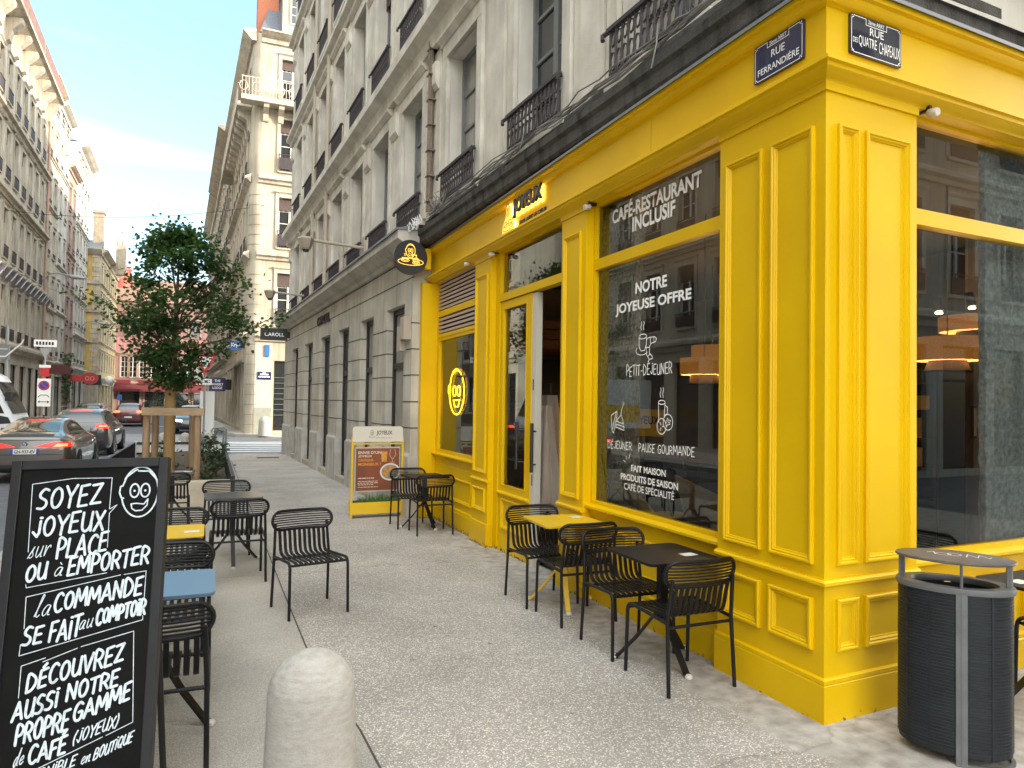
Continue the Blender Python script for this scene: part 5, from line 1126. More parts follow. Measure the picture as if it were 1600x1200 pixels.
table(-.31, 6.10, TY, 'yellow table half hidden by the right edge of the chalkboard', 30, (.2, -.05, 5))
chair(-.26, 6.62, 180, 'chair behind the yellow table beside the chalkboard'); chair(-.26, 5.58, 0, 'chair in front of the yellow table beside the chalkboard')
table(-.24, 4.35, table_meshes(M('painted_sky_top', (.15, .255, .38), .3), BLACK), 'black table just right of the chalkboard, sky reflection painted on its top', 90, None)  # pale blue in the top's colour stands in for the mirrored sky
chair(-.22, 4.93, 180, 'chair behind the black table with the painted sky reflection beside the chalkboard'); chair(-.225, 3.86, 0, 'nearest chair, partly behind the right edge of the chalkboard')
table(-.48, 11.3, TBG, 'black table at the foot of the stone planter end', 30, (.2, .1, 0)); chair(-.49, 10.72, 0, 'chair in front of the table at the foot of the stone planter')
table(-1.38, 4.35, TY, 'yellow table cut by the left edge of the photo behind the chalkboard', 20)
chair(-1.42, 4.95, 180, 'chair behind the yellow table at the left edge of the photo')
table(4.55, 2.60, TB, 'black table cut by the right edge of the photo, behind the bin', 30, (-.15, .1, 0)); chair(4.50, 2.50, 92, 'chair behind the bin at the right edge of the photo') if 0 else chair(4.86, 2.62, -90, 'chair behind the bin at the right edge of the photo')

# ------------------------------------------------------------------ bollard
def bollard(x, y, r, h, lab, grp=None, z=None):
    pr = [(r*1.10, -.05), (r*1.09, .10), (r*1.02, .42)]+[(r*cos(radians(a)), h-r*1.0+r*1.0*sin(radians(a))) for a in (0, 12, 24, 36, 48, 60, 70, 80, 87)]
    me = mesh_of('stone_bollard', MB().lathe((x, y, gz(y) if z is None else z), pr, 48), BOLL)
    if grp is None and r < .2:
        from mathutils import noise; bm = bmesh.new(); bm.from_mesh(me); bmesh.ops.subdivide_edges(bm, edges=bm.edges, cuts=4, use_grid_fill=True); bm.normal_update()
        for v in bm.verts: q = v.co; v.co = q+v.normal*(.0022*noise.noise(q*5)+.0015*noise.noise(q*26)-.008*max(0, noise.noise(q*13+Vector((5, 2, 9)))-.5))
        bm.to_mesh(me); bm.free()
    me.shade_smooth(); me.set_sharp_from_angle(angle=radians(60)); return tag(link('stone_bollard', me), lab, 'bollard', grp)
BOLL = M('bollard_limestone', (.335, .31, .275), .9, col2=(.43, .41, .38), scale=22, bump=.35, bscale=150, stretch=(1, 1, 3), detail=12)
bollard(.415, 3.06, .176, .715, 'round topped limestone bollard in the foreground')

# ------------------------------------------------------------------ litter bin
bt = thing('litter_bin', 'oval dark perforated litter bin with a graffitied grey lid at the yellow corner', 'litter bin', (3.535, 2.49, 0))
BA = atan2(-.785, .62); DG = M('bin_dark_mesh', (.016, .020, .025), .5, .2, var=.25, scale=8); LG = M('bin_grey_frame', (.15, .155, .16), .5, .4, var=.15, scale=6)
BX, BY = 3.535, 2.49
def el(r, a): return (BX+r*cos(BA)*cos(a)*1.0-r*.66*sin(BA)*sin(a), BY+r*sin(BA)*cos(a)+r*.66*cos(BA)*sin(a))
amid = None
best = 9
for i in range(360):
    x_, y_ = el(.25, radians(i)); dd = abs(x_/y_-3.40/2.36) if hypot(x_, y_) < hypot(BX, BY) else 9
    if dd < best: best = dd; amid = radians(i)
def shell(a0, a1, r, z0, z1, n=26):
    m = MB(); vs = []
    for i in range(n+1):
        a = a0+(a1-a0)*i/n; x0, y0 = el(r, a); x1, y1 = el(r-.006, a); vs += [(x0, y0, z0), (x0, y0, z1), (x1, y1, z1), (x1, y1, z0)]
    m.add(vs, [(i*4+c, i*4+(c+1) % 4, i*4+4+(c+1) % 4, i*4+4+c) for i in range(n) for c in range(4)]+[(0, 1, 2, 3), (n*4, n*4+1, n*4+2, n*4+3)]); return m
def ribs(m, a0, a1, r, z0, z1):
    z = z0+.02; n = 30
    while z < z1-.01:
        vs = []
        for i in range(n+1):
            a = a0+(a1-a0)*i/n; x0, y0 = el(r+.0, a); x1, y1 = el(r+.005, a); vs += [(x0, y0, z), (x1, y1, z+.002), (x1, y1, z+.0075), (x0, y0, z+.0095)]
        m.add(vs, [(i*4+c, i*4+c+1, i*4+4+c+1, i*4+4+c) for i in range(n) for c in range(3)]); z += .0165
    for q in range(1, 6):
        a = a0+(a1-a0)*q/6; w_ = .02; vs = []
        for da in (-w_, w_):
            x0, y0 = el(r+.0065, a+da); vs += [(x0, y0, z0), (x0, y0, z1)]
        m.add(vs, [(0, 1, 3, 2)])
for a0, a1, zb in ((amid+.06, amid+pi-.06, .05), (amid+pi+.06, amid+2*pi-.06, .05)):
    m = shell(a0, a1, .248, zb, .84); ribs(m, a0, a1, .248, zb, .84); obj('mesh_panel', m, DG, bt)
obj('liner', shell(0, 2*pi, .232, .04, .83, 40), DARK, bt)
m = MB(); vs = []; n = 48
for i in range(n):
    a = 2*pi*i/n
    for r, z in ((.262, .838), (.266, .85), (.262, .868), (.196, .868), (.19, .85), (.196, .838)): vs.append((*el(r, a), z))
m.add(vs, [(i*6+c, i*6+(c+1) % 6, ((i+1) % n)*6+(c+1) % 6, ((i+1) % n)*6+c) for i in range(n) for c in range(6)]); obj('rim', m, LG, bt, 40)
for da in (-.045, .045):
    x0, y0 = el(.262, amid+da); x1, y1 = el(.24, amid+da); tx, ty = -(y1-y0), (x1-x0); l = hypot(tx, ty); tx, ty = tx/l*.013, ty/l*.013
    m = MB(); m.prism([(x0-tx, y0-ty), (x0+tx, y0+ty), (x1+tx, y1+ty), (x1-tx, y1-ty)], -.02, .845); obj('upright', m, LG, bt)
m = MB(); vs = []
for r, z in ((.0, .992), (.20, .99), (.262, .984), (.268, .990), (.264, .997), (.19, 1.004), (.0, 1.008)): vs += [(*el(r, 2*pi*i/n), z) for i in range(n)]
m.add(vs, [(q*n+i, q*n+(i+1) % n, q*n+n+(i+1) % n, q*n+n+i) for q in range(6) for i in range(n)]); lid = obj('lid', m, M('bin_lid_grey', (.085, .08, .082), .5, .2, var=.35, scale=7, detail=12), bt, 40)
for a in (0, pi, amid):
    x0, y0 = el(.235 if a != amid else .25, a); m = MB(); m.tube([(x0, y0, .86), (x0, y0, .99)], .022 if a != amid else .007, 8, sx=.5 if a != amid else 1); obj('lid_support', m, LG, bt)
LT = FrM(Matrix.Translation((BX, BY, 0)) @ Matrix.Rotation(BA+.05, 4, 'Z'))
class FL_:
    def __call__(s, u, n_, z): return Vector((BX+u*cos(BA)-z*sin(BA), BY+u*sin(BA)+z*cos(BA), n_))
m = MB(); FT = FL_(); m.stroke(FT, ell(-.05, -.03, .035, .03, 12), .006, 1.0075); m.stroke(FT, ell(.0, -.02, .03, .035, 12), .006, 1.0075); m.stroke(FT, [(-.12, -.02), (-.09, .02), (-.085, -.05)], .006, 1.0075); m.stroke(FT, [(.05, -.06), (.06, .02), (.1, -.05), (.11, .02), (.15, -.04), (.16, -.01)], .006, 1.0072)
obj('graffiti', m, M('graffiti_white', (.6, .62, .64), .6), lid)
m = MB(); vs = []
m.add([(*el(.26, amid+pi*q/20), -.02) for q in range(21)]+[(*el(.24, amid+pi*q/20), -.02) for q in range(21)]+[(*el(.26, amid+pi*q/20), .02) for q in range(21)]+[(*el(.24, amid+pi*q/20), .02) for q in range(21)], [(q, q+1, q+43, q+42) for q in range(20)]+[(q+42, q+43, q+64, q+63) for q in range(20)]); obj('base_ring', m, LG, bt)

# ------------------------------------------------------------------ chalkboard
by, bl, br_ = radians(-13.52), radians(11.71), radians(-1.71); BW = .55
dv = Vector((cos(by), sin(by), 0)); nv = Vector((sin(by), -cos(by), 0)); uv_ = Vector((0, 0, 1))*cos(bl)-nv*sin(bl)
# the board leans back: its top is further away
dd_ = dv*cos(br_)-uv_*sin(br_); uu_ = uv_*cos(br_)+dv*sin(br_); nn_ = dd_.cross(uu_)*1.0
if nn_.y > 0: nn_ = -nn_
O_ = Vector((-.1428, 3.0767, 1.5168))-dd_*BW
class FB_:
    def __call__(s, u, n_, z): return O_+dd_*u+nn_*n_+uu_*z
CB = FB_(); cbt = thing('chalkboard', 'tall black framed chalkboard with white hand lettering and a drawn smiling face', 'chalkboard', (O_.x+.25, O_.y-.3, gz(2.8)))
HB = 1.548
m = MB()
for a in ((0, .035, -HB, 0), (BW-.035, BW, -HB, 0)): m.box(CB, a[0], a[1], -.028, .012, a[2], a[3])
m.box(CB, .035, BW-.035, -.028, .0115, -.035, 0); m.box(CB, .035, BW-.035, -.028, .0115, -1.42, -1.385); obj('frame', m, M('board_frame_black', (.012, .012, .014), .45, spec=.3, var=.3, scale=12), cbt, None, .003)
obj('panel', MB().box(CB, .034, BW-.034, -.02, .0, -1.386, -.034), M('board_slate', (.005, .005, .005), .6, var=.3, scale=5, bump=.05, spec=.12), cbt)
TX = [('SOYEZ', 0.096, -0.1866, 0.3144, -0.1683, 0.0774), ('JOYEUX', 0.0884, -0.2826, 0.3313, -0.2681, 0.0711), ('sur', 0.0815, -0.3596, 0.1507, -0.3531, 0.0375), ('PLACE', 0.1774, -0.3644, 0.3466, -0.3451, 0.0705), ('OU', 0.0804, -0.4457, 0.1487, -0.4357, 0.0592), ('à', 0.1736, -0.4287, 0.2037, -0.4254, 0.0298), ('EMPORTER', 0.2203, -0.4287, 0.4974, -0.3983, 0.0624), ('la', 0.1218, -0.5718, 0.1738, -0.564, 0.0363), ('COMMANDE', 0.1846, -0.5562, 0.48, -0.5078, 0.061), ('SE', 0.0922, -0.6681, 0.1548, -0.6597, 0.0595), ('FAIT', 0.1776, -0.6598, 0.2796, -0.6429, 0.0695), ('au', 0.2734, -0.6233, 0.3192, -0.6142, 0.0291), ('COMPTOIR', 0.3305, -0.6101, 0.4964, -0.5792, 0.0512), ('DÉCOUVREZ', 0.118, -0.8234, 0.431, -0.7394, 0.0604), ('AUSSI', 0.0828, -0.9183, 0.2238, -0.88, 0.0593), ('NOTRE', 0.2518, -0.8639, 0.4205, -0.8237, 0.0535), ('PROPRE', 0.0991, -0.9957, 0.2662, -0.9564, 0.0631), ('GAMME', 0.2802, -0.9349, 0.4633, -0.8738, 0.0553), ('de', 0.0992, -1.0642, 0.1309, -1.0539, 0.0267), ('CAFÉ', 0.1469, -1.062, 0.2636, -1.0327, 0.0558), ('(JOYEUX)', 0.2838, -1.0076, 0.4276, -0.9611, 0.0386), ('DISPONIBLE', 0.1065, -1.139, 0.2983, -1.0761, 0.0329), ('en', 0.3161, -1.0755, 0.3469, -1.0672, 0.0225), ('BOUTIQUE', 0.3557, -1.0657, 0.4795, -1.0159, 0.0339)]
BXL = [[(0.0818, -0.3373), (0.0739, -0.089), (0.2125, -0.0717), (0.349, -0.0735), (0.3476, -0.1914), (0.3734, -0.1768), (0.3487, -0.207), (0.3505, -0.3327)], [(0.0843, -0.4532), (0.0867, -0.4646), (0.3548, -0.426)], [(0.0932, -0.607), (0.0898, -0.4973), (0.4033, -0.4361)], [(0.4152, -0.4353), (0.4918, -0.4258), (0.4909, -0.5282)], [(0.087, -0.6607), (0.0853, -0.6991), (0.4906, -0.6009), (0.4897, -0.5861)], [(0.0974, -0.8401), (0.0962, -0.7339), (0.173, -0.7114)], [(0.1652, -0.7249), (0.276, -0.6856)], [(0.2873, -0.6816), (0.4621, -0.639), (0.479, -0.9507), (0.393, -0.9878)], [(0.3819, -0.9914), (0.1831, -1.0742)]]
m = MB()
for s, a, b, c, d, h in TX:
    wt = .0092 if (s.upper() == s and h > .05) else (.0068 if s.upper() == s and h > .045 else .0048)
    if s == 'sur' or s in ('la', 'au', 'de', 'en', 'à'): wt = .0034
    scrawl(m, CB, s, a, b, c, d, h, wt, .0012, .08 if wt > .005 else .25, .05)
for p in BXL: m.stroke(CB, p, .0026, .0012)
face_mark(m, CB, .4514, -.1298, .095, .0058, .0012)
obj('chalk_lettering', m, CHALK, cbt)
# rear leg of the board
m = MB(); p0 = CB(.06, -.03, -.15); p1 = CB(BW-.06, -.03, -.15)
for p in (p0, p1): m.tube([p, Vector((p.x+.06, p.y+.28, gz(3)))], .014, 6)
obj('rear_strut', m, BLACKM, cbt)

# ------------------------------------------------------------------ poster board with planter trough
AF = Fr((2.42, 11.05, gz(11)), (1, .06)); pb = thing('poster_board', 'yellow pavement board with a cream header, brown sandwich poster and grass trough', 'poster board', (2.42, 11.05, gz(11)))
m = MB()
for u in (-.40, .40): m.box(AF, u-.016, u+.016, -.02, .012, -.0, 1.25)
m.box(AF, -.384, .384, -.015, .01, 1.13, 1.155); obj('frame', m, YEL2, pb)
pts = arc(.40-.04, 1.36, .04, .05, 0, 90, 5)+arc(-.40+.04, 1.36, .04, .05, 90, 180, 5); m = MB(); m.plate(AF, [(-.40, 1.17)]+[(.40, 1.17)]+pts, -.012, .014); hd = obj('header', m, M('header_cream', (.66, .63, .54), .5), pb)
text('header_lettering', AF, 'JOYEUX', -.03, .225, 1.265, 1.345, .016, BLACKM, hd, 0, .02); text('header_tagline', AF, 'SERVI AVEC LE CŒUR', -.03, .225, 1.225, 1.24, .016, GREYW, hd)
m = MB(); face_mark(m, AF, -.10, 1.315, .038, .004, .0155); m.stroke(AF, ell(-.10, 1.25, .05, .015, 14), .004, .0155); obj('header_emblem', m, GREYW, hd)
m = MB(); m.box(AF, -.40, .40, -.20, .03, .06, .235); m.box(AF, -.385, .385, -.185, .015, .2355, .24); obj('trough', m, YEL2, pb); obj('soil', MB().box(AF, -.385, .385, -.185, .015, .238, .246), M('potting_soil', (.03, .022, .015), .9), pb)
PR = M('poster_brown', (.22, .065, .028), .55, var=.25, scale=1.6); m = MB(); m.plate(AF, [(-.345, .42), (.345, .42), (.345, 1.07), (-.345, 1.07)], .012, .018); po_ = obj('poster', m, PR, pb)
obj('poster_backing', MB().box(AF, -.36, .36, -.0, .011, .40, 1.09), M('poster_clear', (.5, .48, .44), .3), pb)
CR = M('poster_cream', (.72, .64, .52), .6); OR_ = M('poster_orange', (.75, .30, .05), .6)
for s, z, mt in (('ENVIE D’UN', .985, CR), ('JOYEUX', .925, CR), ('CROQUE-', .865, OR_), ('MONSIEUR ?', .805, OR_)): text('poster_lettering', AF, s, -.31, -.31+.036*len(s), z, z+.042, .0195, mt, po_, 0, .02)
m = MB(); rr = random.Random(2)
for z, l in ((.605, .26), (.558, .30), (.532, .27), (.506, .24), (.47, .30)):
    u = -.31
    while u < -.31+l: w_ = rr.uniform(.02, .06); m.face(AF, [(u, z), (u+w_, z), (u+w_, z+(.013 if z > .6 else .009)), (u, z+(.013 if z > .6 else .009))], .0195); u += w_+.01
obj('small_print', m, CR, po_)
m = MB(); m.disc(AF, .20, .70, .165, .0195, 32, .82); pl_ = obj('plate_print', m, M('print_white', (.68, .66, .62), .5), po_); m = MB(); m.disc(AF, .20, .70, .14, .0201, 28, .80); obj('plate_inner', m, M('print_grey', (.25, .22, .2), .5), pl_)
m = MB(); m.face(AF, [(.07, .70), (.12, .79), (.17, .76), (.16, .62), (.13, .60)], .0207); m.face(AF, [(.15, .77), (.24, .81), (.29, .74), (.24, .68), (.18, .70)], .0209); obj('croque_print', m, M('print_toast', (.50, .24, .07), .6, var=.4, scale=25), pl_)
m = MB(); rr = random.Random(4)
for i in range(26): a = .225+rr.uniform(-.05, .06); b = .635+rr.uniform(-.035, .045); m.face(AF, [(a, b), (a+rr.uniform(.01, .03), b+rr.uniform(-.01, .02)), (a+rr.uniform(-.01, .02), b+rr.uniform(.015, .035))], .0212+i*2e-5)
obj('salad_print', m, M('print_leaf', (.05, .17, .025), .7, var=.5, scale=40), pl_)
m = MB(); m.face(AF, [(.06, .86), (.14, .86), (.15, 1.02), (.05, 1.02)], .0196); obj('glass_print', m, M('print_beer', (.62, .30, .05), .5, var=.3, scale=20), po_); m = MB(); m.stroke(AF, [(.20, 1.05), (.185, .97), (.215, .91), (.25, .91), (.285, .97), (.27, 1.05)], .008, .0197); m.stroke(AF, [(.233, .91), (.233, .85)], .008, .0197); m.stroke(AF, [(.20, .85), (.265, .85)], .008, .0197); obj('wineglass_print', m, M('print_glass', (.55, .38, .30), .4), po_)
m = MB(); rr = random.Random(9)
for i in range(420):
    u = rr.uniform(-.27, .36); n_ = rr.uniform(-.16, .0); h = rr.uniform(.05, .12)*(.7+.5*sin(u*14)**2); a = rr.uniform(-.04, .04); b = rr.uniform(-.03, .03); m.add([AF(u-.003, n_, .246), AF(u+.003, n_, .246), AF(u+a, n_+b, .246+h)], [(0, 1, 2)])
gr = obj('grass_tufts', m, M('trough_grass', (.06, .17, .02), .7, var=.5, scale=30), pb); gr['kind'] = 'stuff'
# ------------------------------------------------------------------ planter, tree, shrubs
BARK = M('young_bark', (.12, .085, .05), .85, var=.35, scale=14, bump=.4, stretch=(1, 1, .3)); SOIL = M('planter_soil', (.055, .04, .026), .95, col2=(.10, .075, .045), scale=9, bump=1.0, bscale=40)
LEAF = M('maple_leaf', (.028, .066, .020), .55, col2=(.058, .112, .032), scale=2.2, spec=.35); 
def translucent(m, k=.35):
    nt = m.node_tree; b = nt.nodes['Principled BSDF']; o = nt.nodes['Material Output']; t = nt.nodes.new('ShaderNodeBsdfTranslucent'); x = nt.nodes.new('ShaderNodeMixShader'); x.inputs[0].default_value = k
    src = b.inputs['Base Color'].links[0].from_socket; g_ = nt.nodes.new('ShaderNodeMixRGB'); g_.blend_type = 'MULTIPLY'; g_.inputs[0].default_value = 1; g_.inputs[2].default_value = (1.5, 1.9, .7, 1)
    nt.links.new(src, g_.inputs[1]); nt.links.new(g_.outputs[0], t.inputs['Color']); nt.links.new(b.outputs[0], x.inputs[1]); nt.links.new(t.outputs[0], x.inputs[2]); nt.links.new(x.outputs[0], o.inputs['Surface']); return m
translucent(LEAF)
LEAF2 = M('shrub_leaf', (.022, .055, .020), .6, col2=(.06, .11, .035), scale=5)
m = MB(); ny = 16; nx = 8; rr = random.Random(1)
P = [(-1.88+2.22*i/nx, 12.9+9.6*j/ny, gz(13)+.16+.10*sin(pi*i/nx)+rr.uniform(-.03, .05)) for j in range(ny+1) for i in range(nx+1)]
m.add(P, [(j*(nx+1)+i, j*(nx+1)+i+1, (j+1)*(nx+1)+i+1, (j+1)*(nx+1)+i) for j in range(ny) for i in range(nx)]); struct('planter_soil', m, SOIL, 60)
tag(obj('stone_planter_end', MB().prism([(-1.9, 12.62), (.335, 12.62), (.335, 12.95), (-1.9, 12.95)], gz(13)-.1, .385), CUTST, None, None, .012), 'pale cut stone block closing the near end of the tree planter', 'planter')
def low_fence(name, p0, p1, z0, z1, lab, step=.16):
    a, b = Vector((*p0, 0)), Vector((*p1, 0)); F = Fr(a, (b-a)); L = (b-a).length; t = thing(name, lab, 'fence', (p0[0], p0[1], z0), 0, 'low black metal edging around the tree planter')
    m = MB(); m.box(F, 0, L, -.03, .03, z1-.012, z1); m.box(F, 0, L, -.006, .006, z0, z0+.16); obj('rail', m, BLACKM, t)
    m = MB(); u = .02
    while u < L: m.box(F, u-.006, u+.006, -.028, .028, z0-.1, z1-.012); u += step
    obj('slats', m, BLACKM, t); return t
zb = gz(13)
low_fence('planter_fence', (.37, 12.6), (.36, 22.6), zb, .47, 'low black slatted edging along the pavement side of the planter')
low_fence('planter_fence', (-1.93, 12.6), (-1.95, 22.6), zb+RD, .47, 'low black slatted edging along the road side of the planter')
t = thing('barrier', 'low white barrier with two dark rails at the far end of the planter', 'barrier', (-.8, 22.7, zb)); m = MB()
for x in (-1.9, -.8, .3): obj('post', MB().box(ID, x-.03, x+.03, 22.66, 22.74, zb-.1, .5), WHITE, t)
m = MB(); m.box(ID, -1.9, .3, 22.64, 22.655, .40, .47); m.box(ID, -1.9, .3, 22.64, 22.655, .12, .18); obj('rail', m, BLACKM, t); obj('panel', MB().box(ID, -1.87, .27, 22.69, 22.71, .0, .38), WHITE, t)
TX_, TY_ = -.64, 14.0
tr = thing('street_tree', 'young dark leaved maple tree tied between wooden stakes in the planter', 'tree', (TX_, TY_, .1))
m = MB(); m.tube([(TX_-.02, TY_, .05), (TX_-.03, TY_, .8), (TX_-.01, TY_, 1.5), (TX_+.02, TY_+.02, 2.1), (TX_+.02, TY_, 2.7), (TX_+.04, TY_, 3.6), (TX_+.06, TY_, 4.4)], [.075, .07, .066, .06, .048, .03, .012], 12)
rr = random.Random(11)
env = [(1.95, .0, .10), (2.1, -.0, .30), (2.4, .02, .58), (2.8, .05, .80), (3.2, .12, .95), (3.6, .14, .92), (4.0, .12, .78), (4.3, .10, .60), (4.55, .08, .36), (4.75, .05, .10)]
def envr(z):
    for (z0, o0, r0), (z1, o1, r1) in zip(env[:-1], env[1:]):
        if z0 <= z <= z1: f = (z-z0)/(z1-z0); return o0+(o1-o0)*f, r0+(r1-r0)*f
    return 0, 0
limbs = []
def limb(p0, p1, r0, sag=.0, n=6):
    pts = []
    for i in range(n+1):
        f = i/n; p = Vector(p0).lerp(Vector(p1), f); p.z += sag*sin(pi*f); p += Vector((rr.uniform(-.03, .03), rr.uniform(-.03, .03), rr.uniform(-.02, .02)))*(f > 0)*(f < 1); pts.append(p)
    m.tube(pts, [max(.004, r0*(1-.85*i/n)) for i in range(n+1)], 6); limbs.append(pts); return pts
tips = []
for i in range(26):
    z0 = rr.uniform(1.95, 3.9); a = i*2.4+rr.uniform(-.3, .3); z1 = min(4.65, z0+rr.uniform(.25, .85)); ox, r = envr(z1); r *= rr.uniform(.72, 1.0)
    tips.append(limb((TX_+.02, TY_, z0), (TX_+ox+r*cos(a), TY_+r*sin(a), z1), .022, .05))
big = [limb((TX_, TY_, 2.55), (TX_-1.36, TY_-.25, 3.50), .026, .07, 9), limb((TX_, TY_, 2.6), (TX_+1.80, TY_-.3, 3.36), .028, -.12, 10), limb((TX_, TY_, 3.0), (TX_+1.05, TY_+.1, 4.15), .024, .0, 8), limb((TX_, TY_, 2.9), (TX_+1.2, TY_-.2, 3.85), .022, .02, 8), limb((TX_, TY_, 2.5), (TX_-.85, TY_-.3, 2.95), .02, .06)]
obj('trunk', m, BARK, tr, 60)
# leaves: five-lobed little blades gathered in sprays along twigs
LV = [(0, 0), (.32, .10), (.62, .02), (.48, .30), (.95, .52), (.52, .56), (.42, .82), (.18, .70), (0, 1.1), (-.18, .70), (-.42, .82), (-.52, .56), (-.95, .52), (-.48, .30), (-.62, .02), (-.32, .10)]
def leaf(m, p, s, rnd, droop=.5):
    d = Vector((rnd.gauss(0, 1), rnd.gauss(0, 1), rnd.gauss(0, .6)-droop)).normalized(); up = Vector((rnd.gauss(0, .6), rnd.gauss(0, .6), 1)).normalized(); x = d.cross(up).normalized(); k = rnd.uniform(.05, .25)
    nrm = x.cross(d)
    m.add([p+(x*a*.55+d*b)*s+nrm*(abs(a)*k*s*.5) for a, b in LV], [tuple(range(len(LV)))])
cr_ = MB(); rnd = random.Random(21)
centers = []
for i in range(160):
    z = 1.95+2.75*rnd.random()**.9; ox, r = envr(z); a = rnd.uniform(0, 2*pi); q = r*(rnd.random()**.5)*rnd.uniform(.8, 1.2); centers.append((Vector((TX_+ox+q*cos(a), TY_+q*sin(a), z)), rnd.uniform(.07, .17), rnd.randint(56, 96)))
for x, z in ((-.35, 4.72), (-.32, 4.55), (-.42, 4.4), (.12, 4.68), (.2, 4.5), (.42, 4.45), (.5, 4.25), (-.15, 4.3), (-.72, 3.85), (-.8, 3.4), (-.86, 3.0), (.75, 4.25), (-.7, 2.7), (-.5, 4.0)): centers.append((Vector((TX_+.1+x, TY_+rnd.uniform(-.4, .3), z)), .15, 52))
for L in big[:1]: centers += [(L[i]+Vector((0, 0, -.05)), .11+.05*(i < 5), 26) for i in range(3, 10)]
for L in big[1:2]: centers += [(L[i]+Vector((0, 0, -.06)), .10+.06*(i < 6), 24) for i in range(4, 11)]
for L in big[2:]: centers += [(L[i], .13, 30) for i in range(3, len(L))]
from mathutils import noise as _nz
centers = [q for i, q in enumerate(centers) if i >= 160 or _nz.noise(q[0]*1.9+Vector((3.1, 7.7, 1.3))) > -.13]
for c, s, n_ in centers:
    for _ in range(n_): leaf(cr_, c+Vector((rnd.gauss(0, s), rnd.gauss(0, s), rnd.gauss(0, s*.7))), rnd.uniform(.05, .095), rnd)
obj('crown', cr_, LEAF, tr)
st = thing('tree_stakes', 'square timber guard of round stakes and crossboards around the young tree', 'tree stakes', (TX_, TY_, .1)); WD = M('stake_pine', (.26, .165, .09), .75, col2=(.37, .25, .15), scale=5, bump=.3, stretch=(3, 3, .5)); WD2 = M('board_weathered', (.28, .19, .11), .8, col2=(.40, .29, .18), scale=6, stretch=(.5, 3, 3), bump=.3)
for x, y in ((-1.00, 13.62), (-.20, 13.55), (-.92, 14.5), (-.30, 14.45)):
    obj('stake', MB().tube([(x, y, -.1), (x, y, 1.56)], .058, 12), WD, st, 50)
obj('crossboard', MB().box(ID, -1.07, -.10, 13.46, 13.50, 1.44, 1.57), WD2, st, None, .004); obj('crossboard', MB().box(ID, -1.0, -.22, 14.53, 14.57, 1.46, 1.58), WD2, st, None, .004)
obj('crossboard', MB().box(ID, -.13, -.09, 13.51, 14.52, 1.45, 1.57), WD2, st, None, .004); obj('crossboard', MB().box(ID, -1.08, -1.04, 13.51, 14.52, 1.45, 1.57), WD2, st, None, .004)
m = MB(); m.lathe((TX_-.02, TY_, .05), [(.098, 0), (.092, 1.2), (.086, 2.02), (.08, 2.04)], 18); obj('trunk_mat', m, M('reed_mat', (.27, .16, .06), .85, col2=(.36, .23, .10), scale=20, stretch=(6, 6, .4), bump=.4), st, 40)
def shrub(x, y, z, r, h, n_, s, lab, mat=LEAF2, seed=1):
    t = thing('shrub', lab, 'shrub', (x, y, z), 0, 'shrubs in the tree planter'); rn = random.Random(seed); m = MB(); q = MB()
    for i in range(7):
        a = i*2.4; e = Vector((x+r*.8*cos(a)*rn.uniform(.4, 1), y+r*.8*sin(a)*rn.uniform(.4, 1), z+h*rn.uniform(.6, 1))); q.tube([(x, y, z-.05), Vector((x, y, z)).lerp(e, .5)+Vector((0, 0, .05)), e], [.012, .009, .004], 5)
        for k in range(n_//7): f = rn.uniform(.25, 1.05); leaf(m, Vector((x, y, z)).lerp(e, f)+Vector((rn.gauss(0, r*.18), rn.gauss(0, r*.18), rn.gauss(0, .05))), s*rn.uniform(.7, 1.2), rn, .2)
    obj('foliage', m, mat, t); obj('stems', q, BARK, t)
zs = gz(13)+.24
shrub(-.05, 14.2, zs, .35, .55, 170, .075, 'leafy shrub between the stakes and the pavement edging', seed=2); shrub(.12, 15.6, zs, .4, .85, 240, .08, 'taller dark shrub near the pavement side of the planter', seed=3); shrub(-.45, 13.3, zs, .3, .35, 120, .06, 'low shrub in front of the tree trunk', seed=4)
shrub(-.1, 18.5, zs, .4, .8, 200, .08, 'shrub further along the planter beside the edging', seed=5); shrub(-.9, 16.8, zs, .4, .6, 160, .08, 'shrub behind the tree stakes', seed=6); shrub(-.25, 12.98+.3, zs-.03, .25, .25, 110, .05, 'small bright green clump beside the right hand stake', M('fresh_leaf', (.05, .13, .03), .6, var=.4, scale=6), 7)
m = MB(); rn = random.Random(8)
for i in range(900): x = rn.uniform(-1.8, .3); y = 12.95+5*rn.random()**1.6; leaf(m, Vector((x, y, zs+rn.uniform(-.05, .06))), rn.uniform(.03, .06), rn, .1)
tag(obj('ground_cover', m, LEAF2), 'low green ground cover scattered over the planter soil', 'ground cover', kind='stuff')

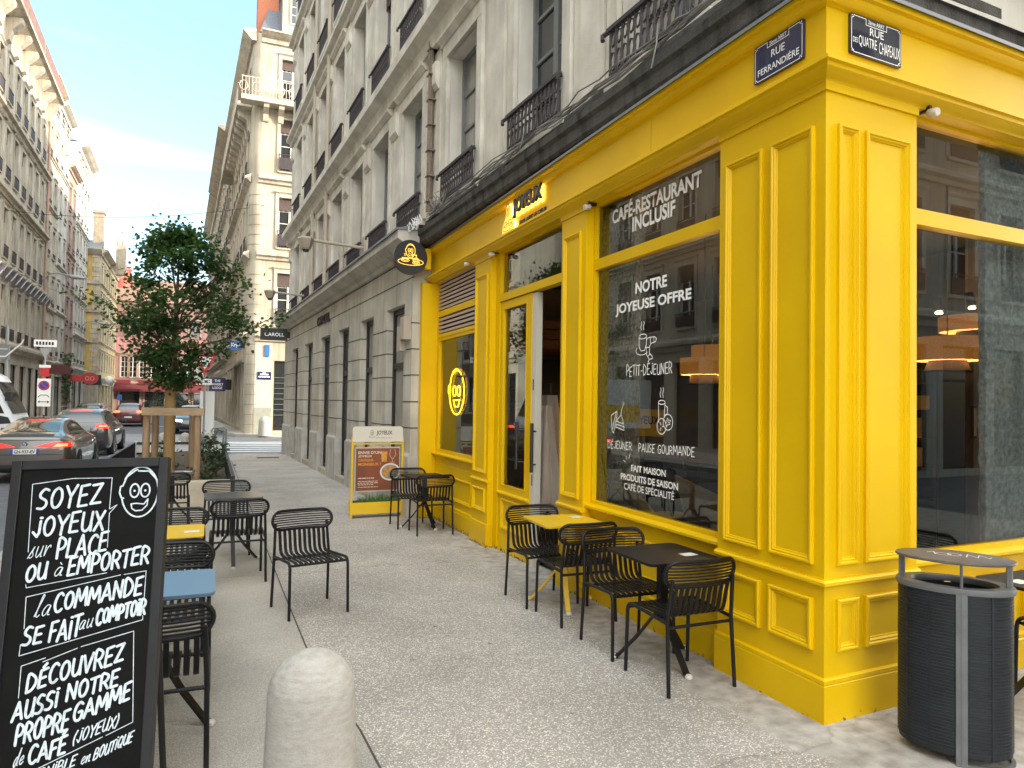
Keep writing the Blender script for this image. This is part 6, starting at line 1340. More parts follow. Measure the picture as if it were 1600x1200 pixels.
# ------------------------------------------------------------------ vehicles
TYRE = M('tyre_rubber', (.012, .012, .012), .8); RIM = M('alloy_rim', (.35, .35, .36), .35, .9); CGL = M('car_glass', (.010, .012, .014), .03, spec=.9, coat=.5)
TAIL = M('tail_lens', (.35, .004, .004), .2, emit=(1, .015, .008), es=.5); BRAKE = M('brake_lamp', (1, .1, .05), .3, emit=(1, .035, .012), es=3.6); REFL = M('reflector_red', (.20, .006, .006), .3); PLATEM = M('plate_white', (.72, .72, .70), .4); CHROME = M('chrome', (.6, .6, .6), .15, 1.0); TRIM = M('black_trim', (.015, .015, .016), .5)
def car(name, lab, cat, x, y, zr, st, mat, W, wheels, R_=.32, rz=0.0, group=None):
    """st: stations (y, zbottom, zbelt, ztop, half width at sill, at belt, at top)"""
    t = thing(name, lab, cat, (0, 0, 0), 0, group); m = MB(); n = 9
    for yy, zb_, zs_, zt_, wl, wb, wt in st:
        half = [(0, zb_), (wl*.9, zb_), (wl, zb_+.08), (wb, zb_+(zs_-zb_)*.55), (wb*.985, zs_-.03), (wt+(wb-wt)*.25, zs_+(zt_-zs_)*.25) if zt_-zs_ > .2 else (wb*.93, zs_+(zt_-zs_)*.3), (wt, zt_-(zt_-zs_)*.16), (wt*.82, zt_-.01), (0, zt_)]
        m.v += [(a, yy, b) for a, b in half]+[(-a, yy, b) for a, b in half[-2:0:-1]]
    k = 16
    for i in range(len(st)-1):
        for j in range(k): m.f.append((i*k+j, i*k+(j+1) % k, (i+1)*k+(j+1) % k, (i+1)*k+j))
    m.f += [tuple(range(k)), tuple((len(st)-1)*k+j for j in range(k))]; m.m = [0]*len(m.f)
    me = mesh_of('body', m, mat); o = bpy.data.objects.new('b', me); COL.objects.link(o); sd = o.modifiers.new('s', 'SUBSURF'); sd.levels = 2; sd.render_levels = 2
    bpy.context.view_layer.update(); dg = bpy.context.evaluated_depsgraph_get(); me2 = bpy.data.meshes.new_from_object(o.evaluated_get(dg)); bpy.data.objects.remove(o); me2.shade_smooth(); me2.name = 'body'
    bo = lk_('body', me2, t); bm = bmesh.new(); bm.from_mesh(me2); bv = BVHTree.FromBMesh(bm); bm.free()
    def decal(nm, poly, axis, mt, off=.006, cut=3, side=1, par=None):
        """lay a patch on the body: poly in (x,z) cast along +y from behind, (y,z) from a side, or (x,y) from above"""
        b = bmesh.new(); f = b.faces.new([b.verts.new((p[0], p[1], 0)) for p in poly]); bmesh.ops.triangulate(b, faces=[f])
        for _ in range(cut): bmesh.ops.subdivide_edges(b, edges=b.edges, cuts=1, use_grid_fill=True)
        bmesh.ops.triangulate(b, faces=b.faces)
        for v in b.verts:
            p, q = v.co.x, v.co.y
            if axis == 'y': o_, d_ = Vector((p, -3, q)), Vector((0, 1, 0))
            elif axis == 'f': o_, d_ = Vector((p, 9, q)), Vector((0, -1, 0))
            elif axis == 'x': o_, d_ = Vector((side*3, p, q)), Vector((-side, 0, 0))
            else: o_, d_ = Vector((p, q, 4)), Vector((0, 0, -1))
            h = bv.ray_cast(o_, d_)[0]
            if h is None: h = bv.find_nearest(o_+d_*2.9)[0]
            v.co = h-d_*off
        e = bpy.data.meshes.new(nm); b.to_mesh(e); b.free(); e.materials.append(mt); e.shade_smooth(); return lk_(nm, e, par or t)
    for wx in (-1, 1):
        for wy in wheels:
            q = Fr((wx*(W/2+.004), wy, R_), (0, wx)); ar = MB(); ar.plate(q, arc(0, 0, R_+.055, R_+.055, -18, 198, 18), -.14, .0015); o = lk_('wheel_arch', mesh_of('wheel_arch', ar, DARK), bo)
            a = MB(); a.plate(q, ell(0, 0, R_, R_, 26)[:-1], -.2, -.0); wo2 = lk_('wheel', mesh_of('wheel', a, TYRE, 40), t); b = MB()
            for s in range(5): an = 2*pi*s/5; b.face(q, [(.05*cos(an+1.2), .05*sin(an+1.2)), (R_*.66*cos(an-.2), R_*.66*sin(an-.2)), (R_*.66*cos(an+.2), R_*.66*sin(an+.2)), (.05*cos(an-1.2), .05*sin(an-1.2))], .003)
            b.disc(q, 0, 0, R_*.68, .0012, 22); lk_('rim', mesh_of('rim', b, RIM), wo2)
    t.location = (x, y, zr); t.rotation_euler = (0, 0, rz); return t, bo, decal
def licence(t, yb, z, s, x=0):
    F = Fr((x, yb, z), (1, 0)); p = lk_('licence_plate', mesh_of('licence_plate', MB().box(F, -.26, .26, -.02, .0, -.055, .055), PLATEM), t); bl_ = M('plate_blue', (.01, .04, .35), .4)
    lk_('plate_band', mesh_of('plate_band', MB().face(F, [(-.26, -.055), (-.215, -.055), (-.215, .055), (-.26, .055)], .002).face(F, [(.215, -.055), (.26, -.055), (.26, .055), (.215, .055)], .002), bl_), p)
    if s: q = text('plate_lettering', F, s, -.195, .195, -.036, .036, .003, BLACKM, None, 0, .02); q.parent = p
RDZ = gz(18)+RD
TAUPE = M('taupe_metallic_paint', (.10, .088, .077), .28, .55, coat=1.0)
S_ = [(0.0, .34, .74, .80, .62, .70, .55), (.02, .30, .82, .98, .78, .80, .62), (.10, .26, .88, 1.05, .86, .86, .66), (.38, .20, .93, 1.09, .89, .90, .66), (.70, .18, .94, 1.16, .90, .91, .64), (1.35, .17, .94, 1.40, .90, .91, .55), (2.0, .17, .93, 1.44, .90, .91, .57), (2.7, .17, .92, 1.38, .90, .91, .58), (3.35, .17, .92, 1.02, .90, .90, .68), (4.1, .20, .82, .88, .87, .87, .64), (4.45, .28, .62, .72, .76, .76, .55), (4.53, .34, .55, .62, .62, .62, .50)]
c1, b1, D1 = car('sedan_car', 'taupe metallic four door coupe with glowing brake lights, nearest car on the road', 'car', -3.72, 18.5, RDZ, S_, TAUPE, 1.82, (.90, 3.62))
D1('rear_window', [(-.54, .52), (.54, .52), (.47, 1.18), (-.47, 1.18)], 'z', CGL); D1('roof_glass', [(-.44, 1.35), (.44, 1.35), (.44, 2.35), (-.44, 2.35)], 'z', CGL)
for sd_ in (1, -1):
    D1('side_window', [(.95, 1.0), (1.2, 1.20), (1.55, 1.30), (2.0, 1.33), (2.55, 1.27), (3.05, 1.02)], 'x', CGL, side=sd_); D1('door_line', [(1.98, .3), (2.0, .3), (2.0, .98), (1.98, .98)], 'x', TRIM, .003, 2, sd_)
    tl_ = D1('tail_light', [(.16*sd_, .80), (.60*sd_, .775), (.86*sd_, .80), (.87*sd_, .90), (.62*sd_, .915), (.40*sd_, .875)], 'y', TAIL, .010); D1('brake_light', [(.52*sd_, .80), (.80*sd_, .815), (.80*sd_, .875), (.60*sd_, .87)], 'y', BRAKE, .016, 2, par=tl_)
    D1('reflector', [(.62*sd_, .50), (.82*sd_, .52), (.82*sd_, .545), (.62*sd_, .525)], 'y', REFL, .006, 2)
    m = MB(); m.lathe((.62*sd_, .03, .31), [(.001, -.02), (.05, -.02), (.05, .02), (.001, .02)], 12); lk_('exhaust', mesh_of('exhaust', m, CHROME, 40), c1)
    m = MB(); m.box(ID, sd_*.96-.09, sd_*.96+.09, 2.62, 2.74, .98, 1.12); lk_('side_mirror', mesh_of('side_mirror', m, TAUPE, 40, .02), c1)
D1('boot_line', [(-.62, .945), (.62, .945), (.62, .958), (-.62, .958)], 'y', TRIM, .004, 3); D1('bumper_line', [(-.72, .625), (.72, .625), (.78, .64), (-.78, .64)], 'y', TRIM, .005, 3); D1('lower_bumper', [(-.70, .30), (.70, .30), (.78, .42), (-.78, .42)], 'y', TRIM, .006, 3)
D1('spoiler', [(-.66, 1.03), (.66, 1.03), (.60, 1.075), (-.60, 1.075)], 'y', TRIM, .012, 3); licence(c1, -.03, .70, 'GH-937-EV')
m = MB(); F_ = Fr((0, -.045, .87), (1, 0)); m.disc(F_, 0, 0, .042, 0, 20); ro = lk_('emblem', mesh_of('emblem', m, TRIM), c1); m = MB(); m.disc(F_, 0, 0, .034, .002, 20); lk_('emblem_disc', mesh_of('emblem_disc', m, CHROME), ro); m = MB()
for a0 in (0, 180): m.face(F_, [(0, 0)]+arc(0, 0, .033, .033, a0, a0+90, 6), .003)
lk_('emblem_quarter', mesh_of('emblem_quarter', m, M('emblem_blue', (.02, .15, .45), .4)), ro); D1('third_brake_light', [(-.22, 1.30), (.22, 1.30), (.22, 1.36), (-.22, 1.36)], 'z', TAIL, .008, 2)
m = MB(); m.add([(0, 1.9, 1.43), (0, 1.72, 1.43), (0, 1.70, 1.49), (.02, 1.9, 1.43), (-.02, 1.9, 1.43)], [(0, 1, 2), (3, 1, 2), (4, 1, 2)]); lk_('roof_fin', mesh_of('roof_fin', m, TRIM), c1)
GREYP = M('grey_metallic_paint', (.055, .058, .062), .3, .5, coat=1.0)
S2 = [(0.0, .36, .80, .86, .70, .72, .60), (.03, .32, .90, 1.02, .82, .82, .66), (.10, .26, .96, 1.12, .90, .88, .68), (.28, .22, .98, 1.30, .91, .92, .66), (.55, .2, .98, 1.50, .91, .93, .64), (1.4, .19, .97, 1.56, .91, .93, .64), (2.3, .19, .96, 1.54, .91, .93, .64), (2.9, .19, .95, 1.42, .91, .92, .64), (3.5, .19, .95, 1.06, .91, .91, .70), (4.3, .22, .86, .92, .88, .88, .66), (4.65, .30, .64, .74, .76, .76, .55), (4.72, .36, .55, .62, .62, .62, .5)]
c2, b2, D2 = car('estate_car', 'grey estate car with bright brake lights and roof rails, ahead of the taupe car', 'car', -3.86, 26.2, gf+RD, S2, GREYP, 1.86, (.95, 3.72), .34)
D2('rear_window', [(-.58, 1.10), (.58, 1.10), (.52, 1.40), (-.52, 1.40)], 'y', CGL); D2('third_brake_light', [(-.30, 1.44), (.30, 1.44), (.29, 1.47), (-.29, 1.47)], 'y', TAIL, .02, 3)
for sd_ in (1, -1):
    D2('side_window', [(.40, 1.05), (.60, 1.38), (1.4, 1.45), (2.3, 1.44), (2.75, 1.36), (3.2, 1.06)], 'x', CGL, side=sd_); tl_ = D2('tail_light', [(.48*sd_, .92), (.88*sd_, .90), (.90*sd_, 1.05), (.50*sd_, 1.04)], 'y', TAIL, .012); D2('brake_light', [(.56*sd_, .96), (.84*sd_, .95), (.84*sd_, 1.01), (.58*sd_, 1.01)], 'y', BRAKE, .018, 2, par=tl_)
    D2('reflector', [(.5*sd_, .52), (.8*sd_, .54), (.8*sd_, .57), (.5*sd_, .55)], 'y', REFL, .006, 2); m = MB(); m.box(ID, sd_*.98-.09, sd_*.98+.09, 2.7, 2.82, 1.02, 1.18); lk_('side_mirror', mesh_of('side_mirror', m, TRIM, 40, .02), c2); m = MB(); m.tube([(sd_*.6, .6, 1.55), (sd_*.6, .9, 1.60), (sd_*.6, 2.2, 1.60), (sd_*.6, 2.5, 1.56)], .014, 6); lk_('roof_rail', mesh_of('roof_rail', m, CHROME), c2)
D2('lower_bumper', [(-.72, .32), (.72, .32), (.80, .50), (-.80, .50)], 'y', TRIM, .006, 3); licence(c2, -.01, .62, None)
S3 = [(a, b, c*1.02, d*.99, e, f, g_) for a, b, c, d, e, f, g_ in S2]
for i, (x, y, mt, lab, rz) in enumerate(((-4.9, 52, M('dark_red_paint', (.10, .012, .015), .3, .3, coat=1.0), 'dark red hatchback with lit tail lights waiting beyond the crossing', 0), (-6.9, 50, M('black_paint', (.015, .015, .017), .3, .3, coat=1.0), 'black car in the queue left of the red hatchback', 0))):
    c_, b_, D_ = car('queueing_car', lab, 'car', x, y, gf+RD, S3, mt, 1.86, (.95, 3.72), .33)
    D_('rear_window', [(-.58, 1.10), (.58, 1.10), (.52, 1.38), (-.52, 1.38)], 'y', CGL)
    for sd_ in (1, -1): D_('tail_light', [(.48*sd_, .92), (.88*sd_, .90), (.90*sd_, 1.05), (.50*sd_, 1.04)], 'y', BRAKE if i == 0 else TAIL, .012); D_('side_window', [(.40, 1.05), (.60, 1.36), (1.4, 1.43), (2.3, 1.42), (2.75, 1.34), (3.2, 1.06)], 'x', CGL, side=sd_)
    licence(c_, -.01, .62, None)
c4, b4, D4 = car('black_car', 'black car facing the camera with white headlights behind the tree stakes', 'car', -.9, 46, gf+RD, S3, M('black_gloss_paint', (.012, .012, .014), .25, .3, coat=1.0), 1.86, (.95, 3.72), .33, pi)
D4('windscreen', [(-.60, 1.08), (.60, 1.08), (.52, 1.42), (-.52, 1.42)], 'f', CGL); 
for sd_ in (1, -1): D4('headlight', [(.45*sd_, .66), (.80*sd_, .68), (.80*sd_, .78), (.48*sd_, .76)], 'f', M('headlamp', (.9, .9, .9), .2, emit=(1, .97, .9), es=2.5), .012)
# truck cab waiting in the side street, heading across to the right
tk = thing('truck', 'white delivery truck with a glazed cab standing at the left of the crossing', 'truck', (-5.55, 26.9, gf+RD)); TW = M('truck_white', (.66, .68, .70), .35, coat=.6); FT_ = Fr((-5.55, 26.3, gf+RD), (1, 0))
prof = [(-2.1, .45), (-.10, .45), (0, .62), (.02, 1.0), (-.10, 1.28), (-.55, 2.30), (-.72, 2.55), (-.95, 2.66), (-2.1, 2.70)]
obj('cab', MB().plate(FT_, prof, -2.1, 0), TW, tk, 30, .03); obj('cargo_body', MB().box(FT_, -5.6, -2.2, -2.15, .05, .9, 3.0), TW, tk, None, .02)
m = MB(); m.face(FT_, [(-1.95, 1.0), (-1.25, 1.0), (-1.2, 1.35), (-1.22, 2.36), (-1.95, 2.4)], .006); obj('side_window', m, CGL, tk); m = MB(); m.face(FT_, [(-1.05, 1.42), (-.30, 1.36), (-.70, 2.30), (-1.05, 2.36)], .006); obj('quarter_window', m, CGL, tk)
m = MB(); m.add([FT_(-.125, -.15, 1.35), FT_(-.125, -1.95, 1.35), FT_(-.56, -1.9, 2.34), FT_(-.56, -.2, 2.34)], [(0, 1, 2, 3)]); m.v = [(x+.02, y, z+.01) for x, y, z in m.v]; obj('windscreen', m, CGL, tk)
m = MB(); m.plate(FT_, arc(-1.15, .45, .50, .52, 0, 180, 14), -.3, .012); obj('wheel_arch', m, TRIM, tk); wl = obj('wheel', MB().plate(FT_, ell(-1.15, .42, .42, .42, 24)[:-1], -.35, .016), TYRE, tk, 40); m = MB(); m.disc(FT_, -1.15, .42, .24, .02, 20); obj('rim', m, RIM, wl)
m = MB(); m.box(FT_, -.95, -.72, .08, .30, 1.55, 2.15); m.box(FT_, -.9, -.78, .0, .1, 2.1, 2.16); m.box(FT_, -.28, -.12, -.1, .12, 1.75, 2.05); obj('side_mirror', m, TRIM, tk, None, .02); m = MB(); m.box(FT_, -.09, .035, -2.05, -.05, .42, .62); obj('bumper', m, TRIM, tk, None, .02)
m = MB(); m.face(FT_, [(-.62, 1.02), (-.12, 1.06), (-.2, 1.25), (-.5, 1.32)], .007); obj('trim_panel', m, TRIM, tk); obj('roof_deflector', MB().plate(FT_, [(-2.05, 2.70), (-1.1, 2.67), (-1.35, 2.86), (-2.05, 3.0)], -1.9, -.2), M('tinted_plastic', (.05, .06, .07), .3), tk)
m = MB(); m.box(FT_, -5, -3, .052, .058, 1.2, 1.9); obj('yellow_panel', m, YEL2, tk)

# ------------------------------------------------------------------ signs, lamps, wires
POLE = M('galvanised_pole', (.28, .29, .29), .5, .5); RED = M('sign_red', (.50, .02, .02), .4); BLUE = M('sign_blue', (.015, .05, .30), .4); SGREY_ = M('sign_grey_back', (.30, .31, .31), .5, .4)
def post(t, x, y, z0, z1, r=.038): return obj('pole', MB().tube([(x, y, z0), (x, y, z1)], r, 10), POLE, t, 40)
F = Fr((-6.62, 36, gf), (1, 0)); t = thing('no_parking_sign', 'white no parking panel with a red and blue roundel on a grey pole', 'road sign', (-6.62, 36, gf)); post(t, -6.62, 36.05, gf, 4.0)
pn_ = obj('panel', MB().box(F, -.25, .25, -.0, .02, 1.35, 2.55), WHITE, t); m = MB(); m.disc(F, 0, 2.25, .21, .022, 26); obj('roundel', m, RED, pn_); m = MB(); m.disc(F, 0, 2.25, .16, .0235, 26); obj('roundel_blue', m, BLUE, pn_); m = MB(); m.stroke(F, [(-.12, 2.37), (.12, 2.13)], .045, .0245, False); obj('roundel_bar', m, RED, pn_)
m = MB(); m.stroke(F, [(-.17, 1.55), (.17, 1.55)], .03, .022); m.face(F, [(-.22, 1.55), (-.14, 1.61), (-.14, 1.49)], .0235); m.face(F, [(.22, 1.55), (.14, 1.61), (.14, 1.49)], .0235); m.stroke(F, [(-.2, 1.75), (-.12, 1.84), (.12, 1.84), (.2, 1.75)], .03, .022); obj('pictogram', m, BLACKM, pn_)
obj('red_box', MB().box(F, -.15, .17, -.01, .03, 2.64, 3.0), RED, t); obj('grey_box', MB().box(F, -.2, .22, -.01, .035, 3.02, 3.14), WHITE, t)
m = MB(); m.face(F, [(-.22, 3.85), (.24, 3.85), (.0, 3.42)], .0); m.face(F, [(-.22, 3.85), (.24, 3.85), (.0, 3.42)], .01); obj('sign_back', m, SGREY_, t)
obj('name_panel', MB().box(F, -.42, .42, -.02, .02, 3.92, 4.22), WHITE, t); m = MB()
for i in range(6): m.box(F, -.34+i*.115, -.265+i*.115, .02, .023, 4.0, 4.14)
obj('name_marks', m, BLACKM, t)
t = thing('sign_pole', 'tall grey pole with the back of a direction sign at the left edge', 'pole', (-6.4, 28.8, gf)); post(t, -6.4, 28.8, gf, 4.1, .05); F = Fr((-6.4, 28.74, 0), (1, -.35)); obj('sign_back', MB().box(F, -1.2, .10, -.03, .0, 2.95, 3.45), SGREY_, t); m = MB(); m.stroke(F, [(-1.2, 3.05), (.0, 3.05), (.5, 3.5), (.56, 3.62)], .05, .03); m.stroke(F, [(-1.2, 3.30), (.05, 3.30)], .03, .03); obj('frame', m, WHITE, t)
# give way sign
F = Fr((-.22, 26.4, gf), (1, 0)); t = thing('give_way_sign', 'red bordered inverted triangle sign above a small white plate, beyond the planter', 'road sign', (-.22, 26.4, gf)); post(t, -.20, 26.45, gf, 3.3)
m = MB(); m.plate(F, [(-.42, 3.32), (.42, 3.32), (0, 2.58)], -.01, .01); tp = obj('triangle', m, RED, t); m = MB(); m.face(F, [(-.25, 3.22), (.25, 3.22), (0, 2.78)], .012); obj('triangle_white', m, WHITE, tp); m = MB(); m.box(F, -.24, .24, -.008, .01, 2.27, 2.47); pl2 = obj('plate', m, WHITE, t); m = MB()
for z in (2.33, 2.40):
    for i in range(7): m.box(F, -.19+i*.055, -.15+i*.055, .01, .012, z, z+.035)
obj('plate_marks', m, GREYW, pl2)
t = thing('white_panel', 'tall white panel on feet behind the give way pole', 'panel', (-.15, 27.1, gf)); F = Fr((-.10, 27.1, gf), (1, 0)); obj('panel', MB().box(F, -.25, .22, -.05, .0, .3, 2.06), WHITE, t); obj('foot', MB().box(F, -.25, .22, -.15, .1, .0, .3), SGREY_, t)
t = thing('bike_rack', 'grey steel hoop at the pavement end right of the tree stakes', 'hoop', (.2, 24.3, gf)); m = MB(); m.tube([(.05, 24.3, gf), (.05, 24.3, .75), (.12, 24.3, .82), (.32, 24.3, .82), (.4, 24.3, .75), (.4, 24.3, gf)], .03, 8); m.tube([(.15, 24.6, gf), (.15, 24.6, .75), (.22, 24.6, .82), (.4, 24.6, .82), (.48, 24.6, .75), (.48, 24.6, gf)], .03, 8); obj('hoop', m, POLE, t, 40)
def hang(nm, F, u0, u1, z0, z1, lab, mt, rows, bd=.05, tm=WHITEV, arm=None):
    t = thing(nm, lab, 'shop sign', F(u1, 0, z0)); obj('panel', MB().box(F, u0, u1, -bd, 0, z0, z1), mt, t, None, .004)
    for s, a, b, c, d in rows: text('lettering', F, s, u0+(u1-u0)*a, u0+(u1-u0)*b, z0+(z1-z0)*c, z0+(z1-z0)*d, .003, tm, t, 0, .015)
    if arm: obj('bracket', MB().box(F, min(arm), max(arm), -bd*.7, -bd*.3, z0+.1, z1-.1), BLACKM, t)
    return t
SB = M('shop_sign_black', (.012, .012, .013), .4); KB = M('shop_sign_blue', (.03, .14, .42), .4); NV = M('shop_sign_navy', (.02, .022, .09), .4)
hang('shop_sign', Fr((0, 24.3, 0), (1, 0)), 1.42, 2.26, 3.66, 4.06, 'black hanging sign lettered CAROLL in white at the far end of the stone arcade', SB, [('CAROLL', .16, .88, .34, .62)], arm=(2.26, 2.45))
hang('shop_sign', Fr((0, 40.2, 0), (1, 0)), .84, 1.42, 4.32, 4.78, 'small blue hanging sign lettered Krys on the cream corner building', KB, [('Krys', .14, .86, .22, .78)], arm=(1.42, 1.75)); hang('shop_sign', Fr((0, 38.9, 0), (1, 0)), 2.55, 2.75, 3.95, 4.55, 'narrow blue sign edge on the side street face of the cream building', KB, [], .1)
hang('shop_sign', Fr((0, 50, 0), (1, 0)), -.12, .86, 2.20, 3.08, 'navy hanging sign lettered THE WHISKY LODGE beyond the cream building', NV, [('THE', .32, .68, .68, .86), ('WHISKY', .14, .86, .42, .60), ('LODGE', .2, .8, .16, .34)], arm=(.86, 1.3))
tp_ = thing('street_name_plate', 'small blue street plate on the pale wall of the cream building', 'street sign', FK(.5, .03, 2.9)); obj('panel', MB().box(FK, .18, .86, .025, .05, 2.75, 3.15), NAVY, tp_); m = MB()
for z, a in ((2.98, .2), (2.86, .27)):
    for i in range(7): m.box(FK, .52-a+i*a*.3, .52-a+i*a*.3+.05, .05, .053, z, z+.07)
m.box(FK, .44, .60, .05, .053, 3.06, 3.11); obj('plate_marks', m, WHITEV, tp_)
FLx = lambda s: FLs(s, 0, 0)
def lsign(s, w_, z0, z1, lab, mt, tm=None, rows=()): p = FLs(s, .3, 0); return hang('shop_sign', Fr((0, p.y, 0), (1, 0)), p.x, p.x+w_, z0, z1, lab, mt, rows, .12, tm or WHITEV, (p.x-.35, p.x))
lsign(12.9, 1.5, 3.35, 4.0, 'dark red brown hanging sign on the left of the street', M('sign_oxblood', (.10, .02, .015), .5)); lsign(22.5, 1.15, 3.0, 3.55, 'flat red sign arm on the left of the street', M('sign_bright_red', (.45, .04, .04), .4))
p = FLs(22.5, .3, 0); FO_ = Fr((p.x+1.75, p.y, 3.28), (1, 0)); t = thing('shop_sign', 'red oval hanging sign on the left of the street', 'shop sign', FO_(0, 0, 0)); obj('panel', MB().plate(FO_, ell(0, 0, .62, .52, 24)[:-1], -.1, 0), M('sign_oval_red', (.42, .03, .03), .4), t); m = MB(); m.stroke(FO_, ell(-.2, 0, .14, .16, 12), .05, .003); m.stroke(FO_, ell(.17, 0, .14, .16, 12), .05, .003); obj('mark', m, M('sign_pink', (.7, .3, .28), .5), t)
lsign(35.6, 1.35, 2.9, 3.95, 'black square hanging sign before the ochre building on the left', SB, None, [('■■■■■', .2, .8, .35, .55)] if 0 else ())
# bracket lamps
def bracket_lamp(s, z, reach, lab, wall=GU, m_=None):
    t = thing('street_lamp', lab, 'street lamp', wall(-s, 0, z), 0, 'wall bracket street lamps'); a, b = wall(-s, .02, z), wall(-s, reach, z+.05); LM = M('lamp_beige', (.38, .32, .25), .6, var=.15)
    obj('arm', MB().tube([a, a.lerp(b, .5), b], .032, 8), LM, t); m = MB(); c = b; m.lathe((c.x, c.y, c.z-.10), [(.07, -.10), (.10, -.07), (.15, .06), (.165, .11), (.14, .14), (.04, .155)], 6); obj('lamp_head', m, LM, t); m = MB(); m.lathe((c.x, c.y, c.z-.10), [(.02, -.15), (.055, -.14), (.07, -.101)], 10); obj('lamp_glass', m, PANE, t, 50); obj('wall_plate', MB().box(wall, -s-.09, -s+.09, 0, .08, z-.18, z+.22), LM, t)
bracket_lamp(3.07, 4.83, 1.2, 'beige bracket lamp on the grey facade, the nearer of the two on the right'); bracket_lamp(10.34, 4.80, 1.05, 'beige bracket lamp above the far end of the stone arcade')
def arm_lamp(s, z, lab):
    t = thing('street_lamp', lab, 'street lamp', FLs(s, 0, z), 0, 'wall bracket street lamps'); obj('arm', MB().tube([FLs(s, 0, z-.7), FLs(s, .5, z), FLs(s, 1.0, z+.12), FLs(s, 1.7, z+.05)], .05, 6), POLE, t, 50); obj('lamp_head', MB().tube([FLs(s, 1.6, z+.02), FLs(s, 2.0, z-.06), FLs(s, 2.7, z-.10)], [.08, .17, .10], 8), SGREY_, t, 50)
arm_lamp(11.4, 10.4, 'grey arm lamp on the nearest left facade'); arm_lamp(32.5, 9.0, 'grey arm lamp further along the left facade')
def wire(p, q, sag, lab, n=20, r=.014):
    p, q = Vector(p), Vector(q); tag(obj('overhead_wire', MB().tube([p.lerp(q, i/n)-Vector((0, 0, sag*4*(i/n)*(1-i/n))) for i in range(n+1)], r, 5), BLACKM), lab, 'wire', 'wires strung across the street')
wire(FLs(0, .1, 12.2), FK(.3, .1, 11.8), .5, 'upper dark wire strung across the street'); wire(FLs(0, .3, 9.0), FLs(26, .9, 10.8), .4, 'dark wire running along the left facades'); wire(GU(-13, .1, 8.0), FK(1.0, .1, 12.6), .2, 'thin wire from the grey corner building to the cream building')
t = thing('junction_boxes', 'two small beige utility boxes on the joint between arcade and shopfront', 'utility box', (2.9, 10.8, 3.0)); m = MB(); m.box(GA, .18, .40, .0, .12, 2.72, 3.08); obj('box', m, PIPE, t, None, .01); m = MB(); m.box(GA, -.06, .14, .0, .10, 2.55, 2.95); obj('box', m, PIPE, t, None, .01)
for i, (x, y) in enumerate(((-.7, 24.0), (-.35, 24.2), (.0, 24.1), (-1.3, 24.1))): bollard(x, y, .15, .75, ('stone bollard at the pavement end behind the tree trunk', 'stone bollard between the tree trunk and the right stakes', 'rightmost stone bollard behind the stakes', 'leftmost stone bollard behind the stakes')[i], 'stone bollards at the pavement end')
bollard(-4.1, 60, .3, 1.0, 'rounded stone bollard far along the street before the red awning', None, gf+RD); bollard(2.55, 38.0, .3, .95, 'stone block standing against the cream building at the far pavement', None, gf)
# distant terrace greenery and a walker before the pink restaurant
shr = [(-5.2, 88, 1.2), (-3.8, 88.5, 1.5), (-2.4, 88, 1.2)]
for i, (x, y, h) in enumerate(shr):
    t = thing('potted_shrub', ('left', 'middle', 'right')[i]+' potted shrub before the pink restaurant', 'potted plant', (x, y, gf+RD), 0, 'potted shrubs before the pink restaurant'); rn = random.Random(i); m = MB()
    for _ in range(160): leaf(m, Vector((x+rn.gauss(0, .4), y+rn.gauss(0, .4), gf+.7+abs(rn.gauss(0, h*.4)))), .2, rn)
    obj('foliage', m, LEAF2, t); obj('pot', MB().lathe((x, y, gf+RD), [(.3, 0), (.45, .7), (.47, .75)], 14), TILE, t, 40)
t = thing('round_street_sign', 'white round lamp and small blue sign on a pole before the ochre building', 'street sign', (-7.9, 70, gf)); post(t, -7.9, 70, gf, 3.0, .06); F = Fr((-7.9, 69.9, gf), (1, 0)); m = MB(); m.lathe((-8.1, 70, 3.1), [(.05, -.4), (.36, -.15), (.4, .1), (.2, .35), (.02, .4)], 14); obj('globe', m, WHITE, t, 60); obj('blue_panel', MB().box(F, .45, .8, -.03, .02, 1.5, 2.0), M('parking_blue', (.03, .16, .55), .4), t)
t = thing('ivy_column', 'green climbing plant hanging on the left facades above the red signs', 'climbing plant', FLs(22, 0, 2)); rn = random.Random(31); m = MB()
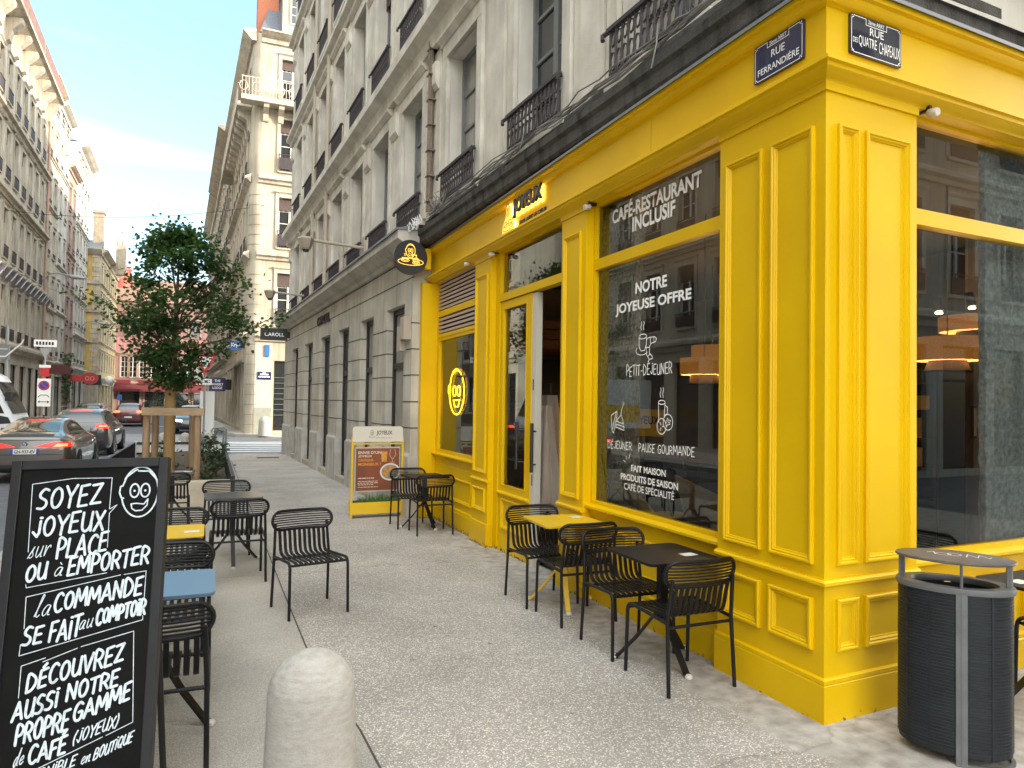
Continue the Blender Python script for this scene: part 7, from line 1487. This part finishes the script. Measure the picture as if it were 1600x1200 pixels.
for _ in range(420): leaf(m, FLs(22+rn.gauss(0, .5), .2+rn.random()*.5, 1.2+rn.random()*4.2), .22, rn)
obj('foliage', m, LEAF2, t)
# a person walking far off before the restaurant
SKIN = M('skin', (.38, .22, .15), .6); DCL = M('dark_clothing', (.02, .02, .024), .9)
def person(x, y, z, lab):
    t = thing('person', lab, 'person', (x, y, z)); J = [(0, 0, .93), (0, 0, 1.18), (0, 0, 1.42), (0, 0, 1.53), (0, .01, 1.66), (0, .01, 1.75), (.10, 0, .90), (.11, -.05, .5), (.11, .04, .06), (.11, -.1, .03), (-.10, 0, .90), (-.11, .12, .5), (-.11, .22, .07), (-.11, .10, .03), (.19, 0, 1.40), (.23, .02, 1.12), (.23, -.1, .88), (-.19, 0, 1.40), (-.23, -.02, 1.12), (-.23, .08, .88)]
    E_ = [(0, 1), (1, 2), (2, 3), (3, 4), (4, 5), (0, 6), (6, 7), (7, 8), (8, 9), (0, 10), (10, 11), (11, 12), (12, 13), (2, 14), (14, 15), (15, 16), (2, 17), (17, 18), (18, 19)]; RR = [.15, .14, .15, .055, .10, .085, .095, .065, .042, .035, .095, .065, .042, .035, .06, .045, .035, .06, .045, .035]
    me = bpy.data.meshes.new('body'); me.from_pydata(J, E_, []); o = bpy.data.objects.new('body', me); COL.objects.link(o); o.modifiers.new('k', 'SKIN'); sv = me.skin_vertices[0].data
    for i, r in enumerate(RR): sv[i].radius = (r, r*.8)
    sv[0].use_root = True; o.modifiers.new('s', 'SUBSURF').render_levels = 1; me.materials.append(DCL); bpy.context.view_layer.update(); e = bpy.data.meshes.new_from_object(o.evaluated_get(bpy.context.evaluated_depsgraph_get())); bpy.data.objects.remove(o); e.materials.append(SKIN)
    for p in e.polygons:
        if p.center.z > 1.54: p.material_index = 1
        p.use_smooth = True
    e.name = 'body'; lk_('body', e, t); m = MB(); m.lathe((0, .015, 1.70), [(.098, -.02), (.105, .03), (.08, .09), (.02, .115)], 12); lk_('hair', mesh_of('hair', m, DARK, 60), t)
person(-5.4, 72, gf+RD+.0, 'small dark clothed person walking far down the street before the restaurant')
